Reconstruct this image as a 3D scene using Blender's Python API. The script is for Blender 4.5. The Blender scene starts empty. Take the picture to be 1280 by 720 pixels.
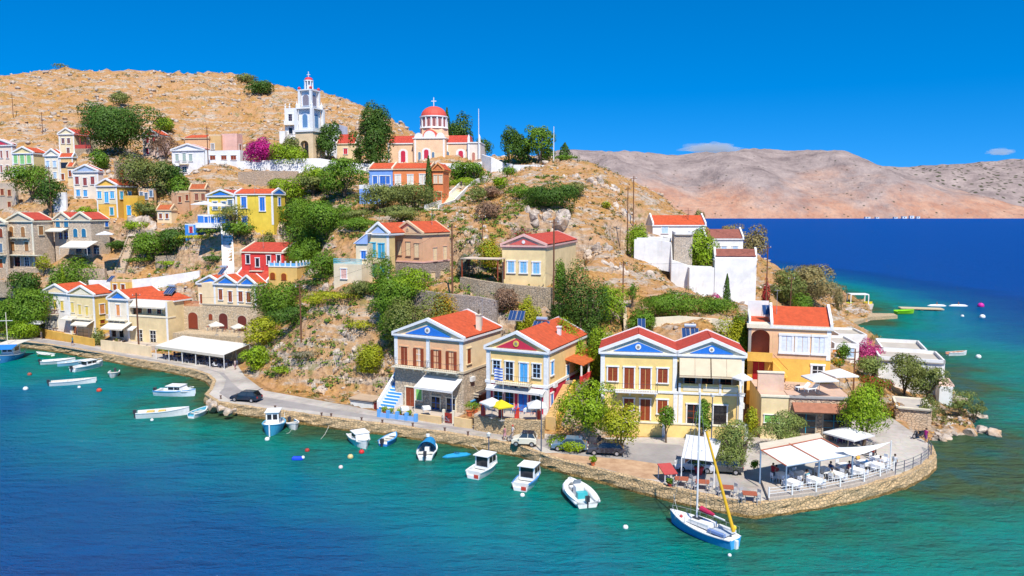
import bpy, math, random
import numpy as np
from mathutils import Vector, Matrix, noise
R = math.radians
rnd = random.Random(7)
sc = bpy.context.scene
col = sc.collection
# ------------------------------------------------------------------ camera
F, HY, H = 950.0, 262.0, 28.0
PITCH = math.atan((360-HY)/F)
cam = bpy.data.objects.new('camera', bpy.data.cameras.new('camera'))
col.objects.link(cam); sc.camera = cam
cam.location = (0, 0, H); cam.rotation_euler = (R(90)-PITCH, 0, 0)
cam.data.sensor_width = 36; cam.data.lens = F/1280*36
cam.data.clip_start = 1; cam.data.clip_end = 40000
# ------------------------------------------------------------------ sky, sun, exposure
SD = Vector((0.19, -0.72, 1.04)).normalized()
world = bpy.data.worlds.new("World"); sc.world = world; world.use_nodes = True
nt = world.node_tree; nt.nodes.clear()
wo = nt.nodes.new('ShaderNodeOutputWorld'); bg = nt.nodes.new('ShaderNodeBackground')
sky = nt.nodes.new('ShaderNodeTexSky'); sky.sky_type = 'NISHITA'; sky.sun_disc = False
sky.sun_elevation = math.asin(SD.z); sky.sun_rotation = math.atan2(SD.x, SD.y)
sky.altitude = 300; sky.air_density = 0.75; sky.dust_density = 0.0; sky.ozone_density = 3.5
hs = nt.nodes.new('ShaderNodeHueSaturation'); hs.inputs['Saturation'].default_value = 1.42
hs.inputs['Value'].default_value = 1.0
tc = nt.nodes.new('ShaderNodeTexCoord'); va = nt.nodes.new('ShaderNodeVectorMath'); va.operation = 'ADD'; va.inputs[1].default_value = (0, 0, .17)
vn = nt.nodes.new('ShaderNodeVectorMath'); vn.operation = 'NORMALIZE'
nt.links.new(tc.outputs['Generated'], va.inputs[0]); nt.links.new(va.outputs[0], vn.inputs[0]); nt.links.new(vn.outputs[0], sky.inputs[0])
nt.links.new(sky.outputs[0], hs.inputs['Color']); nt.links.new(hs.outputs[0], bg.inputs[0])
bg.inputs[1].default_value = 0.15
nt.links.new(bg.outputs[0], wo.inputs[0])
sun = bpy.data.objects.new('sun', bpy.data.lights.new('sun', 'SUN')); col.objects.link(sun)
sun.data.energy = 4.6; sun.data.angle = R(0.5); sun.data.color = (1.0, 0.95, 0.87)
sun.rotation_euler = SD.to_track_quat('Z', 'Y').to_euler()
sc.view_settings.view_transform = 'Standard'; sc.view_settings.look = 'None'
sc.view_settings.exposure = 0.48; sc.view_settings.gamma = 1; sc.view_settings.use_curve_mapping = False
sc.render.engine = 'CYCLES'
sc.cycles.max_bounces = 5; sc.cycles.diffuse_bounces = 3; sc.cycles.glossy_bounces = 2
sc.cycles.transmission_bounces = 3; sc.cycles.transparent_max_bounces = 6
sc.cycles.caustics_reflective = False; sc.cycles.caustics_refractive = False
sc.cycles.use_denoising = True
# ------------------------------------------------------------------ pixel geometry (photo pixels, 1280 wide)
cp, sp = math.cos(PITCH), math.sin(PITCH)
def ray(px, py):
    cx, cy = (px-640)/F, (360-py)/F
    v = Vector((cx, cp+sp*cy, -sp+cp*cy)); return v/v.y
def at(px, py, Y):
    d = ray(px, py); return Vector((d.x*Y, Y, H+d.z*Y))
def atz(px, py, z):
    d = ray(px, py); return at(px, py, (z-H)/d.z)
def RM(px, Y):
    w = min(max((420-px)/160, 0), 1); return Y*(1+.09*w*min(max((187-Y)/30, 0), 1))
def ppm(Y): return F/Y
# ------------------------------------------------------------------ materials
MATS = {}
def newmat(name):
    m = bpy.data.materials.new(name); m.use_nodes = True
    return m, m.node_tree, m.node_tree.nodes['Principled BSDF']
def nd(nt, t, **kw):
    n = nt.nodes.new(t)
    for k, v in kw.items():
        if k in n.inputs: n.inputs[k].default_value = v
        else: setattr(n, k, v)
    return n
def ramp(nt, fac, stops):
    r = nt.nodes.new('ShaderNodeValToRGB'); nt.links.new(fac, r.inputs[0])
    e = r.color_ramp.elements
    while len(e) < len(stops): e.new(0.5)
    for i, (p, c) in enumerate(stops):
        e[i].position = p; e[i].color = (*c, 1) if len(c) == 3 else c
    return r.outputs[0]
def mix(nt, fac, a, b, mode='MIX'):
    m = nt.nodes.new('ShaderNodeMix'); m.data_type = 'RGBA'; m.blend_type = mode
    for s, v in ((m.inputs[0], fac), (m.inputs[6], a), (m.inputs[7], b)):
        if isinstance(v, (int, float)): s.default_value = v
        elif isinstance(v, tuple): s.default_value = (*v, 1)
        else: nt.links.new(v, s)
    return m.outputs[2]
def tex(nt, scale, detail=4, rough=.6, vec=None, typ='ShaderNodeTexNoise'):
    n = nd(nt, typ); n.inputs['Scale'].default_value = scale
    if 'Detail' in n.inputs and typ == 'ShaderNodeTexNoise': n.inputs['Detail'].default_value = detail; n.inputs['Roughness'].default_value = rough
    if vec is not None: nt.links.new(vec, n.inputs['Vector'])
    return n
def coord(nt, sx=1, sy=1, sz=1):
    t = nt.nodes.new('ShaderNodeTexCoord'); mp = nt.nodes.new('ShaderNodeMapping')
    mp.inputs['Scale'].default_value = (sx, sy, sz); nt.links.new(t.outputs['Object'], mp.inputs[0])
    return mp.outputs[0]
def bump(nt, b, h, strength=.3, dist=.05):
    n = nd(nt, 'ShaderNodeBump', Strength=strength, Distance=dist)
    nt.links.new(h, n.inputs['Height']); nt.links.new(n.outputs[0], b.inputs['Normal'])
def sc3(c, k): return tuple(min(1, x*k) for x in c)
def M(kind, c=(.8, .8, .8), rough=.8, **kw):
    key = (kind, tuple(round(x, 3) for x in c), rough, tuple(sorted(kw.items())))
    if key in MATS: return MATS[key]
    m, t, b = newmat(kind); MATS[key] = m
    b.inputs['Roughness'].default_value = rough
    b.inputs['Specular IOR Level'].default_value = kw.get('spec', .3)
    c = tuple(c)
    if kind == 'plaster':
        v = coord(t)
        n1 = tex(t, .45, 5, .65, v); n2 = tex(t, 5, 4, .6, v)
        s = tex(t, 1.3, 4, .6, coord(t, 1, 1, .22))
        a = mix(t, ramp(t, n1.outputs[0], [(.35, (0, 0, 0)), (.7, (1, 1, 1))]), sc3(c, .84), sc3(c, 1.07))
        d = tuple(x*y for x, y in zip(c, (.72, .66, .58)))
        a = mix(t, ramp(t, s.outputs[0], [(.58, (0, 0, 0)), (.8, (.62, .62, .62))]), a, d)
        t.links.new(mix(t, .18, a, n2.outputs['Color'], 'OVERLAY'), b.inputs['Base Color'])
        bump(t, b, n2.outputs[0], .25, .03)
    elif kind == 'stone':
        v = coord(t, 1, 1, 1.5); k = kw.get('k', 2.2)
        vo = tex(t, k, vec=v, typ='ShaderNodeTexVoronoi'); vo.inputs['Randomness'].default_value = .85
        ve = tex(t, k, vec=v, typ='ShaderNodeTexVoronoi'); ve.feature = 'DISTANCE_TO_EDGE'; ve.inputs['Randomness'].default_value = .85
        n1 = tex(t, .5, 4, .6, coord(t))
        bw = t.nodes.new('ShaderNodeSeparateColor'); t.links.new(vo.outputs['Color'], bw.inputs[0])
        a = ramp(t, bw.outputs[0], [(0, sc3(c, .72)), (.5, c), (1, sc3(c, 1.3))])
        a = mix(t, n1.outputs[0], a, tuple(x*y for x, y in zip(c, (1.15, .95, .7))))
        a = mix(t, ramp(t, ve.outputs[0], [(.02, (.9, .9, .9)), (.08, (0, 0, 0))]), a, sc3(c, .68))
        t.links.new(a, b.inputs['Base Color'])
        bump(t, b, ramp(t, ve.outputs[0], [(0, (0, 0, 0)), (.12, (1, 1, 1))]), .8, .1)
    elif kind in ('tile_x', 'tile_y'):
        v = coord(t)
        w = tex(t, 3.2, vec=v, typ='ShaderNodeTexWave'); w.bands_direction = 'X' if kind == 'tile_x' else 'Y'
        w.inputs['Distortion'].default_value = .3; w.inputs['Detail'].default_value = 1
        n1 = tex(t, 1.4, 5, .7, v); n2 = tex(t, 7, 3, .6, v)
        a = mix(t, ramp(t, n1.outputs[0], [(.35, (0, 0, 0)), (.65, (1, 1, 1))]), sc3(c, .78), sc3(c, 1.12))
        a = mix(t, ramp(t, n2.outputs[0], [(.58, (0, 0, 0)), (.7, (.55, .55, .55))]), a, (c[0]*.62+.06, c[1]*.8+.05, c[2]+.05))
        a = mix(t, ramp(t, w.outputs['Fac'], [(0, (.4, .4, .4)), (.35, (0, 0, 0))]), a, sc3(c, .55))
        t.links.new(a, b.inputs['Base Color']); bump(t, b, w.outputs['Fac'], .8, .08)
    elif kind == 'leaf':
        g = t.nodes.new('ShaderNodeNewGeometry')
        n1 = tex(t, .35, 3, .6, coord(t))
        a = ramp(t, g.outputs['Random Per Island'], [(0, sc3(c, .68)), (.45, c), (.85, sc3(c, 1.3)), (1, (c[0]*1.6+.02, c[1]*1.45+.015, c[2]*1.3))])
        a = mix(t, ramp(t, n1.outputs[0], [(.35, (0, 0, 0)), (.65, (1, 1, 1))]), a, mix(t, .5, a, tuple(x*y for x, y in zip(c, kw.get('alt', (1.7, 1.2, .8))))))
        t.links.new(a, b.inputs['Base Color'])
        tr = nd(t, 'ShaderNodeBsdfTranslucent'); t.links.new(a, tr.inputs[0])
        ms = nd(t, 'ShaderNodeMixShader'); ms.inputs[0].default_value = .22
        t.links.new(b.outputs[0], ms.inputs[1]); t.links.new(tr.outputs[0], ms.inputs[2])
        t.links.new(ms.outputs[0], t.nodes['Material Output'].inputs[0])
    elif kind == 'wood':
        n = tex(t, 2.5, 5, .6, coord(t, 4, 4, .6)); 
        t.links.new(ramp(t, n.outputs[0], [(.3, sc3(c, .65)), (.7, sc3(c, 1.25))]), b.inputs['Base Color'])
    elif kind == 'cloth':
        n = tex(t, 1.2, 4, .6, coord(t))
        t.links.new(ramp(t, n.outputs[0], [(.3, sc3(c, .86)), (.7, c)]), b.inputs['Base Color'])
        tr = nd(t, 'ShaderNodeBsdfTranslucent'); tr.inputs[0].default_value = (*c, 1)
        ms = nd(t, 'ShaderNodeMixShader'); ms.inputs[0].default_value = .2
        t.links.new(b.outputs[0], ms.inputs[1]); t.links.new(tr.outputs[0], ms.inputs[2])
        t.links.new(ms.outputs[0], t.nodes['Material Output'].inputs[0])
    elif kind == 'glass':
        b.inputs['Base Color'].default_value = (*c, 1); b.inputs['Roughness'].default_value = .12; b.inputs['Specular IOR Level'].default_value = .6
    elif kind == 'metal':
        b.inputs['Base Color'].default_value = (*c, 1); b.inputs['Metallic'].default_value = .6
    else:  # paint and everything plain, with faint wear
        n = tex(t, 3.0, 5, .65, coord(t))
        t.links.new(ramp(t, n.outputs[0], [(.3, sc3(c, .84)), (.62, c)]), b.inputs['Base Color'])
    return m
C = dict(white=(.80, .79, .76), cream=(.82, .63, .38), pale=(.78, .70, .52), yellow=(.78, .55, .15), ochre=(.72, .42, .08), gold=(.75, .55, .10),
         peach=(.78, .45, .24), orange=(.74, .30, .09), terra=(.62, .15, .05), red=(.66, .07, .06), magenta=(.55, .03, .07), brown=(.27, .055, .02), tan=(.70, .50, .30),
         blue=(.02, .17, .60), sky=(.08, .38, .75), teal=(.02, .30, .42), pink=(.75, .45, .38), dark=(.02, .02, .025), grey=(.35, .34, .33), green=(.20, .52, .12),
         stone=(.40, .34, .26), greystone=(.36, .33, .29), lstone=(.52, .44, .32), roof=(.74, .12, .04), roofd=(.66, .085, .05), roofb=(.38, .13, .09), slate=(.12, .20, .30), awn=(.80, .74, .62), lblue=(.45, .62, .80))
def PL(c): return M('plaster', C[c] if isinstance(c, str) else c)
def PT(c, r=.5): return M('paint', C[c] if isinstance(c, str) else c, r)
def ST(c, k=2.2): return M('stone', C[c] if isinstance(c, str) else c, .9, k=k)
# ------------------------------------------------------------------ mesh builder and object helpers
class MB:
    def __init__(s): s.v = []; s.f = []; s.mi = []; s.m = 0
    def add(s, vs, fs):
        n = len(s.v); s.v += [tuple(v) for v in vs]
        for f in fs: s.f.append(tuple(i+n for i in f)); s.mi.append(s.m)
        return s
    def box(s, x0, x1, y0, y1, z0, z1):
        if x0 > x1: x0, x1 = x1, x0
        if y0 > y1: y0, y1 = y1, y0
        if z0 > z1: z0, z1 = z1, z0
        return s.add([(x0,y0,z0),(x1,y0,z0),(x1,y1,z0),(x0,y1,z0),(x0,y0,z1),(x1,y0,z1),(x1,y1,z1),(x0,y1,z1)],
                     [(3,2,1,0),(4,5,6,7),(0,1,5,4),(1,2,6,5),(2,3,7,6),(3,0,4,7)])
    def prism(s, a, b):
        n = len(a); f = [tuple(range(n))[::-1], tuple(range(n, 2*n))]
        f += [(i, (i+1) % n, n+(i+1) % n, n+i) for i in range(n)]
        return s.add(list(a)+list(b), f)
    def pxz(s, poly, y0, y1): return s.prism([(x, y0, z) for x, z in poly], [(x, y1, z) for x, z in poly])
    def pyz(s, poly, x0, x1): return s.prism([(x0, y, z) for y, z in poly], [(x1, y, z) for y, z in poly])
    def pxy(s, poly, z0, z1): return s.prism([(x, y, z0) for x, y in poly], [(x, y, z1) for x, y in poly])
    def slab(s, quad, t):
        a = [Vector(q) for q in quad]; n = (a[1]-a[0]).cross(a[2]-a[0]).normalized()*t
        return s.prism([p-n for p in a], a)
    def tube(s, pts, r, n=6, cap=True):
        pts = [Vector(p) for p in pts]; k = len(pts); rs = r if isinstance(r, (list, tuple)) else [r]*k
        base = len(s.v); u = None
        for i, p in enumerate(pts):
            d = (pts[min(i+1, k-1)]-pts[max(i-1, 0)]).normalized()
            a = d.orthogonal().normalized() if u is None else (u-d*u.dot(d)).normalized()
            u = a; b2 = d.cross(a)
            for j in range(n):
                t = 2*math.pi*j/n; s.v.append(tuple(p+(a*math.cos(t)+b2*math.sin(t))*rs[i]))
        for i in range(k-1):
            for j in range(n):
                s.f.append((base+i*n+j, base+i*n+(j+1) % n, base+(i+1)*n+(j+1) % n, base+(i+1)*n+j)); s.mi.append(s.m)
        if cap:
            s.f.append(tuple(base+j for j in range(n))[::-1]); s.mi.append(s.m)
            s.f.append(tuple(base+(k-1)*n+j for j in range(n))); s.mi.append(s.m)
        return s
    def cyl(s, x, y, z0, z1, r, n=10, r2=None): return s.tube([(x, y, z0), (x, y, z1)], [r, r if r2 is None else r2], n)
    def lathe(s, prof, n=12, c=(0, 0, 0)):
        base = len(s.v)
        for r, z in prof:
            for j in range(n):
                t = 2*math.pi*j/n; s.v.append((c[0]+r*math.cos(t), c[1]+r*math.sin(t), c[2]+z))
        for i in range(len(prof)-1):
            for j in range(n):
                s.f.append((base+i*n+j, base+i*n+(j+1) % n, base+(i+1)*n+(j+1) % n, base+(i+1)*n+j)); s.mi.append(s.m)
        return s
    def ball(s, c, r, sz=1, n=8):
        return s.lathe([(r*math.sin(math.pi*i/6)+1e-4, -r*sz*math.cos(math.pi*i/6)) for i in range(7)], n, c)
    def build(s, name, mats, parent=None, smooth=False, **tags):
        me = bpy.data.meshes.new(name); me.from_pydata(s.v, [], s.f)
        for m in (mats if isinstance(mats, (list, tuple)) else [mats]): me.materials.append(m)
        if any(s.mi): me.polygons.foreach_set('material_index', s.mi)
        if smooth: me.polygons.foreach_set('use_smooth', [True]*len(s.f))
        me.update()
        o = bpy.data.objects.new(name, me); col.objects.link(o)
        if parent is not None: o.parent = parent
        return tag(o, **tags)
def tag(o, label=None, cat=None, group=None, kind=None):
    if label: o['label'] = label
    if cat: o['category'] = cat
    if group: o['group'] = group
    if kind: o['kind'] = kind
    return o
def empty(name, loc, rz=0, **tags):
    o = bpy.data.objects.new(name, None); o.empty_display_size = .3; o.location = loc; o.rotation_euler = (0, 0, rz); col.objects.link(o)
    return tag(o, **tags)
def kids(o): return KIDS(o)
def KIDS(o): return [c for c in list(bpy.data.objects) if c.parent == o]
def dup(o, loc=None, rz=None, parent=None, **tags):
    tree = TREE.get(o.name)
    if tree is None:
        tree = KIDS(o); TREE[o.name] = tree
    c = o.copy(); col.objects.link(c)
    if parent is not None: c.parent = parent
    if loc is not None: c.location = loc
    if rz is not None: c.rotation_euler = (0, 0, rz)
    for k in tree: dup(k, parent=c)
    return tag(c, **tags)
TREE = {}
# ------------------------------------------------------------------ the lie of the land
QZ = 1.3
quay_px = [(-60,418),(0,431),(40,436),(75,441),(120,449),(165,458),(205,465),(240,472),(258,478),(266,486),(262,497),(256,504),(270,514),(310,521),(370,529),(430,538),(490,545),(550,554),(600,562),(650,572),(690,588),(740,601),(800,617),(850,630),(900,641),(945,648),(962,646),(1020,637),(1080,626),(1130,611),(1158,597),(1170,584),(1166,572)]
coast_px = [(1160,556),(1190,548),(1232,545),(1228,532),(1212,505),(1195,485),(1184,464),(1165,452),(1135,441),(1100,433),(1072,423),(1058,412),(1056,404),(1090,403),(1094,392),(1088,381),(1052,370)]
quay = [atz(x, y, 0).to_2d() for x, y in quay_px]
coast = [atz(x, y, 0).to_2d() for x, y in coast_px] + [Vector(p) for p in ((112,262),(108,330),(98,400),(60,520),(-50,650),(-300,740),(-700,740),(-700,150))]
POLY = np.array([tuple(p) for p in quay+coast])
def sdist(X, Y, P=POLY):
    """signed distance to the polygon, positive on land"""
    d = np.full(X.shape, 1e9); ins = np.zeros(X.shape, bool)
    for (x0, y0), (x1, y1) in zip(P, np.roll(P, -1, 0)):
        ex, ey = x1-x0, y1-y0
        t = np.clip(((X-x0)*ex+(Y-y0)*ey)/(ex*ex+ey*ey), 0, 1)
        d = np.minimum(d, np.hypot(X-x0-t*ex, Y-y0-t*ey))
        c = (y0 > Y) != (y1 > Y)
        with np.errstate(divide='ignore', invalid='ignore'):
            ins ^= c & (X < (x1-x0)*(Y-y0)/(y1-y0 if y1 != y0 else 1e-9)+x0)
    return np.where(ins, d, -d)
back_px = [(1163,556),(1140,540),(1112,520),(1085,505),(1060,520),(1040,528),(975,530),(940,538),(930,546),(750,547),(690,543),(600,533),(500,520),(430,506),(330,488),(306,470),(296,455),(190,441),(130,434),(60,424),(0,416),(-60,409)]
ROAD = np.array([tuple(p) for p in quay] + [tuple(atz(x, y, QZ).to_2d()) for x, y in back_px])
ctrl = []; SOFT = []
for px, py, Y in [(430,475,113),(400,440,118),(450,400,122),(400,380,132),(350,370,138),(340,425,125),(380,470,112),(480,440,112),(480,480,102),(570,385,112),(650,392,108),(720,405,106),(780,402,112),(830,396,113),(900,402,106),(760,350,130),(740,300,140),(680,270,148),(620,250,160),(650,216,190),(700,216,190),(725,205,195),(745,233,175),(772,255,163),(795,285,152),(850,372,124),(830,345,133),(940,385,125),
    (810,330,140),(850,385,118),(890,320,150),(850,300,165),(1003,378,150),(1040,385,165),(1060,398,178),(1045,420,140),(1060,452,116),(1100,440,125),(1150,455,115),(1180,500,100),(1120,500,97),(1060,480,104),(955,325,200),(1000,352,185),
    (20,345,172),(60,400,150),(20,400,155),(160,350,165),(180,300,180),(60,250,195),(100,225,205),(170,215,205),(50,180,230),(150,195,216),(250,165,260),(350,150,280),(0,105,330),(77,93,330),(200,95,330),(270,95,330),(330,107,325),(410,122,310),(455,146,290),(490,166,270),(-60,110,330),(-60,300,190),(-60,400,150),
    (390,201,210),(540,205,216),(440,201,216),(600,205,215),(300,235,187),(240,215,200),(400,240,182),(450,250,172),(300,300,160),(240,320,156),(350,290,160),(420,290,150),(500,262,165),(570,280,145),(600,300,135),(600,345,125),(520,235,180),(100,320,175),(200,335,165),(280,217,200),(340,217,199),(500,215,199),(560,215,199),(430,214,200),(460,208,208)]:
    p = at(px, py, RM(px, Y)); ctrl.append((p.x, p.y, p.z))
for x, y, z in [(-200,450,62),(-60,450,45),(60,300,8),(90,300,3),(40,420,15),(-200,620,5),(0,250,36),(30,230,34),(66,220,10),(-100,420,60),(-10,300,38),(-300,450,60),(-330,300,85),(-300,200,50),(-260,150,20),(64,190,13)]: ctrl.append((x, y, z))
# ------------------------------------------------------------------ terrain (heights solved before anything is placed; mesh built at the end)
class TPS:
    def __init__(s, pts, smooth=.5):
        P = np.array(pts); s.P = P[:, :2]/100; n = len(P)
        K = s.k(s.P, s.P)+np.eye(n)*smooth*1e-3
        Q = np.c_[np.ones(n), s.P]; A = np.block([[K, Q], [Q.T, np.zeros((3, 3))]])
        s.w = np.linalg.solve(A, np.r_[P[:, 2], 0, 0, 0])
    def k(s, a, b):
        d = ((a[:, None]-b[None])**2).sum(-1); return np.where(d > 0, d*np.log(d+1e-12)*.5, 0)
    def __call__(s, X, Y):
        q = np.c_[X.ravel(), Y.ravel()]/100; out = np.empty(len(q))
        for i in range(0, len(q), 20000):
            c = q[i:i+20000]; out[i:i+20000] = s.k(c, s.P)@s.w[:-3]+s.w[-3]+c@s.w[-2:]
        return out.reshape(X.shape)
gx = np.r_[np.arange(-560, -250, 8), np.arange(-250, -135, 2.2), np.arange(-135, 125, 1.0), np.arange(125, 170, 5)]
gy = np.r_[np.arange(52, 225, 1.0), np.arange(225, 345, 2.2), np.arange(345, 760, 8)]
GX, GY = np.meshgrid(gx, gy)
FLATS = []       # (polygon, z): level ground under buildings
def fbm(X, Y, s, seed=0, ridged=False):
    out = np.empty(X.size)
    f = noise.ridged_multi_fractal if ridged else None
    for i, (x, y) in enumerate(zip(X.ravel(), Y.ravel())):
        v = Vector((x/s, y/s, seed))
        out[i] = noise.fractal(v, 1.0, 2.0, 4) if not ridged else noise.ridged_multi_fractal(v, 1.0, 2.0, 4, 1.0, 2.0)
    return out.reshape(X.shape)
def make_ground():
    global GZ, LAND, ROADD
    hard = [c for c in ctrl if all((c[0]-s[0])**2+(c[1]-s[1])**2 > 64 for s in SOFT)]; keep = []
    for s in SOFT:
        if all((s[0]-k[0])**2+(s[1]-k[1])**2 > 16 for k in keep): keep.append(s)
    tps = TPS(hard+keep, 1.5); Z = tps(GX, GY)
    LAND = sdist(GX, GY); ROADD = sdist(GX, GY, ROAD)
    Z = np.maximum(Z, .5)
    n1 = fbm(GX, GY, 14, 3); n2 = fbm(GX, GY, 5, 9, True); n3 = fbm(GX, GY, 2.2, 5)
    edge = np.clip((-ROADD-.5)/6, 0, 1)
    far = np.clip((GY-190)/60, 0, 1)
    Z = Z+edge*(n1*(.8+1.6*far)+(n2-1)*(.55+1.2*far)+n3*(.35+.5*far))
    # coast: fall to the water line
    lim = .25+np.clip(LAND, 0, 40)*1.1+np.clip(n2, 0, 3)*.5
    Z = np.minimum(Z, np.where((ROADD > -3) | (LAND > 38), 500, lim))
    for poly, z in FLATS:
        d = sdist(GX, GY, np.array(poly)); near = d > -1.6
        Z = np.where(near, np.minimum(Z, z-.12), Z)
        blend = np.clip(1+(d+1.6)/3.5, 0, 1); Z = np.where(~near, Z*(1-blend)+np.minimum(Z, z+1.2)*blend, Z)
        Z = np.where(near, np.maximum(Z, z-2.2), Z)
    Z = np.where(ROADD > -1.2, QZ-.12, Z)
    Z = np.where((ROADD <= -1.2) & (ROADD > -4), np.minimum(Z, QZ-.1+(-ROADD-1.2)*1.3), Z)
    Z = np.where(LAND < 1.0, np.minimum(Z, -.9+np.clip(LAND, -8, 1)*.9), Z)
    GZ = Z
def ground(x, y):
    i = int(np.clip(np.searchsorted(gx, x)-1, 0, len(gx)-2)); j = int(np.clip(np.searchsorted(gy, y)-1, 0, len(gy)-2))
    a = min(max((x-gx[i])/(gx[i+1]-gx[i]), 0), 1); b = min(max((y-gy[j])/(gy[j+1]-gy[j]), 0), 1)
    return float((GZ[j, i]*(1-a)+GZ[j, i+1]*a)*(1-b)+(GZ[j+1, i]*(1-a)+GZ[j+1, i+1]*a)*b)
def hit(px, py, Y0=60):
    d = ray(px, py); Y = Y0
    while Y < 500:
        if H+d.z*Y <= max(ground(d.x*Y, Y), 0): return at(px, py, Y)
        Y += .5
    return None
def onground(px, Y):
    x = ray(px, 300).x*Y; return Vector((x, Y, ground(x, Y)))
def m_terrain():
    m, t, b = newmat('rocky hillside'); b.inputs['Roughness'].default_value = .95; b.inputs['Specular IOR Level'].default_value = .1
    v = coord(t); big = tex(t, .045, 5, .62, v); mid = tex(t, .22, 6, .7, v); fine = tex(t, 1.3, 6, .75, v); band = tex(t, .30, 5, .7, coord(t, .35, .5, 2.4))
    vo = tex(t, .9, vec=v, typ='ShaderNodeTexVoronoi')
    g = t.nodes.new('ShaderNodeNewGeometry'); sx = t.nodes.new('ShaderNodeSeparateXYZ'); t.links.new(g.outputs['Normal'], sx.inputs[0])
    grass = ramp(t, fine.outputs[0], [(.25, (.24, .11, .04)), (.5, (.44, .235, .075)), (.75, (.57, .37, .17))])
    soil = ramp(t, mid.outputs[0], [(.3, (.36, .17, .07)), (.7, (.52, .31, .16))])
    base = mix(t, ramp(t, mid.outputs[0], [(.42, (0, 0, 0)), (.58, (1, 1, 1))]), grass, soil)
    rock = ramp(t, fine.outputs[0], [(.25, (.20, .15, .11)), (.48, (.41, .32, .24)), (.7, (.62, .52, .41))])
    steep = ramp(t, sx.outputs[2], [(.50, (1, 1, 1)), (.78, (0, 0, 0))])
    rk = ramp(t, band.outputs[0], [(.51, (0, 0, 0)), (.585, (1, 1, 1))])
    a = mix(t, rk, base, rock)
    a = mix(t, mix(t, .55, steep, rk, 'MULTIPLY'), a, rock)
    scrub = ramp(t, tex(t, .5, 5, .7, v).outputs[0], [(.57, (0, 0, 0)), (.66, (.7, .7, .7))])
    a = mix(t, scrub, a, (.17, .17, .05))
    t.links.new(a, b.inputs['Base Color'])
    ad = t.nodes.new('ShaderNodeMath'); ad.operation = 'ADD'; t.links.new(fine.outputs[0], ad.inputs[0]); t.links.new(vo.outputs['Distance'], ad.inputs[1])
    bump(t, b, ad.outputs[0], .9, .5)
    return m
def grid_mesh(name, X, Y, Z, mat, keep=None, smooth=False, **tags):
    ny, nx = X.shape; me = bpy.data.meshes.new(name)
    idx = np.arange(nx*ny).reshape(ny, nx)
    q = np.stack([idx[:-1, :-1], idx[:-1, 1:], idx[1:, 1:], idx[1:, :-1]], -1)
    if keep is not None: q = q[keep]
    q = q.reshape(-1, 4)
    me.vertices.add(nx*ny); me.vertices.foreach_set('co', np.stack([X, Y, Z], -1).ravel())
    me.loops.add(q.size); me.loops.foreach_set('vertex_index', q.ravel().astype(np.int32))
    me.polygons.add(len(q)); me.polygons.foreach_set('loop_start', np.arange(0, q.size, 4)); me.polygons.foreach_set('loop_total', np.full(len(q), 4))
    me.update(calc_edges=True); me.materials.append(mat)
    if smooth: me.polygons.foreach_set('use_smooth', [True]*len(q))
    o = bpy.data.objects.new(name, me); col.objects.link(o); return tag(o, **tags)
def build_terrain():
    grid_mesh('terrain', GX, GY, GZ, m_terrain(), kind='structure')
# ------------------------------------------------------------------ water
def build_water():
    xs = np.r_[-6000, -3000, -1500, -800, -400, np.arange(-250, -120, 10), np.arange(-120, 130, 2.0), np.arange(130, 300, 8), 300, 500, 900, 1500, 3000, 6000, 9000]
    ys = np.r_[-300, -100, 0, 20, np.arange(30, 210, 2.0), np.arange(210, 330, 10), 330, 450, 650, 900, 1400, 2200, 3500, 6000, 9000]
    X, Y = np.meshgrid(xs, ys); Z = np.zeros_like(X)
    d = -sdist(X, Y)
    o = grid_mesh('sea', X, Y, Z, None or m_water(), kind='structure')
    at_ = o.data.attributes.new('shore', 'FLOAT', 'POINT'); at_.data.foreach_set('value', np.clip(d, 0, 200).ravel().astype(np.float32))
    # the open sea on the right is shallow further out
    w = np.clip((X-5)/30, 0, 1)*np.clip((190-Y)/60, 0, 1)
    a3 = o.data.attributes.new('open_sea', 'FLOAT', 'POINT'); a3.data.foreach_set('value', np.clip((Y-110)/170, 0, 1).ravel().astype(np.float32))
    a2 = o.data.attributes.new('shelf', 'FLOAT', 'POINT'); a2.data.foreach_set('value', w.ravel().astype(np.float32))
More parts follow.
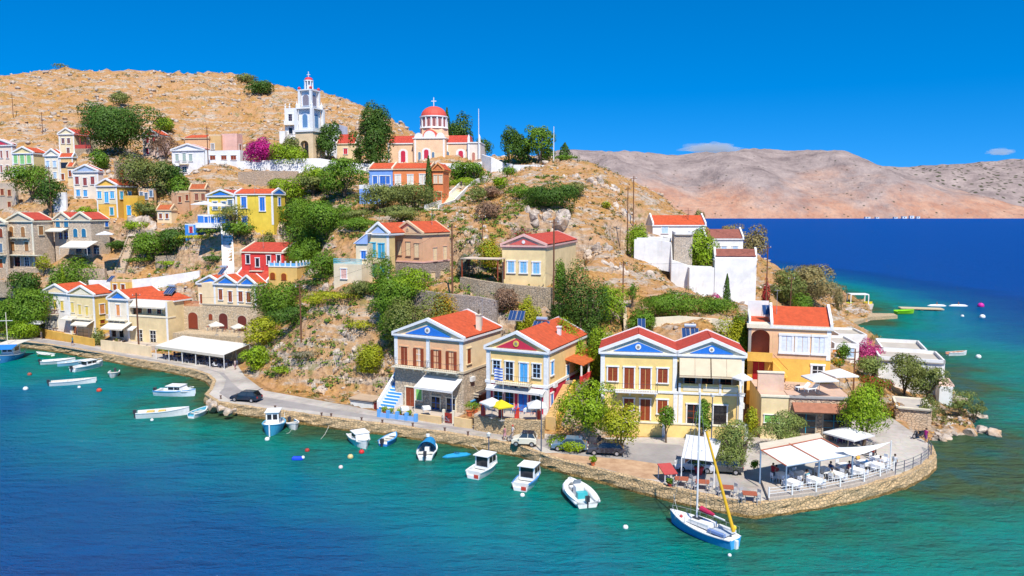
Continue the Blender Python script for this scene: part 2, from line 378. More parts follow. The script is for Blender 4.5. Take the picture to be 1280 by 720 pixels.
def m_water():
    m, t, b = newmat('sea water'); L = t.links.new
    a1 = nd(t, 'ShaderNodeAttribute', attribute_name='shore'); a2 = nd(t, 'ShaderNodeAttribute', attribute_name='shelf')
    v = coord(t); n = tex(t, .045, 5, .6, v); n2 = tex(t, .35, 4, .6, v)
    def mth(op, a, b_):
        q = t.nodes.new('ShaderNodeMath'); q.operation = op
        for i, z in enumerate((a, b_)):
            if isinstance(z, (int, float)): q.inputs[i].default_value = z
            else: L(z, q.inputs[i])
        return q.outputs[0]
    sh = mth('MULTIPLY_ADD', a2.outputs['Fac'], -.45); sh.node.inputs[2].default_value = 1
    d = mth('MULTIPLY', a1.outputs['Fac'], sh)
    d = mth('ADD', d, mth('MULTIPLY', mth('SUBTRACT', n.outputs[0], .5), 26))
    d = mth('ADD', d, mth('MULTIPLY', mth('SUBTRACT', n2.outputs[0], .5), 5))
    d = mth('DIVIDE', d, 60)
    c = ramp(t, d, [(0, (.045, .085, .035)), (.035, (.015, .13, .075)), (.12, (0, .19, .155)), (.28, (0, .16, .22)), (.48, (0, .08, .215)), (.8, (0, .052, .21)), (1, (0, .06, .26))])
    # sea-grass and sunken rock in the shallows
    r = tex(t, .16, 6, .75, v); sw = ramp(t, a1.outputs['Fac'], [(0, (1, 1, 1)), (1, (1, 1, 1))])
    near = ramp(t, mth('DIVIDE', a1.outputs['Fac'], 22), [(0, (.8, .8, .8)), (.35, (.5, .5, .5)), (.8, (0, 0, 0))])
    rk = mix(t, 1.0, near, ramp(t, r.outputs[0], [(.47, (0, 0, 0)), (.6, (1, 1, 1))]), 'MULTIPLY')
    c = mix(t, rk, c, mix(t, a2.outputs['Fac'], (.015, .07, .045), (.02, .09, .095)))
    w1 = tex(t, .42, 5, .58, coord(t, .8, 1.9, 1)); w2 = tex(t, 2.0, 4, .6, coord(t, 1, 1.8, 1)); w3 = tex(t, .07, 3, .5, coord(t, 1, 2, 1))
    h = mth('ADD', mth('ADD', w1.outputs[0], mth('MULTIPLY', w2.outputs[0], .3)), mth('MULTIPLY', w3.outputs[0], 1.2))
    bp = nd(t, 'ShaderNodeBump', Strength=1.0, Distance=1.5); L(h, bp.inputs['Height'])
    df = t.nodes.new('ShaderNodeBsdfDiffuse'); L(c, df.inputs[0]); b2 = nd(t, 'ShaderNodeBump', Strength=1.0, Distance=1.2); L(h, b2.inputs['Height']); L(b2.outputs[0], df.inputs['Normal'])
    gl = t.nodes.new('ShaderNodeBsdfGlossy'); gl.inputs['Roughness'].default_value = .1; L(bp.outputs[0], gl.inputs['Normal'])
    fr = nd(t, 'ShaderNodeFresnel', IOR=1.333); L(bp.outputs[0], fr.inputs['Normal'])
    ms = t.nodes.new('ShaderNodeMixShader'); a3 = nd(t, 'ShaderNodeAttribute', attribute_name='open_sea'); cap = mth('MULTIPLY_ADD', a3.outputs['Fac'], -.19); cap.node.inputs[2].default_value = .24
    L(mth('MINIMUM', mth('MULTIPLY', fr.outputs[0], .5), cap), ms.inputs[0]); L(df.outputs[0], ms.inputs[1]); L(gl.outputs[0], ms.inputs[2])
    L(ms.outputs[0], t.nodes['Material Output'].inputs[0])
    return m
# ------------------------------------------------------------------ quay: paving, wall
def poly_mesh(pts, z, mb=None):
    import mathutils.geometry as g
    mb = mb or MB(); tris = g.tessellate_polygon([[Vector((p[0], p[1], 0)) for p in pts]])
    mb.add([(p[0], p[1], z) for p in pts], [])
    n = len(mb.v)-len(pts)
    for t in tris:
        a, b, c = (Vector(pts[i]) for i in t)
        if (b-a).cross(c-a) < 0: t = (t[0], t[2], t[1])
        mb.f.append(tuple(n+i for i in t)); mb.mi.append(mb.m)
    return mb
def build_quay():
    m, t, b = newmat('worn paving'); b.inputs['Roughness'].default_value = .9
    v = coord(t); n1 = tex(t, .16, 6, .7, v); n2 = tex(t, 2.5, 5, .7, v)
    sl = tex(t, .55, vec=v, typ='ShaderNodeTexVoronoi'); sl.feature = 'DISTANCE_TO_EDGE'; sl.distance = 'EUCLIDEAN'
    a = ramp(t, n1.outputs[0], [(.3, (.25, .215, .185)), (.48, (.42, .37, .315)), (.7, (.54, .49, .42))])
    a = mix(t, .25, a, n2.outputs['Color'], 'OVERLAY')
    a = mix(t, ramp(t, sl.outputs[0], [(.0, (.35, .35, .35)), (.02, (0, 0, 0))]), a, (.2, .17, .14))
    t.links.new(a, b.inputs['Base Color']); bump(t, b, n2.outputs[0], .3, .03)
    poly_mesh([tuple(p) for p in ROAD], QZ).build('quay_road', m, kind='structure')
    # asphalt lane a step back from the edge
    m2, t, b = newmat('grey asphalt lane'); b.inputs['Roughness'].default_value = .9
    v = coord(t); n1 = tex(t, .25, 6, .7, v); n2 = tex(t, 3, 5, .7, v)
    a = ramp(t, n1.outputs[0], [(.3, (.24, .215, .20)), (.7, (.37, .335, .305))]); a = mix(t, .2, a, n2.outputs['Color'], 'OVERLAY')
    t.links.new(a, b.inputs['Base Color'])
    up = [(-60,417),(0,424),(60,431),(120,441),(180,449),(240,457),(280,466),(290,478),(300,487),(330,496),(420,512),(500,525),(600,537),(680,548),(760,552),(850,556)]
    k = 25; lo = []
    for i in range(k, -1, -1):
        d = (quay[min(i+1, len(quay)-1)]-quay[max(i-1, 0)]).normalized(); lo.append(quay[i]+Vector((-d.y, d.x))*(2.0 if 3 < i < 22 else 3.2))
    up = [(x, y) for x, y in up if x <= quay_px[k][0]+10]
    poly_mesh([tuple(atz(x, y, QZ+.004).to_2d()) for x, y in up]+[tuple(p) for p in lo], QZ+.006).build('asphalt_lane', m2, kind='structure')
    # sea wall of rubble blocks along the water
    pts = [p for p in quay]; mb = MB(); N = len(pts); r = random.Random(3)
    dense = []
    for a, b in zip(pts, pts[1:]):
        k = max(1, int((b-a).length/.8))
        dense += [a.lerp(b, i/k) for i in range(k)]
    dense.append(pts[-1]); n = len(dense)
    rows = [(-1.0, .25), (-.1, .15), (.25, .08), (.6, .05), (.95, .0), (QZ+.02, -.02), (QZ+.09, -.06), (QZ+.09, -.55), (QZ-.3, -.6)]
    for i, p in enumerate(dense):
        d = (dense[min(i+1, n-1)]-dense[max(i-1, 0)]).normalized(); o = Vector((d.y, -d.x))
        for j, (z, off) in enumerate(rows):
            jit = r.uniform(-.12, .14) if j < 5 else r.uniform(-.03, .04)
            q = p+o*(off+jit); mb.v.append((q.x, q.y, z+(r.uniform(-.06, .06) if 0 < j < 8 else 0)))
    R_ = len(rows)
    for i in range(n-1):
        for j in range(R_-1):
            mb.f.append((i*R_+j, (i+1)*R_+j, (i+1)*R_+j+1, i*R_+j+1)); mb.mi.append(1 if j < 2 else 0)
    mb.build('quay_wall', [M('stone', (.50, .38, .23), .9, k=2.6), M('stone', (.20, .14, .05), .8, k=2.6)], label='rubble stone sea wall running along the whole waterfront quay', cat='sea wall')
# ------------------------------------------------------------------ far mountains and cloud
def m_far(name, orange, dotsc):
    m, t, b = newmat(name); b.inputs['Roughness'].default_value = 1; b.inputs['Specular IOR Level'].default_value = 0
    v = coord(t); big = tex(t, .0035, 6, .65, v); mid = tex(t, .012, 8, .7, v); fi = tex(t, .06, 6, .75, v)
    vo = tex(t, .032, vec=v, typ='ShaderNodeTexVoronoi')
    a = ramp(t, mid.outputs[0], [(.32, (.20, .155, .145)), (.5, (.33, .26, .235)), (.68, (.44, .35, .31))])
    if orange:
        g = t.nodes.new('ShaderNodeSeparateXYZ'); tc = t.nodes.new('ShaderNodeTexCoord'); t.links.new(tc.outputs['Object'], g.inputs[0])
        mz = t.nodes.new('ShaderNodeMapRange'); mz.inputs['From Min'].default_value = 330; mz.inputs['From Max'].default_value = 0; t.links.new(g.outputs[2], mz.inputs[0])
        ml = t.nodes.new('ShaderNodeMath'); ml.operation = 'MULTIPLY'; t.links.new(big.outputs[0], ml.inputs[0]); t.links.new(mz.outputs[0], ml.inputs[1])
        a = mix(t, ramp(t, ml.outputs[0], [(.27, (0, 0, 0)), (.42, (.85, .85, .85))]), a, ramp(t, mid.outputs[0], [(.35, (.44, .20, .12)), (.65, (.58, .34, .22))]))
    a = mix(t, ramp(t, fi.outputs[0], [(.35, (.5, .5, .5)), (.5, (0, 0, 0))]), a, (.24, .20, .18))
    a = mix(t, ramp(t, vo.outputs['Distance'], [(dotsc, (.9, .9, .9)), (dotsc+.08, (0, 0, 0))]), a, (.06, .065, .035))
    t.links.new(a, b.inputs['Base Color']); bump(t, b, mid.outputs[0], 1, 25)
    return m
def ridge(name, prof, Y, depth, mat, seed, front=.55):
    xs = np.linspace(prof[0][0], prof[-1][0], 170); tp = np.interp(xs, [p[0] for p in prof], [p[1] for p in prof])
    V = np.linspace(0, 1, 46); X = np.empty((46, 170)); Yg = X.copy(); Z = X.copy()
    for j, v in enumerate(V):
        for i, px in enumerate(xs):
            p = at(px, tp[i], Y+depth*front); top = p.z
            yy = Y+depth*v; s = math.sin(min(v/front, 1)*math.pi/2)**.8 if v < front else math.cos((v-front)/(1-front)*math.pi/2)
            x = p.x*(1+(v-front)*.0); nz = noise.ridged_multi_fractal(Vector((x/420, yy/420, seed)), .9, 2.1, 6, 1, 2)-1
            X[j, i] = x; Yg[j, i] = yy; Z[j, i] = top*s+nz*(top*.10+5)*min(1, v*8)*(1-.55*math.exp(-((v-front)/.12)**2))-4*(1-min(1, v*12))
    return grid_mesh(name, X, Yg, Z, mat, smooth=True, kind='structure')
def build_far():
    ridge('mountain', [(560,232),(640,205),(700,190),(745,190),(780,195),(830,197),(880,192),(940,191),(1000,190),(1030,195),(1060,206),(1100,222),(1150,246),(1190,262),(1212,272),(1240,278)], 2420, 1500, m_far('pale mountain rock', True, .07), 2)
    ridge('mountain', [(900,230),(1000,218),(1080,211),(1130,210),(1200,207),(1240,203),(1290,201),(1400,205),(1600,215)], 3300, 1800, m_far('scrubby mountain rock', False, .25), 7)
    m = bpy.data.materials.new('cloud'); m.use_nodes = True; t = m.node_tree; t.nodes.clear(); out = t.nodes.new('ShaderNodeOutputMaterial')
    pv = nd(t, 'ShaderNodeVolumePrincipled'); pv.inputs['Color'].default_value = (1, 1, 1, 1); pv.inputs['Density'].default_value = .0045; t.links.new(pv.outputs[0], out.inputs['Volume'])
    import bmesh
    for cx, cy, w, h, seed in [(890, 187, 62, 15, 1), (1251, 191, 30, 11, 2)]:
        p = at(cx, cy, 11000); k = 11000/F; bm = bmesh.new(); bmesh.ops.create_icosphere(bm, subdivisions=5, radius=1)
        for v in bm.verts:
            q = v.co.copy(); d = 1+.55*noise.fractal(q*1.6+Vector((seed*7, 0, 0)), 1, 2, 4)
            v.co = Vector((q.x*w*k/2*d, q.y*w*k*.35, q.z*h*k/2*d*(1 if q.z > 0 else .5)))
        me = bpy.data.meshes.new('cloud'); bm.to_mesh(me); bm.free(); me.materials.append(m); o = bpy.data.objects.new('cloud', me); col.objects.link(o); o.location = p; tag(o, kind='structure')
# ------------------------------------------------------------------ buildings
NEAR = []
class House:
    def __init__(s, label, xl, xc, xs, ye, yb, Y, th, name='house', cat='house', group=None, d=None, skirt=4.0, flat=True, w=None):
        th = R(th); s.th = th; Y = RM(xc, Y)
        Ct = at(xc, ye, Y); zb = at(xc, yb, Y).z; s.h = Ct.z-zb
        kl = ray(xl, ye).x; f = Vector((math.cos(th), math.sin(th))); b = Vector((-math.sin(th), math.cos(th))); c2 = Ct.to_2d()
        # C - t f on the ray x = k y
        s.w = w or (c2.x-kl*c2.y)/(f.x-kl*f.y)
        if d is None:
            ks = ray(xs, ye).x; d = (ks*c2.y-c2.x)/(b.x-ks*b.y)
        s.d = d; o = c2-f*s.w
        s.o = Vector((o.x, o.y, zb)); s.f, s.b = f, b; s.sk = skirt
        s.root = empty(name, s.o, th, label=label, cat=cat, group=group)
        if flat: FLATS.append(([tuple(c2), tuple(c2+b*d), tuple(o+b*d), tuple(o)], zb))
        for u in ((.5,) if s.w < 9 else (.2, .8)): q = s.world(s.w*u, -1.2); SOFT.append((q.x, q.y, zb-.35))
    def world(s, x, y, z=0):
        p = s.o.to_2d()+s.f*x+s.b*y; return Vector((p.x, p.y, s.o.z+z))
    def uv(s, face, px, py, off=0):
        r = ray(px, py); f, b = s.f, s.b
        if face == 'F': base, dr, nn = s.o.to_2d()+b*off, f, b
        elif face == 'R': base, dr, nn = s.o.to_2d()+f*(s.w+off), b, f
        else: base, dr, nn = s.o.to_2d()-f*off, b, f
        t = base.dot(nn)/(r.x*nn.x+nn.y); p = Vector((r.x*t, t))
        return (p-base).dot(dr), H+r.z*t-s.o.z
    def fb(s, mb, face, u0, u1, v0, v1, o0, o1, off=0):
        if face == 'F': mb.box(u0, u1, off-o1, off-o0, v0, v1)
        elif face == 'R': mb.box(s.w+off+o0, s.w+off+o1, u0, u1, v0, v1)
        else: mb.box(-off-o1, -off-o0, u0, u1, v0, v1)
    def fore(s, dep, x0=0, x1=None, mat=None, dz=0, label='forecourt'):
        x1 = s.w if x1 is None else x1
        P = [s.world(x0, -dep), s.world(x1, -dep), s.world(x1, .3), s.world(x0, .3)]
        FLATS.append(([(p.x, p.y) for p in P], s.o.z+dz))
        MB().pxy([(p.x, p.y) for p in P], s.o.z+dz-3.6, s.o.z+dz+.03).build(label, mat or PL((.50, .42, .34)), kind='structure')
    def part(s, name, mb, mat, **k): return mb.build(name, mat, s.root, **k)
    def walls(s, mat, z0=0, z1=None, x0=0, x1=None, y0=0, y1=None, name='wall', skirt=True):
        z1 = s.h if z1 is None else z1; x1 = s.w if x1 is None else x1; y1 = s.d if y1 is None else y1
        mb = MB().box(x0, x1, y0, y1, z0-(s.sk if skirt and z0 <= 0 else 0), z1)
        return s.part(name, mb, mat)
    def band(s, z, t=.25, o=.1, mat=None, name='cornice', x0=0, x1=None, y0=0, y1=None):
        x1 = s.w if x1 is None else x1; y1 = s.d if y1 is None else y1
        return s.part(name, MB().box(x0-o, x1+o, y0-o, y1+o, z-t/2, z+t/2), mat or PT('white'))
    def pilasters(s, xs_, z0=0, z1=None, wd=.45, mat=None, face='F', off=0, o=.06):
        for x in xs_:
            mb = MB(); s.fb(mb, face, x-wd/2, x+wd/2, z0, (z1 or s.h)-.12, -.05, o, off); s.part('pilaster', mb, mat or PT('white'))
    def gable_y(s, rh, tile='roof', tymp=None, cor='white', x0=0, x1=None, y0=0, y1=None, z=None, body=None, back=True, oculus=None, rim=.3):
        x1 = s.w if x1 is None else x1; y1 = s.d if y1 is None else y1; z = s.h if z is None else z
        xm = (x0+x1)/2; W = x1-x0; cm = PT(cor)
        s.part('gable', MB().pxz([(x0, z), (x1, z), (xm, z+rh)], y0+.02, y1-.02), body or PL('cream'))
        ov = .22; zt = z+.18
        k = rh/(W/2); mb = MB()
        for sg, xe in ((-1, x0-ov), (1, x1+ov)):
            zl = z+rh-k*(W/2+ov)+.16
            q = [(xm, y0+.15, z+rh+.16), (xe, y0+.15, zl), (xe, y1-.15, zl), (xm, y1-.15, z+rh+.16)]
            if sg > 0: q = [q[0], q[3], q[2], q[1]]
            mb.slab(q, .14)
        s.part('roof', mb, M('tile_y', C[tile], .85))
        mb = MB()
        for ya, yb_ in ((y0-.28, y0+.18),)+(((y1-.18, y1+.1),) if back else ()):
            zl = z+rh-k*(W/2+ov)
            mb = MB()
            for xe in (x0-ov-.05, x1+ov+.05):
                mb.pxz([(xm, z+rh+.05), (xm, z+rh+.05+rim+.1), (xe, zl+rim+.06), (xe, zl+.02)], ya, yb_)
            s.part('raking_cornice', mb, cm)
        s.part('cornice', MB().box(x0-.25, x1+.25, y0-.32, y1+.12, z-.26, z-.02).box(x0-.12, x1+.12, y0-.16, y1+.05, z-.42, z-.262), cm)
        if tymp:
            q = .66; mb = MB().pxz([(xm-W/2*q, z+.08), (xm+W/2*q, z+.08), (xm, z+.08+rh*q)], y0-.08, y0+.04)
            s.part('pediment', mb, PT(tymp, .8))
        if oculus:
            r_ = min(.42, rh*.2); mb = MB().tube([(xm, y0-.16, z+rh*.38), (xm, y0-.02, z+rh*.38)], r_, 14); s.part('oculus', mb, PT(oculus, .6))
            if r_ > .3: s.part('oculus', MB().tube([(xm, y0-.19, z+rh*.38), (xm, y0-.02, z+rh*.38)], r_*.5, 12), PT((.3, .25, .2)))
    def gable_x(s, rh, tile='roof', cor='white', x0=0, x1=None, y0=0, y1=None, z=None, body=None, lrim=True, rrim=True, rimm=None, rim=.3):
        x1 = s.w if x1 is None else x1; y1 = s.d if y1 is None else y1; z = s.h if z is None else z
        ym = (y0+y1)/2; D = y1-y0; k = rh/(D/2); ov = .2
        s.part('gable', MB().pyz([(y0, z), (y1, z), (ym, z+rh)], x0+.02, x1-.02), body or PL('cream'))
        mb = MB()
        for sg, ye in ((-1, y0-ov), (1, y1+ov)):
            zl = z+rh-k*(D/2+ov)+.16
            q = [(x0+.12, ym, z+rh+.16), (x0+.12, ye, zl), (x1-.12, ye, zl), (x1-.12, ym, z+rh+.16)]
            if sg > 0: q = q[::-1]
            mb.slab(q, .14)
        s.part('roof', mb, M('tile_x', C[tile], .85))
        zl = z+rh-k*(D/2+ov)
        for on, xa, xb in ((lrim, x0-.12, x0+.2), (rrim, x1-.2, x1+.12)):
            if on:
                mb = MB()
                for ye in (y0-ov-.05, y1+ov+.05):
                    mb.pyz([(ym, z+rh+.02), (ym, z+rh+.12+rim), (ye, zl+rim+.08), (ye, zl)], xa, xb)
                s.part('roof_rim', mb, rimm or PT(cor))
        s.part('cornice', MB().box(x0-.2, x1+.2, y0-.24, y1+.14, z-.28, z-.03), PT(cor))
    def hip(s, rh, tile='roof', cor='white', x0=0, x1=None, y0=0, y1=None, z=None, ridge='y'):
        x1 = s.w if x1 is None else x1; y1 = s.d if y1 is None else y1; z = (s.h if z is None else z)+.03; e = .25
        x0 -= e; x1 += e; y0 -= e; y1 += e; W, D = x1-x0, y1-y0; xm, ym = (x0+x1)/2, (y0+y1)/2
        a, b = ((xm, y0+W/2*.8), (xm, max(y1-W/2*.8, y0+W/2*.8+.3))) if ridge == 'y' else ((x0+D/2*.8, ym), (max(x1-D/2*.8, x0+D/2*.8+.3), ym))
        vs = [(x0,y0,z),(x1,y0,z),(x1,y1,z),(x0,y1,z),(*a,z+rh),(*b,z+rh)]
        fs = [(0,1,4),(1,2,5,4),(2,3,5),(3,0,4,5),(3,2,1,0)] if ridge == 'y' else [(0,1,5,4),(1,2,5),(2,3,4,5),(3,0,4),(3,2,1,0)]
        s.part('roof', MB().add(vs, fs), M('tile_y' if ridge == 'y' else 'tile_x', C[tile], .85))
        s.part('cornice', MB().box(x0-.06, x1+.06, y0-.06, y1+.06, z-.3, z-.02), PT(cor))
    def flatroof(s, mat=None, par=.5, x0=0, x1=None, y0=0, y1=None, z=None, t=.25, cor=None):
        x1 = s.w if x1 is None else x1; y1 = s.d if y1 is None else y1; z = s.h if z is None else z
        mb = MB()
        for b in ((x0, x1, y0, y0+t), (x0, x1, y1-t, y1), (x0, x0+t, y0+t, y1-t), (x1-t, x1, y0+t, y1-t)): mb.box(*b, z, z+par)
        s.part('parapet', mb, mat or PL('white'))
        s.part('roof_deck', MB().box(x0+t, x1-t, y0+t, y1-t, z-.1, z+.05), PL((.5, .44, .36)))
    def win(s, face, pts, w=1.1, h=1.8, sh='brown', fr='white', kind='shutter', off=0, px=True, sill=True, name=None, fw=.16, frm=None):
        for p in pts:
            if px: u, v = s.uv(face, p[0], p[1], off)
            else: u, v = p[0], p[1]
            W, Hh = (p[2], p[3]) if len(p) > 3 else (w, h)
            u0, u1, v0, v1 = u-W/2, u+W/2, v-Hh/2, v+Hh/2
            nm = name or ('door' if kind in ('door', 'gdoor') else 'window')
            fm = PT(fr, .6)
            if kind == 'arch':
                n = 8; R_ = W/2; zc = v1-R_*.75
                def P(r, dz=0): return [(u-r, v0-dz), (u+r, v0-dz)]+[(u+r*math.cos(math.pi*i/n), zc+r*.75/(1)*math.sin(math.pi*i/n)) for i in range(n+1)]
                mb = MB(); mi = MB()
                A, B = P(R_+fw), P(R_)
                if face == 'F': mb.pxz(A, off-.07, off+.02); mi.pxz(B, off-.11, off-.075)
                elif face == 'R': mb.pyz(A, s.w+off-.02, s.w+off+.07); mi.pyz(B, s.w+off+.075, s.w+off+.11)
                else: mb.pyz(A, -off-.07, -off+.02); mi.pyz(B, -off-.11, -off-.075)
                fo = s.part(nm, mb, fm); mi.build('shutter' if sh not in ('dark',) else 'pane', PT(sh, .5) if sh != 'dark' else M('glass', C['dark']), fo)
                continue
            mb = MB()
            if fr is not None and fw > 0:
                s.fb(mb, face, u0-fw, u0, v0, v1, -.03, .10, off); s.fb(mb, face, u1, u1+fw, v0, v1, -.03, .10, off)
                s.fb(mb, face, u0-fw-.06, u1+fw+.06, v1, v1+fw, -.03, .14, off)
                if sill and kind not in ('door', 'gdoor'): s.fb(mb, face, u0-fw-.05, u1+fw+.05, v0-fw*.8, v0, -.03, .18, off)
            else: s.fb(mb, face, u0, u1, v0-.06, v0, -.03, .08, off)
            fo = s.part(nm, mb, fm)
            mi = MB()
            if kind in ('shutter', 'door'):
                g = .03
                s.fb(mi, face, u0, u-g, v0, v1, -.02, .045, off); s.fb(mi, face, u+g, u1, v0, v1, -.02, .045, off)
                for q in ((u0, u), (u, u1)):
                    n = 3 if Hh > 1.5 else 2
                    for i in range(n):
                        a = v0+.1+(Hh-.1)*i/n; s.fb(mi, face, q[0]+.1, q[1]-.1, a, a+(Hh-.1)/n-.14, .045, .065, off)
                mi.build('shutter' if kind == 'shutter' else 'door_leaf', PT(sh, .45), fo)
            elif kind in ('glass', 'gdoor'):
                s.fb(mi, face, u0, u1, v0, v1, -.02, .02, off); mi.build('pane', M('glass', C['dark']), fo)
                mi = MB(); s.fb(mi, face, u-.04, u+.04, v0, v1, .02, .06, off)
                for q in (.33, .66) if Hh > 1.3 else (.5,): s.fb(mi, face, u0, u-.04, v0+Hh*q-.03, v0+Hh*q+.03, .02, .055, off); s.fb(mi, face, u+.04, u1, v0+Hh*q-.03, v0+Hh*q+.03, .02, .055, off)
                mi.build('sash', PT(sh, .5), fo)
            elif kind == 'open':
                s.fb(mi, face, u0, u1, v0, v1, -.02, .02, off); mi.build('pane', M('glass', C['dark']), fo)
                for q in ((u0-W*.42, u0+.02), (u1-.02, u1+W*.42)):
                    mi = MB(); s.fb(mi, face, q[0], q[1], v0, v1, .11, .16, off); mi.build('shutter', PT(sh, .45), fo)
    def balcony(s, face, u0, u1, z, out=1.0, rail='iron', h=1.0, mat=None, off=0, name='balcony'):
        mb = MB(); s.fb(mb, face, u0, u1, z-.16, z, -.05, out, off)
        for u in np.linspace(u0+.25, u1-.25, max(2, int((u1-u0)/1.5)+1)): s.fb(mb, face, u-.09, u+.09, z-.55, z-.16, 0, out*.6, off)
        bo = s.part(name, mb, mat or PL('pale'))
        mb = MB(); e = .04
        if rail == 'solid':
            s.fb(mb, face, u0, u1, z, z+h, out-.15, out, off); s.fb(mb, face, u0, u0+.15, z, z+h, 0, out-.15, off); s.fb(mb, face, u1-.15, u1, z, z+h, 0, out-.15, off)
            mb.build('parapet', mat or PL('white'), bo); return bo
        c = {'iron': (.06, .06, .07), 'white': C['white'], 'blue': C['sky'], 'teal': (.12, .5, .6), 'brown': C['brown'], 'red': C['red']}[rail]; tk = .02 if rail == 'iron' else .035
        for zz in (z+h, z+.12): s.fb(mb, face, u0, u1, zz-tk*1.3, zz, out-e-tk, out-e+tk, off); s.fb(mb, face, u0, u0+tk*2, zz-tk*1.3, zz, 0, out-e, off); s.fb(mb, face, u1-tk*2, u1, zz-tk*1.3, zz, 0, out-e, off)
        n = max(3, int((u1-u0)/.28))
        for i in range(n+1):
            u = u0+(u1-u0-tk)*i/n; s.fb(mb, face, u, u+tk, z, z+h, out-e-tk/2, out-e+tk/2, off)
        for i in range(1, max(2, int(out/.3))): 
            for u in (u0, u1-tk): s.fb(mb, face, u, u+tk, z, z+h, out*i/max(2, int(out/.3)), out*i/max(2, int(out/.3))+tk, off)
        mb.build('railing', PT(c, .5), bo); return bo
    def awning(s, face, u0, u1, z, out, drop, col_='awn', off=0, val=.25, posts=False, zg=0):
        mb = MB(); segs = max(1, round((u1-u0)/2.2))
        def P(u, o, z_): 
            if face == 'F': return (u, off-o, z_)
            return (s.w+off+o, u, z_) if face == 'R' else (-off-o, u, z_)
        for i in range(segs):
            a, b = u0+(u1-u0)*i/segs+.015, u0+(u1-u0)*(i+1)/segs-.015
            q = [P(a, out, z-drop), P(b, out, z-drop), P(b, .05, z), P(a, .05, z)]
            if face == 'L': q = q[::-1]
            mb.slab(q, .05)
        s.fb(mb, face, u0, u1, z-drop-val, z-drop-.06, out-.03, out+.01, off)
        ao = s.part('awning', mb, M('cloth', C[col_] if isinstance(col_, str) else col_, .9))
        mb = MB()
        for u in (u0+.08, u1-.08):
            mb.tube([P(u, .05, z-.12), P(u, out-.06, z-drop-.12)], .03, 5)
            if posts: mb.tube([P(u, out-.06, zg), P(u, out-.06, z-drop-.1)], .04, 5)
        mb.build('awning_frame', PT('white'), ao); return ao
    def chimney(s, px, py, zb=None, hh=1.6, w=.5, x=None, y=None, mat=None):
        z0 = s.h-.2 if zb is None else zb
        o = s.part('chimney', MB().box(x-w/2, x+w/2, y-w/2, y+w/2, z0, z0+hh).box(x-w/2-.08, x+w/2+.08, y-w/2-.08, y+w/2+.08, z0+hh+.003, z0+hh+.15), mat or PL('pale')); return o

def simple(label, xl, xc, xs, ye, yb, Y, th, wall, rh=1.4, tile='roof', tymp=None, wins=(), rwins=(), roof='gy', ww=1.0, wh=1.6, sh='brown', fr='white', cor='white', pil=True, oc=None, **k):
    h = House(label, xl, xc, xs, ye, yb, Y, th, **k)
    h.walls(PL(wall))
    if roof == 'gy': h.gable_y(rh, tile, tymp, cor, body=PL(wall), oculus=oc)
    elif roof == 'gx': h.gable_x(rh, tile, cor, body=PL(wall))
    elif roof == 'hip': h.hip(rh, tile, cor)
    else: h.flatroof(PL(cor))
    if pil: h.pilasters((.2, h.w-.2), mat=PT(cor), wd=.35)
    if wins: h.win('F', wins, ww, wh, sh, fr)
    if rwins: h.win('R', rwins, ww, wh, sh, fr)
    return h

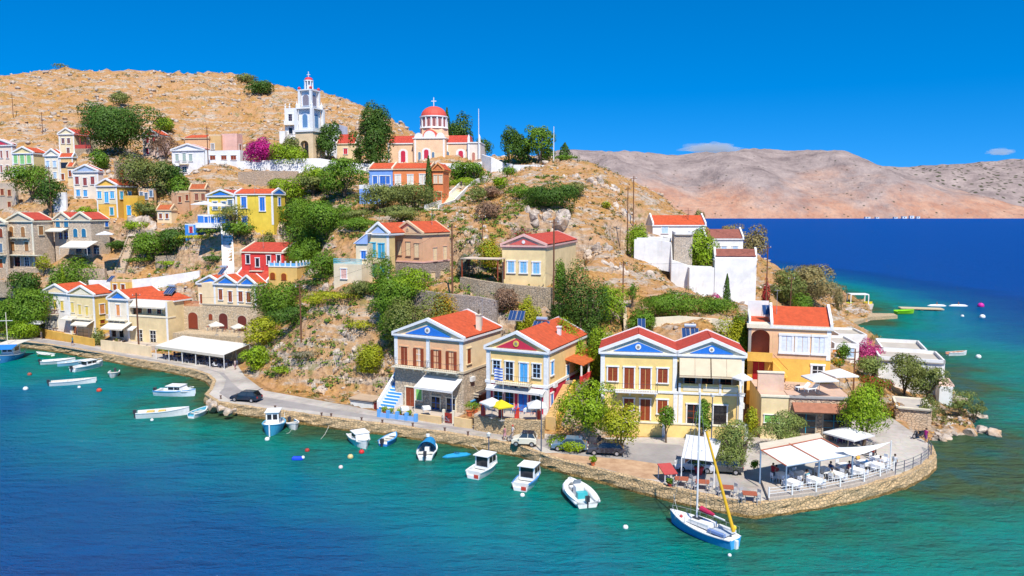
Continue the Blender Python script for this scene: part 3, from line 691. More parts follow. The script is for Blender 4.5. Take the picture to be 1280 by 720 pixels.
# ---- front row ------------------------------------------------------------
def houses_front():
    # A: blue pediment, peach upper front, grey stone lower storey
    h = House('large waterfront house with a blue pediment over peach walls, stone ground floor and white awning', 493, 579, 626, 424, 517, 97, -27, group='pedimented houses on the waterfront')
    A = h; NEAR.append((h, (h.w*.5+.35,), h.h-.5)); h.fore(3.6); mid = h.uv('F', 530, 470)[1]*0+h.uv('F', 579, 466)[1]; zf = mid
    h.walls(PL('cream'), z0=zf)
    h.walls(ST((.50, .44, .36)), z1=zf, name='stone_storey')
    h.part('wall_panel', MB().box(.55, h.w/2-.35, -.03, .1, zf+.2, h.h-.45).box(h.w/2+.35, h.w-.55, -.03, .1, zf+.2, h.h-.45), PL('peach'))
    h.pilasters((.28, h.w/2, h.w-.28), z0=zf, wd=.55)
    h.gable_y(2.0, 'roof', 'blue', body=PL('cream'), oculus='white')
    h.band(zf, .3, .12, PL('lstone'), name='string_course')
    zc = zf+.2+1.25
    us = [h.uv('F', x, y)[0] for x, y in ((505.5, 443), (524, 446), (546, 448), (565, 452))]
    h.win('F', [(us[0], zc)], 1.05, 2.5, 'brown', 'peach', 'door', px=False)
    h.win('F', [(us[1], zc)], 1.05, 2.5, 'white', 'peach', 'gdoor', px=False)
    h.win('F', [(us[2], zc), (us[3], zc)], 1.05, 2.5, 'brown', 'peach', 'gdoor', px=False)
    for i in (1, 2, 3):
        u = us[i]
        for q in (-.62, .58): mb = MB(); h.fb(mb, 'F', u+q-.25, u+q+.2, zc-1.25, zc+1.2, .11, .16); h.part('shutter', mb, PT('brown', .45))
    h.balcony('F', .3, h.w/2-.25, zf+.15, 1.15); h.balcony('F', h.w/2+.1, h.w-.4, zf+.15, 1.15)
    h.win('F', [(513, 497)], 1.35, 2.9, 'brown', 'pale', 'door'); h.win('F', [(524, 492)], .9, 1.7, 'green', 'pale')
    h.win('F', [(545, 507), (564, 509)], 1.3, 2.4, 'blue', 'pale', 'gdoor')
    u0 = h.uv('F', 531, 490)[0]; h.awning('F', u0, h.w-.1, zf-.85, 2.6, 1.1, 'white', posts=True)
    h.win('R', [(586, 445)], .9, 2.0, 'brown', 'cream')
    h.win('R', [(592, 506)], 1.2, 1.1, 'blue', 'sky', 'glass'); 
    v = h.uv('R', 604, 486)[1]; h.balcony('R', 2.5, 5.4, v, 1.2, rail='iron')
    h.chimney(0, 0, h.h-.1, 2.6, .6, x=h.w-.5, y=h.d*.48)
    h.part('chimney_pot', MB().cyl(h.w-.5, h.d*.48, h.h+2.65, h.h+3.2, .13), PT((.12, .08, .06)))
    # B: yellow with magenta ground floor
    h = House('yellow waterfront house with a red pediment and magenta taverna ground floor', 608, 684.5, 733, 440, 519, 91, -25, group='pedimented houses on the waterfront')
    NEAR.append((h, (.62,), h.h-.5)); h.fore(3.4); zf = h.uv('F', 684.5, 484)[1]; h.walls(PL((.84, .57, .23)), z0=zf); h.walls(PL('magenta'), z1=zf, name='ground_storey')
    h.gable_y(1.9, 'roof', 'magenta', body=PL((.84, .57, .23)), oculus='gold')
    h.pilasters((.25, h.w-.25), z0=zf+.15, wd=.5); h.pilasters((.25, h.w-.25), z1=zf, wd=.5); h.pilasters((.25,), z0=0, wd=.5, face='R')
    h.band(zf, .34, .14, PT('white'), name='string_course')
    vz = zf+.35
    us = [h.uv('F', x, y)[0] for x, y in ((621, 456), (637, 460), (655, 462), (671, 462))]
    h.win('F', [(us[0], vz+1.55), (us[3], vz+1.55)], .95, 1.7, 'lblue', 'white', 'glass', px=False)
    h.win('F', [(us[1], vz+1.2)], 1.0, 2.35, 'lblue', 'white', 'gdoor', px=False); h.win('F', [(us[2], vz+1.2)], 1.0, 2.35, 'sky', 'white', 'door', px=False)
    h.balcony('F', us[1]-1.4, us[2]+1.2, zf+.2, 1.2)
    for x, kind, c in ((623, 'gdoor', 'sky'), (637, 'gdoor', 'blue'), (654, 'door', 'blue'), (670, 'glass', 'lblue')):
        u = h.uv('F', x, 505)[0]; h.win('F', [(u, 1.3)], 1.15, 2.3, c, 'pink', kind, px=False)
    h.awning('F', .3, h.w-.2, zf-.35, .9, .35, 'white')
    h.win('R', [(690, 460)], .8, 1.7, 'sky', 'white'); h.win('R', [(689.5, 499)], .7, 1.5, 'blue', 'white')
    h.chimney(0, 0, h.h, 1.9, .45, x=h.w-1.4, y=h.d*.52, mat=PT('white'))
    # rear veranda with tiled lean-to
    z1 = h.uv('R', 720, 470)[1]
    ve = h; u0, u1 = h.d*.42, h.d+3.2
    h.part('veranda_floor', MB().box(h.w, h.w+2.3, u0, u1, z1-2.6, z1), ST('greystone'))
    h.part('veranda_roof', MB().slab([(h.w, u0, z1+3.1), (h.w+2.6, u0, z1+2.5), (h.w+2.6, u1, z1+2.5), (h.w, u1, z1+3.1)], .16), M('tile_y', (.70, .16, .04), .85))
    for q in np.linspace(u0+.15, u1-.15, 5): h.part('veranda_post', MB().box(h.w+2.1, h.w+2.3, q-.09, q+.09, z1, z1+2.5), PT('white'))
    for q in np.linspace(u0+.15, u1-.15, 5): h.part('veranda_plinth', MB().box(h.w+2.02, h.w+2.38, q-.18, q+.18, z1, z1+1.0), PT((.62, .05, .05)))
    mb = MB(); mb.box(h.w+2.16, h.w+2.24, u0, u1, z1+.85, z1+.93)
    for q in np.arange(u0, u1, .25): mb.box(h.w+2.18, h.w+2.22, q, q+.04, z1, z1+.85)
    h.part('veranda_railing', mb, PT((.62, .05, .05)))
    h.win('R', [(u0+.9, z1+1.1)], .9, 2.0, 'sky', 'white', 'door', px=False)
    # outside stair down the right-hand side
    st = empty('staircase', h.world(h.w+.05, 0), h.th, label='ochre stone staircase climbing beside the magenta and yellow house', cat='staircase')
    mb = MB(); n = 22; L = u0
    for i in range(n): mb.box(.12, 1.5, L*i/n-1.0, L*(i+1)/n-1.0, -1.5, z1*(i+1)/n)
    mb.build('steps', PL((.62, .42, .18)), st)
    MB().prism([(1.5, -1.0, -1.5), (1.8, -1.0, -1.5), (1.8, -1.0, .6), (1.5, -1.0, .6)], [(1.5, L-1, -1.5), (1.8, L-1, -1.5), (1.8, L-1, z1+.7), (1.5, L-1, z1+.7)]).build('parapet', PL('ochre'), st)
    # C: double house with two blue pediments
    h = House('wide yellow waterfront house with twin blue pediments and a cream blind', 751, 931, 0, 444.4, 534, 88.5, -9.5, d=9, group='pedimented houses on the waterfront')
    NEAR.append((h, (h.w-.7,), h.h*.5)); h.fore(2.3); yl = (.84, .61, .23); split = h.uv('F', 846.7, 443)[0]
    h.walls(PL(yl), x1=split)
    zf = h.uv('F', 931, 494)[1]
    h.walls(PL(yl), z1=zf, x0=split+.01, name='ground_storey')
    h.walls(PL('cream'), z0=zf, x0=split+.01, y0=2.2, name='upper_wall')
    h.walls(PL(yl), z0=zf+.001, z1=h.h, x0=h.w-.55, x1=h.w, y0=0, y1=2.2, name='pier')
    h.part('lintel', MB().box(split+.01, h.w, 0, 2.2, h.h-1.0, h.h), PL(yl))
    h.part('loggia_parapet', MB().box(split+.3, h.w-.1, -.1, .12, zf, zf+1.15), PL(yl))
    W2 = h.w-split
    for i in range(3):
        a = split+.5+(W2-.8)*i/3; h.part('parapet_panel', MB().box(a+.25, a+(W2-.8)/3-.3, -.14, -.1, zf+.3, zf+.9), PT('pale'))
    for i in range(4): a = split+.35+(W2-.7)*i/3; h.part('parapet_pillar', MB().box(a-.14, a+.14, -.16, .14, zf, zf+1.2), PT('white'))
    h.gable_y(1.75, 'roofd', 'blue', x1=split-.15, y1=7, oculus='white', body=PL('pale')); h.gable_y(1.55, 'roofd', 'blue', x0=split+.15, y1=7, oculus='white', body=PL('pale'))
    h.band(zf, .28, .12, PT('white'), name='string_course')
    h.pilasters((.25, split-.1, split+.5, h.w-.25), z1=zf, wd=.5); h.pilasters((.25, split-.25), z0=zf, wd=.5); h.pilasters((h.w-.28,), z0=zf, wd=.5)
    v = zf+.15
    for x, w_, hh in ((766, 1.15, 1.75), (786.5, 1.15, 2.6), (807, 1.2, 2.6), (828.5, 1.15, 1.75)):
        u = h.uv('F', x, 465)[0]; h.win('F', [(u, v+2.75-hh/2)], w_, hh, 'brown', 'white', 'door' if hh > 2 else 'shutter', px=False)
    ua, ub = h.uv('F', 769, 480)[0], h.uv('F', 822, 484)[0]; h.balcony('F', ua, ub, zf+.15, 1.25, mat=PT('white'))
    for x, hh in ((786, 1.5), (806.5, 2.6), (828, 1.7)):
        u = h.uv('F', x, 510)[0]; h.win('F', [(u, 2.95-hh/2)], 1.15, hh, 'brown', 'white', 'door' if hh > 2 else 'shutter', px=False)
    for x, c, k in ((867, 'brown', 'gdoor'), (900, 'dark', 'gdoor')):
        u = h.uv('F', x, 515)[0]; h.win('F', [(u, 1.3)], 1.5, 2.5, c, 'white', k, px=False)
    for x, c in ((862, 'brown'), (884, 'brown'), (907, 'brown')):
        u = h.uv('F', x, 480, 2.2)[0]; h.win('F', [(u, zf+1.3)], 1.3, 2.3, c, 'white', 'gdoor', px=False, off=2.2)
    a = h.awning('F', split+.25, split+W2*.5-.05, h.h-.25, 1.1, 2.15, (.80, .66, .46)); h.awning('F', split+W2*.5+.05, h.w-.35, h.h-.25, 1.1, 2.15, (.80, .66, .46))
    # yellow forecourt wall
    q = [h.world(split*.32, -2.4), h.world(h.w+.1, -2.4)]
    wl = empty('garden_wall', (q[0].x, q[0].y, QZ), h.th, label='low yellow forecourt wall with white piers before the twin-pediment house', cat='wall')
    L = (q[1]-q[0]).length; MB().box(0, L, -.12, .12, -.1, 1.55).build('wall', PL(yl), wl)
    MB().box(-.06, L+.06, -.2, .2, 1.55, 1.68).build('coping', PT('pale'), wl)
    for i in range(4): MB().box(L*i/3-.2, L*i/3+.2, -.22, .22, -.1, 1.95).build('pier', PT('white'), wl)
    # raised forecourt floor
    # R2: orange house with loggia, right
    h = House('orange house with an ochre base, arched loggia and three white shuttered windows', 936, 1040, 0, 410, 474, 94, -16, d=8.5)
    zf = h.uv('F', 1000, 449)[1]
    og = (.80, .48, .26); oc_ = (.80, .46, .09); hw = h.uv('F', 966, 420)[0]
    h.walls(PL(og), z0=zf, x0=hw); h.walls(PL(oc_), z1=zf, x0=hw, name='lower_wall')
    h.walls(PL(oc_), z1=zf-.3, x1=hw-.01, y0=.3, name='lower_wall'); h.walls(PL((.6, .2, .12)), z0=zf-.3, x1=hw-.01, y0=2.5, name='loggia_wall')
    h.part('loggia_side', MB().box(0, .35, 0, 2.5, zf-.3, h.h), PL('greystone'))
    n = 10; r_ = (hw-.7)/2; xc = .35+r_; zt = h.h-1.5
    arch = [(xc+r_*math.cos(math.pi*i/n), zt+.9*math.sin(math.pi*i/n)) for i in range(n+1)]
    h.part('loggia_arch', MB().pxz([(hw, zt), (hw, h.h), (.35, h.h), (.35, zt)][:0] or arch[::-1]+[(hw-.01, zt), (hw-.01, h.h), (.35, h.h)][:3][:0]+[(xc+r_, h.h), (xc-r_, h.h)][:0] or arch, 0, .35), PL(og)) if False else None
    mb = MB()
    for i in range(n):
        a, b = arch[i], arch[i+1]; mb.pxz([b, a, (a[0], h.h), (b[0], h.h)], 0, .35)
    mb.box(xc+r_, hw-.01, 0, .35, zf-.3, h.h); h.part('loggia_arch', mb, PL(og))
    h.part('loggia_parapet', MB().box(-.1, hw, -.9, -.7, zf-.4, zf+.75).box(-.1, hw, -.7, .3, zf-.4, zf-.2), PL(oc_))
    h.gable_x(1.9, (.70, .13, .06) if False else 'roof', x0=hw-.2, body=PL('white'), rim=.45)
    h.part('roof_deck', MB().box(.2, hw-.25, .2, h.d-.2, h.h-.02, h.h+.05), M('tile_x', C['roof'], .85))
    h.part('parapet', MB().box(0, hw-.22, h.d-.3, h.d, h.h-2, h.h+2.2).box(0, .25, .3, h.d-.3, h.h-.2, h.h+.9), PL('white'))
    h.band(h.h-.12, .5, .22, PT('pale'), y1=2)
    h.pilasters((h.w-.3,), z0=zf, wd=.5)
    u = [h.uv('F', x, 428)[0] for x in (983, 1003, 1024)]
    h.win('F', [(q, zf+1.9) for q in u], 1.2, 2.1, 'lblue', 'white', px=False, fw=.3, sh_=None) if False else h.win('F', [(q, zf+1.9) for q in u], 1.2, 2.1, (.72, .76, .82), 'white', px=False, fw=.3)
    h.win('F', [(948, 465)], 1.3, 2.6, (.42, .02, .02), (.42, .02, .02), 'door', off=.3, fw=.05)
    h.win('F', [(1022, 463)], 1.2, 1.2, 'white', 'white', 'glass', fw=.25)
    # slim stair on the ochre wall
    mb = MB(); u0 = hw+.1; u1 = h.uv('F', 984, 465)[0]
    for i in range(12): mb.box(u0+(u1-u0)*i/12, u0+(u1-u0)*(i+1)/12, -1.0, -.02, 0, (zf-.4)*(12-i)/12)
    h.part('outside_stair', mb, PL(oc_))
    mb = MB().tube([(u0, -1.0, zf+.6), (u1, -1.0, 1.1)], .03, 5); h.part('handrail', mb, PT('brown'))
    return A
def terraces_right():
    # stone terrace storey under the orange house (taverna front)
    h = House('rough stone taverna ground floor with a tiled lean-to below the orange house', 987, 1066, 0, 500, 545, 86, -9, name='taverna', cat='taverna', d=9)
    h.walls(ST((.50, .40, .31), 1.8)); v = h.h
    h.part('coping', MB().box(-.1, h.w+.1, -.15, .3, v, v+.25), PT('grey'))
    h.part('roof_terrace', MB().box(0, h.w, .3, h.d, v-.05, v+.04), PL((.56, .38, .28)))
    h.part('lean_to_roof', MB().slab([(.3, -1.5, 3.0), (h.w-.6, -1.5, 3.0), (h.w-.6, 0, 3.75), (.3, 0, 3.75)], .14), M('tile_x', (.52, .22, .13), .85))
    h.win('F', [(1.9, 1.25), ], 2.1, 2.3, 'teal', 'stone', 'gdoor', px=False); h.win('F', [(5.0, 1.3)], 2.3, 2.5, 'teal', 'stone', 'gdoor', px=False)
    T1 = h
    h = House('pale yellow annexe with a blush rooftop terrace beside the stone taverna', 952, 986, 0, 497, 545, 86.5, -9, name='annexe', cat='annexe', d=9)
    h.walls(PL((.80, .62, .34))); h.part('coping', MB().box(-.1, h.w+.05, -.12, .3, h.h, h.h+.2), PT('pale')); h.part('roof_terrace', MB().box(0, h.w, .3, h.d, h.h-.05, h.h+.05), PL((.62, .42, .31)))
    h.win('F', [(1.2, 2.0, 1.6, .9)], 1, 1, 'green', 'white', 'shutter', px=False, fw=.1)
    h.part('upper_wall', MB().box(0, h.w, 3.0, 3.4, h.h+.05, h.h+2.2), PL((.70, .50, .38)))
    mb = MB(); 
    for u in np.arange(h.w-.3, h.w, .3): mb.box(u, u+.04, .3, 3, h.h+.1, h.h+1.2)
    h.part('upper_coping', MB().box(-.05, h.w+.05, 2.9, 3.5, h.h+2.2, h.h+2.35), PT('pale'))
    return T1
# ---- left waterfront and hill ------------------------------------------------
def houses_left():
    g = 'pedimented houses at the left end of the quay'
    h = House('narrow white three-bay house, first of the left waterfront row', 53.5, 84.8, 0, 366.4, 414, 147, -22, d=6, group=g)
    h.walls(PL((.78, .74, .68))); h.gable_y(1.5, 'roof', 'cream', body=PL((.78, .74, .68)), rim=.25)
    h.win('F', [(60, 379), (69, 380.5), (78, 382)], .8, 2.0, 'gold', 'pale'); h.win('F', [(61, 402), (70, 404)], .9, 1.8, 'grey', 'pale')
    h.balcony('F', 1.2, 4.6, h.uv('F', 68, 392)[1], .9, rail='brown')
    h = House('bright yellow house with a cream front and awning, second of the left waterfront row', 85.5, 117.5, 141, 369, 426, 144, -22, group=g)
    zf = h.uv('F', 117, 399)[1]; h.walls(PL((.80, .55, .14))); h.part('front_panel', MB().box(.1, h.w-.1, -.04, 0, .2, h.h-.3), PL((.80, .64, .34)))
    h.gable_y(1.55, 'roof', 'pale', body=PL((.8, .6, .25))); h.pilasters((.2, h.w-.2))
    h.win('F', [(91, 384), (100, 387), (109, 389)], .8, 2.1, 'gold', 'pale'); h.balcony('F', .4, h.w-.5, zf, 1.0, rail='white')
    h.win('F', [(94, 411)], 1.0, 2, 'brown', 'pale'); h.win('F', [(3.8, 1.3)], 3.2, 2.2, 'dark', 'pale', 'gdoor', px=False)
    h.awning('F', 2.6, h.w-.2, zf-.2, 2.0, .9, 'awn'); h.awning('F', -1.2, 2.3, zf+.3, 1.4, .5, 'awn')
    h.win('R', [(127.5, 386)], 1.1, 2.0, 'orange', 'white'); h.win('R', [(128, 402)], 1.1, .8, 'brown', 'gold')
    # yard wall of the two
    a = atz(45, 417, QZ); b = atz(72, 424, QZ); c = atz(118, 433, QZ)
    wallpath('cream forecourt wall before the slim house and long taverna at the left', [(*atz(127, 437, QZ).to_2d(), QZ+1.9), (*atz(158, 441, QZ).to_2d(), QZ+1.9), (*atz(189, 446, QZ).to_2d(), QZ+1.9)], 2.2, PL('cream'), .25, 'garden_wall')
    wallpath('ochre garden wall in front of the left waterfront houses', [(a.x, a.y, QZ+1.4), (b.x, b.y, QZ+1.5), (c.x, c.y, QZ+1.5)], 2.2, PL('ochre'), .25, 'garden_wall')
    h = House('slim cream house with a small blue pediment and ground-floor awning', 135, 160, 166, 374, 423, 139, -20, group=g)
    h.walls(PL((.78, .68, .52))); h.gable_y(1.5, 'roof', 'blue', y1=9, body=PL('cream')); h.pilasters((.2, h.w-.2))
    zf = h.uv('F', 150, 400)[1]; h.win('F', [(148, 388)], .9, 2.4, 'orange', 'white', 'door'); h.balcony('F', .2, h.w-.2, zf+.1, 1, rail='white')
    h.awning('F', .4, h.w+.8, zf-.3, 2.6, 1.1, 'awn'); h.win('F', [(1.2, 1.2), (3.2, 1.2)], 1.1, 2.2, 'dark', 'pale', 'gdoor', px=False)
    h = House('long cream taverna with red roof and wide pale roof blind', 161, 209, 238, 377, 430, 136, -20, name='taverna', cat='taverna')
    h.fore(3); cr = (.74, .58, .32); h.walls(PL(cr), z1=h.h*.62); h.walls(PL(cr), z0=h.h*.62+.001, y0=1.8, name='upper_wall'); h.walls(PL(cr), z0=h.h*.62+.001, z1=h.h-.02, x0=h.w-.5, y0=0, y1=1.8, name='pier')
    h.hip(1.5, 'roof', ridge='x', y0=1.8)
    h.awning('F', .2, h.w-.6, h.h-.05, 1.4, 1.25, 'awn', off=1.2)
    h.band(h.h*.62, .25, .1, PT('pale'), name='string_course', y1=1.8)
    for u in np.linspace(1.0, h.w-1.4, 4): h.win('F', [(u, h.h*.62+1.1)], 1.1, 1.6, 'brown', 'pale', 'gdoor', px=False, off=1.8)
    h.win('F', [(h.w*.25, 1.3), (h.w*.6, 1.3)], 1.4, 2.3, 'white', 'pale', 'gdoor', px=False); h.pilasters((h.w-.25,))
    h.awning('F', -.1, 1.9, 3.1, 1.2, .5, 'white')
    # H4
    h = House('restaurant house with arched stone ground floor and three small blue pediments', 252, 320, 334, 356, 418, 138, -19, name='restaurant', cat='restaurant')
    zf = h.uv('F', 320, 383)[1]; h.walls(ST((.58, .49, .36)), z1=zf, name='stone_storey'); h.walls(PL('cream'), z0=zf); H4 = h; h.fore(4.0, x0=-4, mat=ST('lstone'))
    mid = h.uv('F', 296.7, 355)[0]; left = h.uv('F', 268, 355)[0]
    h.gable_y(1.5, 'roof', 'blue', x0=mid+.1, body=PL('cream'), y1=h.d*.9, rim=.25); h.gable_y(1.5, 'roof', 'blue', x0=left, x1=mid-.1, y1=h.d*.9, body=PL('cream'), rim=.25)
    h.pilasters((left, mid, h.w-.2), z0=zf, wd=.4); h.band(zf, .25, .1, PL('lstone'), name='string_course')
    h.win('F', [(276, 368), (288, 370.5)], .85, 2.1, 'brown', 'white'); h.win('F', [(301, 370.5), (311, 371.5)], .95, 2.0, 'brown', 'white')
    h.win('F', [(279.5, 401), (303, 404)], 2.0, 3.0, (.14, .03, .02), 'lstone', 'arch'); h.win('F', [(263.5, 396)], .9, 1.2, 'brown', 'lstone', 'arch')
    x0 = h.uv('F', 225, 395)[0]
    h.walls(ST((.58, .49, .36)), z1=zf-.7, x0=x0, x1=-.01, y0=.6, y1=5, name='stone_wing')
    q = h.uv('F', 239, 403)[0]; h.win('F', [(q, 1.9)], 2.3, 3.3, (.22, .04, .02), 'lstone', 'arch', px=False, off=.6)
    h.walls(PL('cream'), z0=zf-.7, z1=h.h-.4, x0=x0+2.4, x1=left-.02, y0=2.6, y1=6.5, name='upper_wing'); h.gable_y(1.4, 'roof', 'blue', x0=x0+2.4, x1=left-.1, y0=2.6, y1=7, z=h.h-.4, body=PL('cream'), rim=.25)
    h.win('F', [(x0+3.4, zf+.6), (x0+5.8, zf+.8)], .95, 2.0, 'brown', 'white', px=False, off=2.6)
    mb = MB()
    for u in np.arange(x0, x0+4.5, .3): mb.box(u, u+.08, .62, .7, zf-.7, zf+.2)
    mb.box(x0, x0+4.5, .6, .72, zf+.2, zf+.3); h.part('balustrade', mb, PT('terra'))
    # H5 red house + ochre annexe
    h = House('scarlet house with a red roof, white-framed windows and a small balcony', 301.6, 354, 385, 315, 352, 151, -14)
    h.walls(PL((.68, .055, .045))); h.gable_x(1.6, 'roofd', cor='pale', body=PL((.68, .055, .045)), rim=.25)
    h.win('F', [(310, 324), (322, 328), (336, 325), (348.5, 324)], .8, 1.8, 'dark', 'white', 'glass'); h.balcony('F', h.uv('F', 314, 330)[0], h.uv('F', 330, 330)[0], h.uv('F', 322, 338)[1], .9)
    h.win('R', [(376, 322)], 1.2, 1.3, 'dark', 'white', 'glass')
    h = House('low scarlet wing with a terracotta roof stepping down from the scarlet house', 290, 334, 0, 352, 366, 147, -14, d=4.5, name='annexe', cat='annexe')
    h.walls(PL((.68, .055, .045))); h.gable_x(2.6, 'roofd', cor='white', body=PL((.68, .055, .045)), y1=9)
    h = House('ochre annexe with arched windows and a blue and white roof balustrade', 335.6, 371, 388, 333, 358, 145, -16, name='annexe', cat='annexe')
    h.walls(PL((.72, .47, .15))); h.win('F', [(341, 345), (355, 346)], 1.1, 1.4, (.28, .06, .01), 'ochre', 'arch'); mb = MB(); mw = MB()
    for a, b, fc in ((0, h.w, 'F'), (0, h.d, 'R')):
        n = int((b-a)/1.2)
        for i in range(n+1): h.fb(mw, fc, a+(b-a-.25)*i/n, a+(b-a-.25)*i/n+.25, h.h, h.h+1.0, -.2, .03)
        h.fb(mb, fc, a, b, h.h, h.h+.6, -.12, -.02); h.fb(mw, fc, a, b, h.h-.2, h.h-.002, -.1, .1)
    h.part('balustrade', mb, PT((.15, .42, .72))); h.part('balustrade_pillar', mw, PT('white')); h.part('roof_deck', MB().box(0, h.w-.3, .3, h.d, h.h-.05, h.h+.03), PL('pale'))
    # H6 peach
    h = House('plain peach house on a grey stone base with boarded cream windows', 492.4, 528, 562, 292, 359, 128, -33)
    zf = h.uv('F', 528, 328)[1]; h.walls(PL((.74, .42, .24)), z0=zf); h.walls(ST((.33, .29, .27)), z1=zf, name='stone_storey')
    h.gable_y(1.75, 'roof', 'tan', cor='tan', body=PL((.74, .45, .27)), oculus='tan')
    h.win('F', [(499.5, 310), (510.5, 311), (521, 313)], .95, 2.4, 'cream', (.45, .28, .18), fw=.08); h.win('R', [(543.5, 318), (556, 316)], .95, 2.3, 'cream', (.6, .4, .3), fw=.1)
    h.win('R', [(541, 347), (553, 344.5)], 1.1, 1.9, 'cream', (.5, .4, .3), fw=.1); h.band(zf, .25, .08, PL('pink'), name='string_course')
    # H7
    h = House('tall pale yellow house with a light blue pediment and turquoise terrace', 459.8, 486, 493.5, 292, 350, 126, -24)
    h.walls(PL((.76, .56, .24))); h.part('front_panel', MB().box(.1, h.w-.1, -.04, 0, .2, h.h-.3), PL((.76, .63, .42)))
    h.gable_y(1.5, 'roof', (.35, .48, .80), y1=8, body=PL('cream'), oculus=None); h.pilasters((.2, h.w-.2)); h.win('F', [(466, 312), (477, 313)], 1.0, 2.2, (.05, .35, .55), (.1, .45, .65)); h.win('F', [(468, 338), (478, 340)], 1.1, 2.2, 'teal', (.3, .18, .12), 'door')
    h = House('low pale wing with half a blue pediment and a turquoise railed terrace', 417, 452, 0, 331.5, 352, 124, -20, d=5, name='annexe', cat='annexe')
    h.walls(PL((.76, .62, .42))); h.win('F', [(430, 342)], 1.0, 1.6, 'pink', 'white'); zt = h.h; h.part('roof_deck', MB().box(0, h.w, 0, h.d, zt, zt+.15), PL('pale'))
    mb = MB()
    for z in (.3, .6, .95): mb.box(0, h.w, .02, .08, zt+z, zt+z+.06)
    for u in np.arange(0, h.w, .22): mb.box(u, u+.06, .02, .08, zt+.15, zt+.95)
    h.part('railing', mb, PT((.15, .55, .65)))
    x0 = h.w*.6; h.walls(PL((.76, .62, .42)), z0=zt+.15, z1=zt+3.4, x0=x0, y0=1.8, name='upper_room', skirt=False)
    h.part('half_pediment', MB().pxz([(x0-.2, zt+3.4), (h.w+.1, zt+3.4), (h.w+.1, zt+5.0)], 1.6, 1.95), PT((.35, .48, .80))); h.part('roof', MB().slab([(x0-.3, 1.5, zt+3.5), (h.w, 1.5, zt+5.15), (h.w, h.d+.2, zt+5.15), (x0-.3, h.d+.2, zt+3.5)], .15), PT('white'))
    h.win('F', [(x0+1.5, zt+1.6)], .9, 1.3, 'blue', 'white', px=False, off=1.8)
    # H8
    h = House('square pale yellow house with a red pediment and three light blue windows', 627.7, 682, 720, 307, 357, 118, -17)
    h.walls(PL((.80, .62, .32))); h.gable_y(1.35, 'roofd', (.60, .12, .10), cor='pink', body=PL('cream'), oculus='white')
    h.win('F', [(639, 333.5), (654.5, 334), (670.5, 335)], 1.0, 1.75, (.22, .50, .75), 'white', fw=.22)
    # white box lean-to by the road and blue-white stairs by house A
    h = House('squat whitewashed hut with a flat brown roof beside the road', 438, 465.5, 478, 502, 521, 104, -24, name='hut', cat='hut')
    h.walls(PL('white')); h.part('roof', MB().box(-.2, h.w+.2, -.2, h.d+.2, h.h, h.h+.18), PL((.5, .36, .24))); h.part('cornice', MB().box(-.1, h.w+.1, -.1, h.d+.1, h.h-.25, h.h-.002), PT('grey')); h.win('R', [(.8, h.h*.45)], .9, 1.7, (.25, .04, .04), (.25, .04, .04), 'door', px=False, fw=.04)

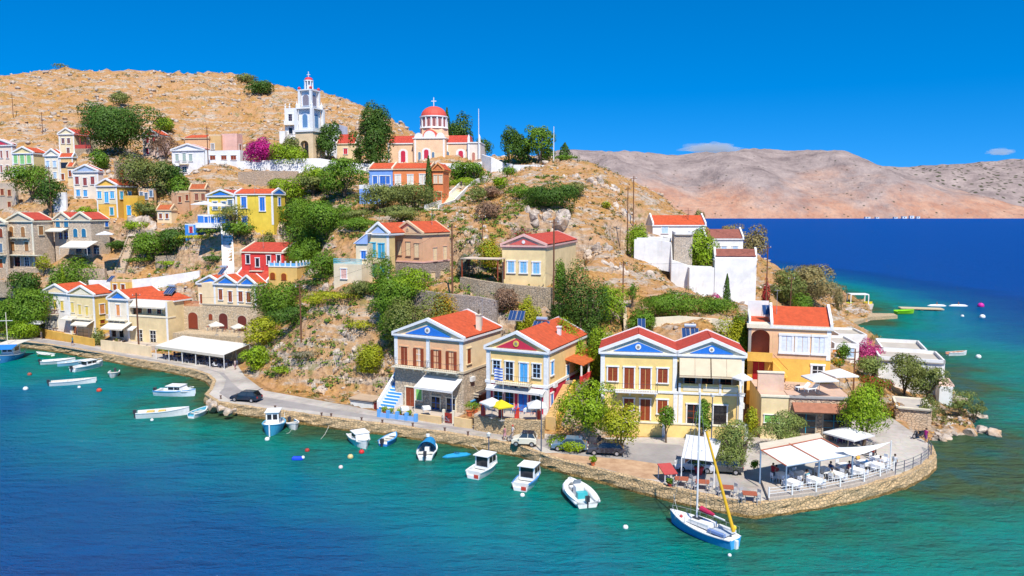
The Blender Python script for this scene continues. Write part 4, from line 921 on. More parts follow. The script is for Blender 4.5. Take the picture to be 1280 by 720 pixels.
def houses_hill():
    S = simple
    # far upper-left group
    S('pink and white house with a red pediment at the far left edge of the hill', -16, 15.3, 20, 181, 225, 215, -15, (.78, .62, .48), tymp='magenta', wins=((2, 193), (9.5, 193), (2, 211), (9.5, 211)), ww=.7, wh=2.0, sh=(.35, .12, .1))
    h = S('pale yellow house with light green shutters on the upper left slope', 15.6, 41.5, 60, 191, 222, 208, -12, (.74, .60, .30), wins=((19.5, 199, 1.3, 2.2), (28, 199, 1.3, 2.6), (36.5, 199, 1.3, 2.2), (20, 215, 1.3, 2), (29, 215, 1.3, 2.4)), sh=(.25, .55, .2))
    S('small white house with a blue ground-floor door between yellow houses', 55.5, 73.5, 80, 194, 224, 204, -12, (.80, .70, .54), wins=((60, 205), (68.5, 205), (69, 219)), sh='lblue', ww=.9)
    h = S('tan house with a terracotta lean-to roof and open balcony', 74, 91, 96, 196, 226, 203, -12, (.72, .48, .22), roof='gx', rh=.9, wins=((78.5, 221),)); h.win('F', [(h.w*.5, h.h-2.2, 3.4, 1.5)], 3, 1.5, 'dark', 'tan', 'gdoor', px=False)
    h = S('cream house with a red roof and a long red-railed veranda below the hill', 73, 92.4, 122, 167, 196, 226, -12, (.78, .66, .42), tile='roofd', wins=((79, 176), (86, 176), (85.5, 188)), ww=1.0, wh=1.5, sh=(.2, .1, .1))
    z = h.h*.35; h.part('veranda_roof', MB().slab([(h.w, -.2, h.h-.1), (h.w+5.5, -.2, h.h-1.0), (h.w+5.5, 5, h.h-1.0), (h.w, 5, h.h-.1)], .2), M('tile_x', C['roofd'], .85)); h.part('veranda_floor', MB().box(h.w, h.w+5.3, 0, 5, -3, z), ST('stone'))
    for x in (h.w+1.7, h.w+3.4, h.w+5.1): h.part('veranda_post', MB().box(x, x+.2, .1, .3, z, h.h-.9), PT((.35, .06, .05)))
    h.part('veranda_railing', MB().box(h.w, h.w+5.3, .02, .12, z, z+1.1), PT((.5, .08, .06)))
    S('narrow pink house with a crimson pediment and crimson shutters', 178, 197, 212, 168.5, 198, 228, -12, (.74, .54, .44), tymp='magenta', wins=((184.5, 175), (193, 175), (184.5, 189)), ww=.9, wh=1.8, sh='magenta')
    h = S('white pedimented house with pale green doors behind the long white wall', 214.5, 255, 262, 187, 225, 212, -14, (.80, .79, .77), wins=((221.5, 197, 1.0, 1.9), (230.5, 196.5, 1.0, 2.2), (238.5, 197, 1.0, 1.9)), sh=(.35, .45, .40)); h.balcony('F', 2.5, 5.4, h.uv('F', 230, 205)[1], .8)
    h.win('F', [(223, 211), (231, 212)], 1.4, 1.6, (.3, .5, .5), 'white', 'glass'); h.win('R', [(2.0, h.h*.55)], 1, 1.8, 'grey', px=False)
    S('peach flat-fronted house with a red roof strip behind the white pedimented house', 231, 261, 0, 172, 198, 224, -10, 'peach', roof='gx', rh=1.0, d=7, cor='tan', pil=False)
    S('rust and ochre roofless house behind the white wall', 261, 276, 279, 170, 198, 224, -10, (.66, .42, .18), roof='flat', cor='tan', pil=False, wins=((266, 183),), sh='grey')
    S('pink flat-roofed block with a brown doorway behind the white wall', 276, 296, 303, 169, 198, 224, -10, (.76, .45, .36), roof='flat', cor='pink', pil=False, rwins=((300, 184),))
    S('long low stone storehouse with small dark openings at the far left', -14, 19, 22, 229, 263, 200, -12, (.50, .40, .30), roof='flat', cor='tan', pil=False, wins=((3, 240), (12, 241), (12, 256)), sh='brown', fr='tan', ww=1.0, wh=1.6)
    S('plain cream house half hidden behind the plum-shuttered house', 84, 92, 98, 208, 232, 199, -12, 'cream', roof='gx', rh=.9, cor='tan', pil=False, wins=((88, 217),), ww=.9)
    S('low whitewashed kitchen house next to the long white wall', 256, 300, 0, 190, 204, 209, -12, 'white', roof='flat', pil=False, d=4, wins=((266, 197), (280, 197), (292, 197)), ww=1.6, wh=1.2, sh='brown', fr='white')
    S('ochre rooftop room peeping above the slim cream house', 138, 160, 168, 353, 366, 150, -20, (.74, .46, .12), roof='flat', cor='tan', pil=False, wins=((144, 359), (154, 359)), ww=1.0, wh=1.3)
    S('cream cottage with a tiled roof between the trees above the lane', 196, 214, 222, 262, 278, 176, -14, 'cream', roof='gx', rh=1.0, tile='terra', cor='tan', pil=False, wins=((201, 270), (209, 270)), ww=.8, wh=1.2)
    # ruin
    h = S('roofless grey stone ruin with one brown window on the left slope', 142, 172, 182, 203, 229, 198, -12, 'stone', roof='none', pil=False) if False else House('roofless grey stone ruin with one brown window on the left slope', 142, 172, 182, 203, 229, 198, -12, name='ruin', cat='ruin')
    h.walls(ST((.42, .33, .26))); h.win('F', [(152.5, 217)], 1.4, 2, 'brown', 'stone', fw=.1)
    # middle left
    h = S('white-fronted house with a grey-blue pediment and three plum shutters', 91, 122.6, 129, 214, 248, 192, -14, (.80, .70, .56), wins=((96.5, 225.5), (106.5, 227), (116, 225.5)), sh=(.30, .06, .06), ww=1.1, wh=1.9, tymp=(.35, .45, .62)); h.win('F', [(98, 241), (107, 241.5)], 1.1, 1.6, 'sky', 'white')
    h = S('yellow house with bright blue double shutters at the centre of the left slope', 120, 146, 172, 231.8, 272, 182, -16, (.80, .46, .08), wins=((124.5, 243.5), (133.5, 246.5, 1.1, 2.6), (140.5, 243.5)), ww=1.1, wh=1.7, sh=(.05, .42, .72)); h.part('front_panel', MB().box(.1, h.w-.1, -.04, 0, h.h*.42, h.h-.3), PL((.78, .66, .40)))
    h.win('R', [(152, 244), (162, 244)], 1.0, 1.8, (.1, .5, .65)); h.win('F', [(140, 264)], 1, 1.8, 'teal')
    h = S('ochre annexe with a bright blue door joined to the yellow blue-shuttered house', 154, 172, 181, 247, 274, 178, -16, (.78, .44, .05), roof='flat', cor='ochre', pil=False, name='annexe', cat='annexe'); h.win('F', [(161.5, 263)], 1.1, 2.3, (.05, .42, .75), 'white', 'door', fw=.1)
    h = S('small peach house with blue-grey windows right of the yellow annexe', 173, 190, 195, 238, 255, 186, -16, (.72, .42, .2), roof='flat', cor='tan', pil=False, wins=((177, 244), (183, 245), (189, 242)), ww=.9, wh=1.5, sh='slate')
    S('tiny whitewashed shed on the path between the trees', 66, 82, 84, 243, 255, 188, -10, 'white', roof='flat', pil=False, name='shed', cat='shed')
    S('peach stone cottage left of the blue and yellow house', 237, 257, 262, 236, 256, 180, -14, (.62, .38, .22), roof='gx', rh=1.0, cor='tan', tile='terra', pil=False, wins=((246, 246), (254, 246)), sh=(.3, .1, .06), fr='tan')
    S('low rust-coloured stone outhouse below the long white wall', 214, 236, 0, 241, 256, 181, -14, (.58, .33, .18), roof='flat', cor='tan', pil=False, d=4, name='outhouse', cat='outhouse', wins=((225, 249), (234, 247)), ww=.8, wh=1.4, fr='tan')
    # stone houses far left
    h = House('big grey stone house with brown shutters and balcony at the left edge', 7.5, 40.5, 66, 276, 337, 158, -16)
    h.walls(ST((.62, .53, .43), 3)); h.gable_y(1.6, 'roofd', None, cor='pale', body=PL('lstone')); h.pilasters((.2, h.w-.2), mat=PT('pale'))
    h.win('F', [(14.5, 289), (29, 289.5)], 1.1, 2.2, (.36, .17, .06), 'pale', 'arch'); h.win('F', [(16, 308), (33.5, 308)], 1.2, 2.1, (.34, .16, .06), 'pale', 'door'); h.win('R', [(51, 288)], 1.2, 2, (.36, .17, .06), 'pale')
    zf = h.uv('F', 25, 318)[1]; h.balcony('F', .1, h.w+2.5, zf, 1.6); z2 = h.uv('F', 25, 297)[1]; h.balcony('F', 1.2, h.w-1, z2, .9); h.win('F', [(22, 327)], 1.7, 2.2, (.3, .04, .05), 'white', 'gdoor'); h.win('F', [(34, 327)], 1.2, 2.0, 'white', 'white', 'gdoor')
    h = House('grey stone house with a red pediment half cut off by the left edge', -25, 6.5, 9, 279, 337, 157, -16)
    h.walls(ST((.62, .53, .43), 3)); h.gable_y(1.6, 'roofd', (.6, .15, .12), cor='pale', body=PL('lstone')); h.win('F', [(1, 291)], 1.1, 2, 'brown', 'pale', 'arch'); h.win('F', [(1, 310)], 1.1, 2, 'slate', 'pale'); h.win('F', [(1, 329)], 1.3, 2, (.5, .12, .03), 'pale', 'door'); h.balcony('F', 1, h.w-.1, h.uv('F', 1, 318)[1], 1.2)
    h = House('stone house with twin pediments, blue arched windows and two awnings', 67, 113, 136, 275, 318, 160, -18)
    h.walls(ST((.62, .53, .43), 3)); s_ = h.uv('F', 88, 272)[0]
    h.gable_y(1.5, 'roofd', None, cor='pale', x0=s_+.1, body=PL('lstone')); h.gable_y(1.5, 'roofd', None, cor='pale', x1=s_-.1, y1=6, body=PL('lstone'))
    h.win('F', [(72.5, 278.5), (83, 278.5), (94.5, 291), (105, 291)], 1.2, 1.9, (.02, .16, .30), 'pale', 'arch'); h.win('R', [(133, 279)], .9, 1.6, 'blue', 'pale'); h.win('F', [(76, 294), (83, 294)], 1.3, 1.9, 'blue', 'pale', 'gdoor')
    h.awning('F', -.8, s_-.6, h.uv('F', 75, 285)[1], 2.0, .6, 'awn'); h.awning('F', s_-.3, h.w+2.0, h.uv('F', 105, 301)[1], 3.2, 1.3, 'awn', posts=True, zg=h.uv('F', 105, 318)[1])
    h.win('F', [(s_+2+2.6*i, h.uv('F', 105, 312)[1]) for i in range(3)], 1.6, 1.9, 'slate', 'stone', 'gdoor', px=False)
    # blue-yellow
    h = House('long bright yellow house with royal blue doors and a blue gable end', 294, 341, 356, 242, 281, 165, -13)
    yl = (.80, .58, .07); h.walls(PL(yl)); h.gable_x(1.0, 'roof', body=PL('blue')); h.part('pediment', MB().pyz([(.7, h.h+.05), (h.d-.7, h.h+.05), (h.d/2, h.h+.85)], h.w, h.w+.1), PT('blue', .7))
    h.win('F', [(305, 253, 1.2, 2.4), (328, 255, 1.2, 3.0)], 1, 1, 'blue', 'white', fw=.25); h.win('R', [(349, 252)], .9, 1.8, 'blue', 'white', fw=.2); h.pilasters((.2, h.w-.2), wd=.5); h.win('F', [(306, 276)], 1.2, 2.0, 'blue', 'white', 'door')
    h = House('smaller yellow house with a white-rimmed blue pediment', 259, 292.5, 300, 244.5, 268, 166, -13)
    h.walls(PL(yl)); h.gable_y(1.15, 'roofd', 'blue', body=PL(yl), y1=6); h.win('F', [(269, 257), (280, 257), (288, 255)], 1.1, 1.8, 'slate', 'white', fw=.2); h.pilasters((.2, h.w-.2))
    h = House('royal blue terrace building with white columns under the yellow houses', 247, 282, 290, 270, 290, 160, -13, name='annexe', cat='annexe')
    h.walls(PL((.05, .22, .62))); h.flatroof(PL('white'), .3); h.win('F', [(258, 277), (266, 277), (274, 277)], .9, 2.2, 'blue', 'white', 'door'); h.balcony('F', .5, h.w, h.h*.3, 1.6, 'solid')
    h = House('small royal blue lean-to stepping down beside the blue terrace', 231, 246, 249, 281, 293, 158, -13, name='outhouse', cat='outhouse', d=3); h.walls(PL((.05, .25, .68))); h.flatroof(PL('white'), .2); h.win('F', [(239, 287)], .9, 1.5, 'magenta', 'white', 'door')
    # blue + orange
    h = House('sky blue house with a white terrace and red roof above the olive trees', 461, 490.5, 0, 211, 236, 176, -8, d=7); bl = (.20, .36, .75)
    h.walls(PL(bl)); h.gable_x(1.4, 'roof', cor='pale', body=PL(bl)); h.win('F', [(469, 225, 1.0, 1.8), (478.5, 226, 1.3, 2.2), (485, 225, .9, 1.8)], 1, 1, (.03, .14, .5), 'white')
    h = House('lower sky blue terrace block with a white parapet', 449, 479, 0, 236, 254, 170, -8, d=4.5, name='annexe', cat='annexe'); h.walls(PL(bl)); h.flatroof(PL('white'), .9)
    h = House('orange house with three white shutters beside the sky blue house', 490.8, 538, 0, 210.5, 237, 175, -8, d=7); og = (.78, .24, .08)
    h.walls(PL(og)); h.gable_x(1.3, 'roof', cor='tan', body=PL(og)); h.win('F', [(497.5, 224.5), (513, 224.5), (528, 224)], 1.2, 2.2, (.75, .72, .62), 'white'); h.balcony('F', .2, h.w*.6, h.uv('F', 505, 232)[1], .9)
    h = House('slim rust-orange house with a small pediment right of the long orange house', 541, 554, 556.5, 212, 256, 172, -10, d=5); h.walls(PL((.70, .20, .07))); h.gable_y(1.2, 'roof', (.6, .18, .06), cor='orange', body=PL(og), y1=6); h.win('F', [(544.5, 224), (551, 224)], .7, 1.8, (.7, .62, .5), 'tan'); h.win('F', [(549, 246)], 1.0, 2.2, (.5, .1, .05), 'tan', 'door')
    # small chapel-like house between tower and church
    h = House('yellow house with a broad red roof between bell tower and cypress', 421, 445, 452, 179, 203, 218, -10); h.walls(PL('cream')); h.gable_x(2.6, 'roofd', cor='pale', body=PL('cream')); h.win('F', [(432, 189)], 1.1, 1.6, 'magenta', 'white')
    # white house left of tower
    h = House('white flat-roofed villa with roof pinnacles beside the bell tower', 355.5, 376, 379, 137, 176, 226, -10); h.walls(PL('white'), name='wall'); h.flatroof(PL('white'), .5)
    for x in (.2, h.w*.3, h.w-.3): h.part('pinnacle', MB().lathe([(.22, 0), (.26, .5), (.1, .7), (.2, 1.0), (.02, 1.4)], 8, (x, .2, h.h+.5)), PT('white'))
    h.win('F', [(363, 147), (371.5, 147.5)], 1.1, 2.0, (.3, .2, .25), 'white', 'glass'); h.win('F', [(363.5, 163.5), (371.5, 163)], 1.2, 1.8, 'dark', 'white', 'glass'); h.balcony('F', .2, h.w-.2, h.uv('F', 365, 156)[1], 1, 'solid')
    h = House('low white outbuilding stepping down left of the flat-roofed villa', 349, 356, 0, 165, 180, 225, -10, d=5, name='outhouse', cat='outhouse'); h.walls(PL('white')); h.flatroof(PL('white'), .3)
    h = House('low white building with buttresses right of the bell tower', 404, 421, 0, 156, 203, 222, -10, d=8, name='outhouse', cat='outhouse'); h.walls(PL((.70, .72, .78))); h.flatroof(PL('white'), .3); h.win('F', [(415, 195)], 1, 1.5, 'slate', 'white')
    # right group
    h = House('white house with an orange-red roof, highest of the white group over the bay', 816, 882, 0, 281, 300, 165, 3, d=6, group='white houses on the right shoulder of the hill'); h.walls(PL('white')); h.gable_x(1.9, (.0,) and 'roof', body=PL('white'), rim=.5); h.win('F', [(831, 287), (877, 286)], 1.3, 1.5, 'lblue', 'white')
    h.part('aerial', MB().cyl(h.w*.7, 1.5, h.h+.6, h.h+3.6, .05, 5).box(h.w*.7-.8, h.w*.7+.8, 1.45, 1.55, h.h+3.0, h.h+3.08), PT((.2, .1, .08)))
    h = House('white house with a faded brown roof in the middle of the white group', 882, 929, 0, 298, 318, 158, -3, d=6, group='white houses on the right shoulder of the hill'); h.walls(PL('white')); h.gable_x(1.7, 'roofb', body=PL('white'), rim=.45); h.win('F', [(905, 310), (919, 310)], 1.0, .7, 'lblue', 'white')
    h = House('tall blank white house with a faded brown roof at the right of the white group', 891, 942, 946, 322.5, 380, 140, -6, group='white houses on the right shoulder of the hill'); h.walls(PL('white')); h.gable_x(1.5, 'roofb', body=PL('white'), rim=.45); h.win('R', [(1.5, h.h*.4), (1.5, h.h*.75)], 1, 1.4, 'lblue', px=False)
    h = House('cube of bare grey stone with a blue doorway among the white houses', 840, 862, 866, 292, 326, 147, -8); h.walls(ST((.55, .50, .44), 3)); h.flatroof(PL('white'), .5); h.win('F', [(852.5, 315)], 1.2, 2.2, 'slate', 'lblue', 'door')
    h = House('whitewashed yard block left of the bare stone cube', 796, 839, 0, 299, 330, 146, 2, d=6, name='outhouse', cat='outhouse'); h.walls(PL('white')); h.flatroof(PL('white'), .3)
    h = House('blank whitewashed retaining block in front of the tall white house', 862, 893, 0, 336, 368, 138, -2, d=5, name='outhouse', cat='outhouse'); h.walls(PL('white')); h.flatroof(PL('white'), .2)
    # small structures right of the orange house
    h = House('flat white house with an orange shutter behind the bougainvillea', 1043, 1074, 0, 433, 452, 118, -8, d=8); h.walls(PL('white')); h.flatroof(PL('white'), .4); h.win('F', [(1046, 443)], 1.4, 1.6, 'orange', 'white'); h.win('F', [(1063, 441)], 1, 1.5, 'lblue', 'white')
    h = House('second flat white house by the cove, behind the first', 1048, 1084, 0, 421, 440, 135, -8, d=8); h.walls(PL('white')); h.flatroof(PL('white'), .4)
    h = House('low stone boathouse with a barred opening below the right-hand trees', 1115, 1158, 1166, 500, 524, 99, -22, name='boathouse', cat='boathouse'); h.walls(ST((.52, .42, .32))); h.flatroof(PL('pale'), .15); h.win('F', [(1134, 510)], 3.0, 1.6, 'grey', 'stone', 'gdoor', fw=.1)
    h = House('small pink-roofed white house on the rocky point', 1168, 1184, 1192, 474, 500, 112, -22); h.walls(PL('white')); h.part('roof', MB().box(-.2, h.w+.2, -.2, h.d+.2, h.h, h.h+.2), PL((.72, .48, .38))); h.win('F', [(1180, 490)], .9, 1.9, 'blue', 'white', 'door')
    h = House('broad white terrace building with many steps on the coast edge', 1094, 1148, 1160, 430, 452, 128, -20); h.walls(PL('white')); h.flatroof(PL('white'), .6); h.win('F', [(1110, 445), (1125, 447)], 1.0, 1.5, 'lblue', 'white')
    h = House('lower white terrace building between the bougainvillea and the water', 1092, 1170, 1182, 443, 464, 118, -20); h.walls(PL('white')); h.flatroof(PL('white'), .5)

def church():
    h = House('domed orange and white church with red roofs on the hilltop', 482, 518, 0, 178, 206, 216, -6, name='church', cat='church', d=13)
    cr = (.86, .57, .35); W = h.uv('F', 600, 190)[0]; x1 = h.uv('F', 517, 190)[0]; x2 = h.uv('F', 557, 190)[0]; x3 = h.uv('F', 584, 190)[0]
    h.walls(PL(cr), x1=x1, y0=2); h.walls(PL(cr), x0=x2, x1=x3, y0=2); h.walls(PL((.78, .68, .58)), x0=x3+.01, x1=W, y0=.8, name='apse')
    h.walls(PL(cr), x0=x1+.01, x1=x2-.01, y0=0, y1=13, z1=h.h+1.2, name='transept')
    for a, b, y, z in ((0, x1, 2, h.h), (x2, x3, 2, h.h), (x3, W, .8, h.h)): h.part('cornice', MB().box(a-.1, b+.1, y-.25, 13.1, z-.3, z+.02), PT('white'))
    h.part('cornice', MB().box(x1-.25, x2+.25, -.25, 13.2, h.h+1.0, h.h+1.25), PT('white'))
    for a, b in ((.2, x1-.2), (x2+.2, x3-.2)):
        h.part('roof', MB().pyz([(2.2, h.h+.02), (12.8, h.h+.02), (10, h.h+2.3), (5, h.h+2.3)], a, b), M('tile_x', C['roofd'], .8))
    xc = (x1+x2)/2; yc = 6.5; z = h.h+1.25; T = x2-x1
    h.part('shoulder', MB().lathe([(T*.50, 0), (T*.50, 1.0), (T*.46, 1.2), (T*.44, 3.2), (.1, 3.2)], 8, (xc, yc, z)), PL(cr))
    mb = MB()
    for sx in (-1, 0, 1):   # scalloped semicircular gables
        r_ = 1.2 if sx else 1.7; x = xc+sx*T*.34; mb.pxz([(x+r_*math.cos(math.pi*i/10), z+r_*1.15*math.sin(math.pi*i/10)) for i in range(11)], -.1, .5)
    h.part('scalloped_gable', mb, PT('white'))
    h.part('gable_roof', MB().pxz([(xc+2.1*math.cos(math.pi*i/10), z+2.4*math.sin(math.pi*i/10)) for i in range(11)], .5, 4.5), PT((.62, .10, .06), .8))
    dr = 16.3/ppm(220); zd = h.uv('F', 540, 160.5, yc)[1]; zt = h.uv('F', 540, 146, yc)[1]; zz = h.uv('F', 540, 133, yc)[1]; zx = h.uv('F', 540, 122, yc)[1]; z = z+0
    d = h.part('drum', MB().lathe([(dr*1.02, z+2-z+zd-2-zd+0), (dr, 0)][:0]+[(dr*.97, zd-1.5), (dr*.97, zt)], 24, (xc, yc, 0)), PT((.66, .42, .36), .7))
    mb = MB()
    for i in range(14):
        a = 2*math.pi*i/14+.22; mb.cyl(xc+dr*.99*math.cos(a), yc+dr*.99*math.sin(a), zd, zt-.3, .24, 8)
    mb.build('column', PT('white'), d); mb = MB()
    for i in range(14):
        a = 2*math.pi*(i+.5)/14+.22; mb.tube([(xc+dr*.9*math.cos(a), yc+dr*.9*math.sin(a), zd+.4), (xc+dr*.9*math.cos(a), yc+dr*.9*math.sin(a), zt-.6)], .42, 8)
    mb.build('window', PT((.30, .10, .10)), d)
    h.part('drum_cornice', MB().lathe([(dr*.9, zt-.35), (dr*1.08, zt-.3), (dr*1.08, zt), (dr*.9, zt+.05)], 24, (xc, yc, 0)).lathe([(dr*.9, zd-.2), (dr*1.1, zd-.2), (dr*1.06, zd+.15), (dr*.9, zd+.15)], 24, (xc, yc, 0)), PT('white'))
    k = (zz-zt); do = h.part('dome', MB().lathe([(dr*.98*math.cos(a), zt+k*math.sin(a)) for a in np.linspace(0, math.pi/2-.02, 9)], 24, (xc, yc, 0)), PT((.66, .09, .06), .6), )
    MB().box(xc-.09, xc+.09, yc-.09, yc+.09, zz-.1, zx).box(xc-.7, xc+.7, yc-.08, yc+.08, zx-1.1, zx-.9).build('cross', PT('white'), do)
    h.pilasters((.3, x1-.1), off=2); h.pilasters((x2+.1, x3-.2), off=2); h.pilasters((x3+.3, W-.3), off=.8); h.pilasters((x1+.5, x2-.5), z1=h.h+1)
    for px, py, f, o in ((504, 196, 'magenta', 2), (576, 196, 'magenta', 2)): h.win('F', [(px, py)], 1.3, 3.4, f, 'white', 'arch', off=o, fw=.7)
    h.win('F', [(533, 195)], 1.3, 3.6, 'magenta', 'white', 'arch', fw=.6); h.win('F', [(541.5, 195), (524.5, 195)], .7, 2.2, 'slate', 'pale', 'arch'); h.win('F', [(559, 195.5)], 1.1, 2.8, 'slate', 'pale', 'arch', off=2); h.win('F', [(592, 196)], .8, 2.4, (.5, .2, .15), 'pale', 'arch', off=.8)
    for x in (x3+.3, W-.3): h.part('pinnacle', MB().box(x-.3, x+.3, .7, 1.3, h.h, h.h+1.4).lathe([(.3, 0), (.02, .8)], 6, (x, 1, h.h+1.4)), PT('white'))
    # terrace wall of the church is built in walls()
def tower():
    Y = 210; s_ = 1/ppm(Y); b = at(388.5, 200, Y); r0 = empty('bell_tower', b, R(-20), label='ornate white bell tower with a red cap on a sandstone archway', cat='bell tower')
    def z(py): return at(388.5, py, Y).z-b.z
    # arch base: four piers, arched openings
    w = 12.6*s_; z1 = z(166); mb = MB(); cr = (.78, .57, .34)
    for x in (-1, 1):
        for y in (-1, 1): mb.box(x*w-(.0 if x < 0 else 1.5), x*w+(1.5 if x < 0 else 0), y*w-(.0 if y < 0 else 1.5), y*w+(1.5 if y < 0 else 0), -2, z1-2.4)
    n = 8; ri = w-1.5
    for y0, y1 in ((-w, -w+1.5), (w-1.5, w)):
        for i in range(n):
            a, c = math.pi*i/n, math.pi*(i+1)/n; P = lambda t: (ri*math.cos(t), z1-2.4-1.0+ri*.85*math.sin(t))
            q = [P(c), P(a), (P(a)[0], z1), (P(c)[0], z1)]; mb.pxz(q, y0, y1)
        mb.box(-w, -ri, y0, y1, z1-2.4, z1); mb.box(ri, w, y0, y1, z1-2.4, z1)
    for x0, x1 in ((-w, -ri), (ri, w)): mb.box(x0, x1, -w+1.5, w-1.5, z1-2.0, z1)
    mb.build('arched_base', PL(cr), r0); MB().box(-w-.3, w+.3, -w-.3, w+.3, z1, z1+.6).build('cornice', PT('white'), r0)
    MB().box(-ri+.2, ri-.2, w-1.2, w-.9, 0, z1-3).build('gate', PT((.62, .42, .06)), r0)
    def tier(name, w, za, zb, ow, col_, arch=True, corner=.55):
        mb = MB(); 
        mb.box(-w+corner*.6, w-corner*.6, -w+corner*.6, w-corner*.6, za, zb); t = mb.build(name, PL('white'), r0); mb = MB()
        for x in (-1, 1):
            for y in (-1, 1): MB().box(x*w-corner/2, x*w+corner/2, y*w-corner/2, y*w+corner/2, za, zb-.3).build('corner_pillar', PT('white'), t)
        mw = MB(); mf = MB(); hh = (zb-za)*.62; q = w-corner*.6
        def ar(r, h0, h1): return [(-r, h0), (r, h0)]+[(r*math.cos(math.pi*i/8), h1+r*math.sin(math.pi*i/8)) for i in range(9)]
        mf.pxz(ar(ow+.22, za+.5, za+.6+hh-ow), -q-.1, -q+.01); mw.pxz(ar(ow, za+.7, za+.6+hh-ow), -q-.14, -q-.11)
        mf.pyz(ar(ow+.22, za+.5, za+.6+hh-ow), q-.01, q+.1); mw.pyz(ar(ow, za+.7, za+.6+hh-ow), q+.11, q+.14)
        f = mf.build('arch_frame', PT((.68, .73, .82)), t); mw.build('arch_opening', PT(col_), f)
        MB().box(-w-.35, w+.35, -w-.35, w+.35, zb-.3, zb).build('cornice', PT('white'), t); return t
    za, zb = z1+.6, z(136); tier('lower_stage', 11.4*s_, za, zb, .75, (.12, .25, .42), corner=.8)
    for x in (-1, 1):
        for y in (-1, 1): MB().lathe([(.35, 0), (.4, .9), (.15, 1.1), (.02, 2.0)], 8, (x*10.5*s_, y*10.5*s_, zb)).build('pinnacle', PT('white'), r0)
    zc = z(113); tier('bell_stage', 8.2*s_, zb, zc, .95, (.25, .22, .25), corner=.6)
    for x in (-1, 1):
        for y in (-1, 1): MB().ball((x*8.2*s_, y*8.2*s_, zc+.35), .42).build('finial_ball', PT((.6, .05, .05)), r0)
    zd = z(100.5); mb = MB()
    for i in range(8):
        a = math.pi*2*i/8+.3; mb.cyl(4.8*s_*math.cos(a), 4.8*s_*math.sin(a), zc, zd, .18, 6)
    mb.lathe([(2.6*s_, zc), (2.6*s_, zd)], 8).lathe([(5.6*s_, zd-.3), (5.6*s_, zd), (.1, zd)], 12).build('lantern', PT('white'), r0)
    ze = z(96.3); d = MB().lathe([(5.2*s_*math.cos(a), zd+(ze-zd)*math.sin(a)) for a in np.linspace(0, 1.5, 6)], 14).build('cap_dome', PT((.62, .04, .06)), r0)
    zx = z(89.5); MB().box(-.07, .07, -.07, .07, ze-.1, zx).box(-.5, .5, -.06, .06, zx-.9, zx-.75).build('cross', PT('white'), d)

# ---- free-standing walls, steps ---------------------------------------------
def wallpath(label, pts, down, mat, t=.4, name='stone_wall', cat='wall', cap=None, **k):
    """pts: plan x, y and top z; a continuous wall whose foot follows the ground"""
    mb = MB(); P = [Vector(p) for p in pts]; n = len(P)
    for i, p in enumerate(P):
        d = (P[min(i+1, n-1)]-P[max(i-1, 0)]).to_2d().normalized(); o = Vector((-d.y, d.x))*t/2
        for z in (p.z-down, p.z):
            for sg in (-1, 1): mb.v.append((p.x+o.x*sg, p.y+o.y*sg, z))
    for i in range(n-1):
        a, b = i*4, i*4+4
        for q in ((a, b, b+2, a+2), (a+1, a+3, b+3, b+1), (a+2, b+2, b+3, a+3), (a, a+1, b+1, b)): mb.f.append(q); mb.mi.append(0)
    for e in (0, (n-1)*4): mb.f.append((e, e+2, e+3, e+1)); mb.mi.append(0)
    return mb.build(name, mat, label=label, cat=cat, **k)
def pwall(label, pts, down, mat, **k):
    Q = [at(p[0], p[1], RM(p[0], p[2])) for p in pts]
    if down > 3:
        for a, b in zip(Q, Q[1:]):
            m = (a+b)/2; SOFT.append((m.x, m.y-1.6, m.z-down+1.2)); SOFT.append((m.x, m.y+3.2, m.z-.6))
    return wallpath(label, [tuple(at(p[0], p[1], RM(p[0], p[2]))) for p in pts], down, mat, **k)
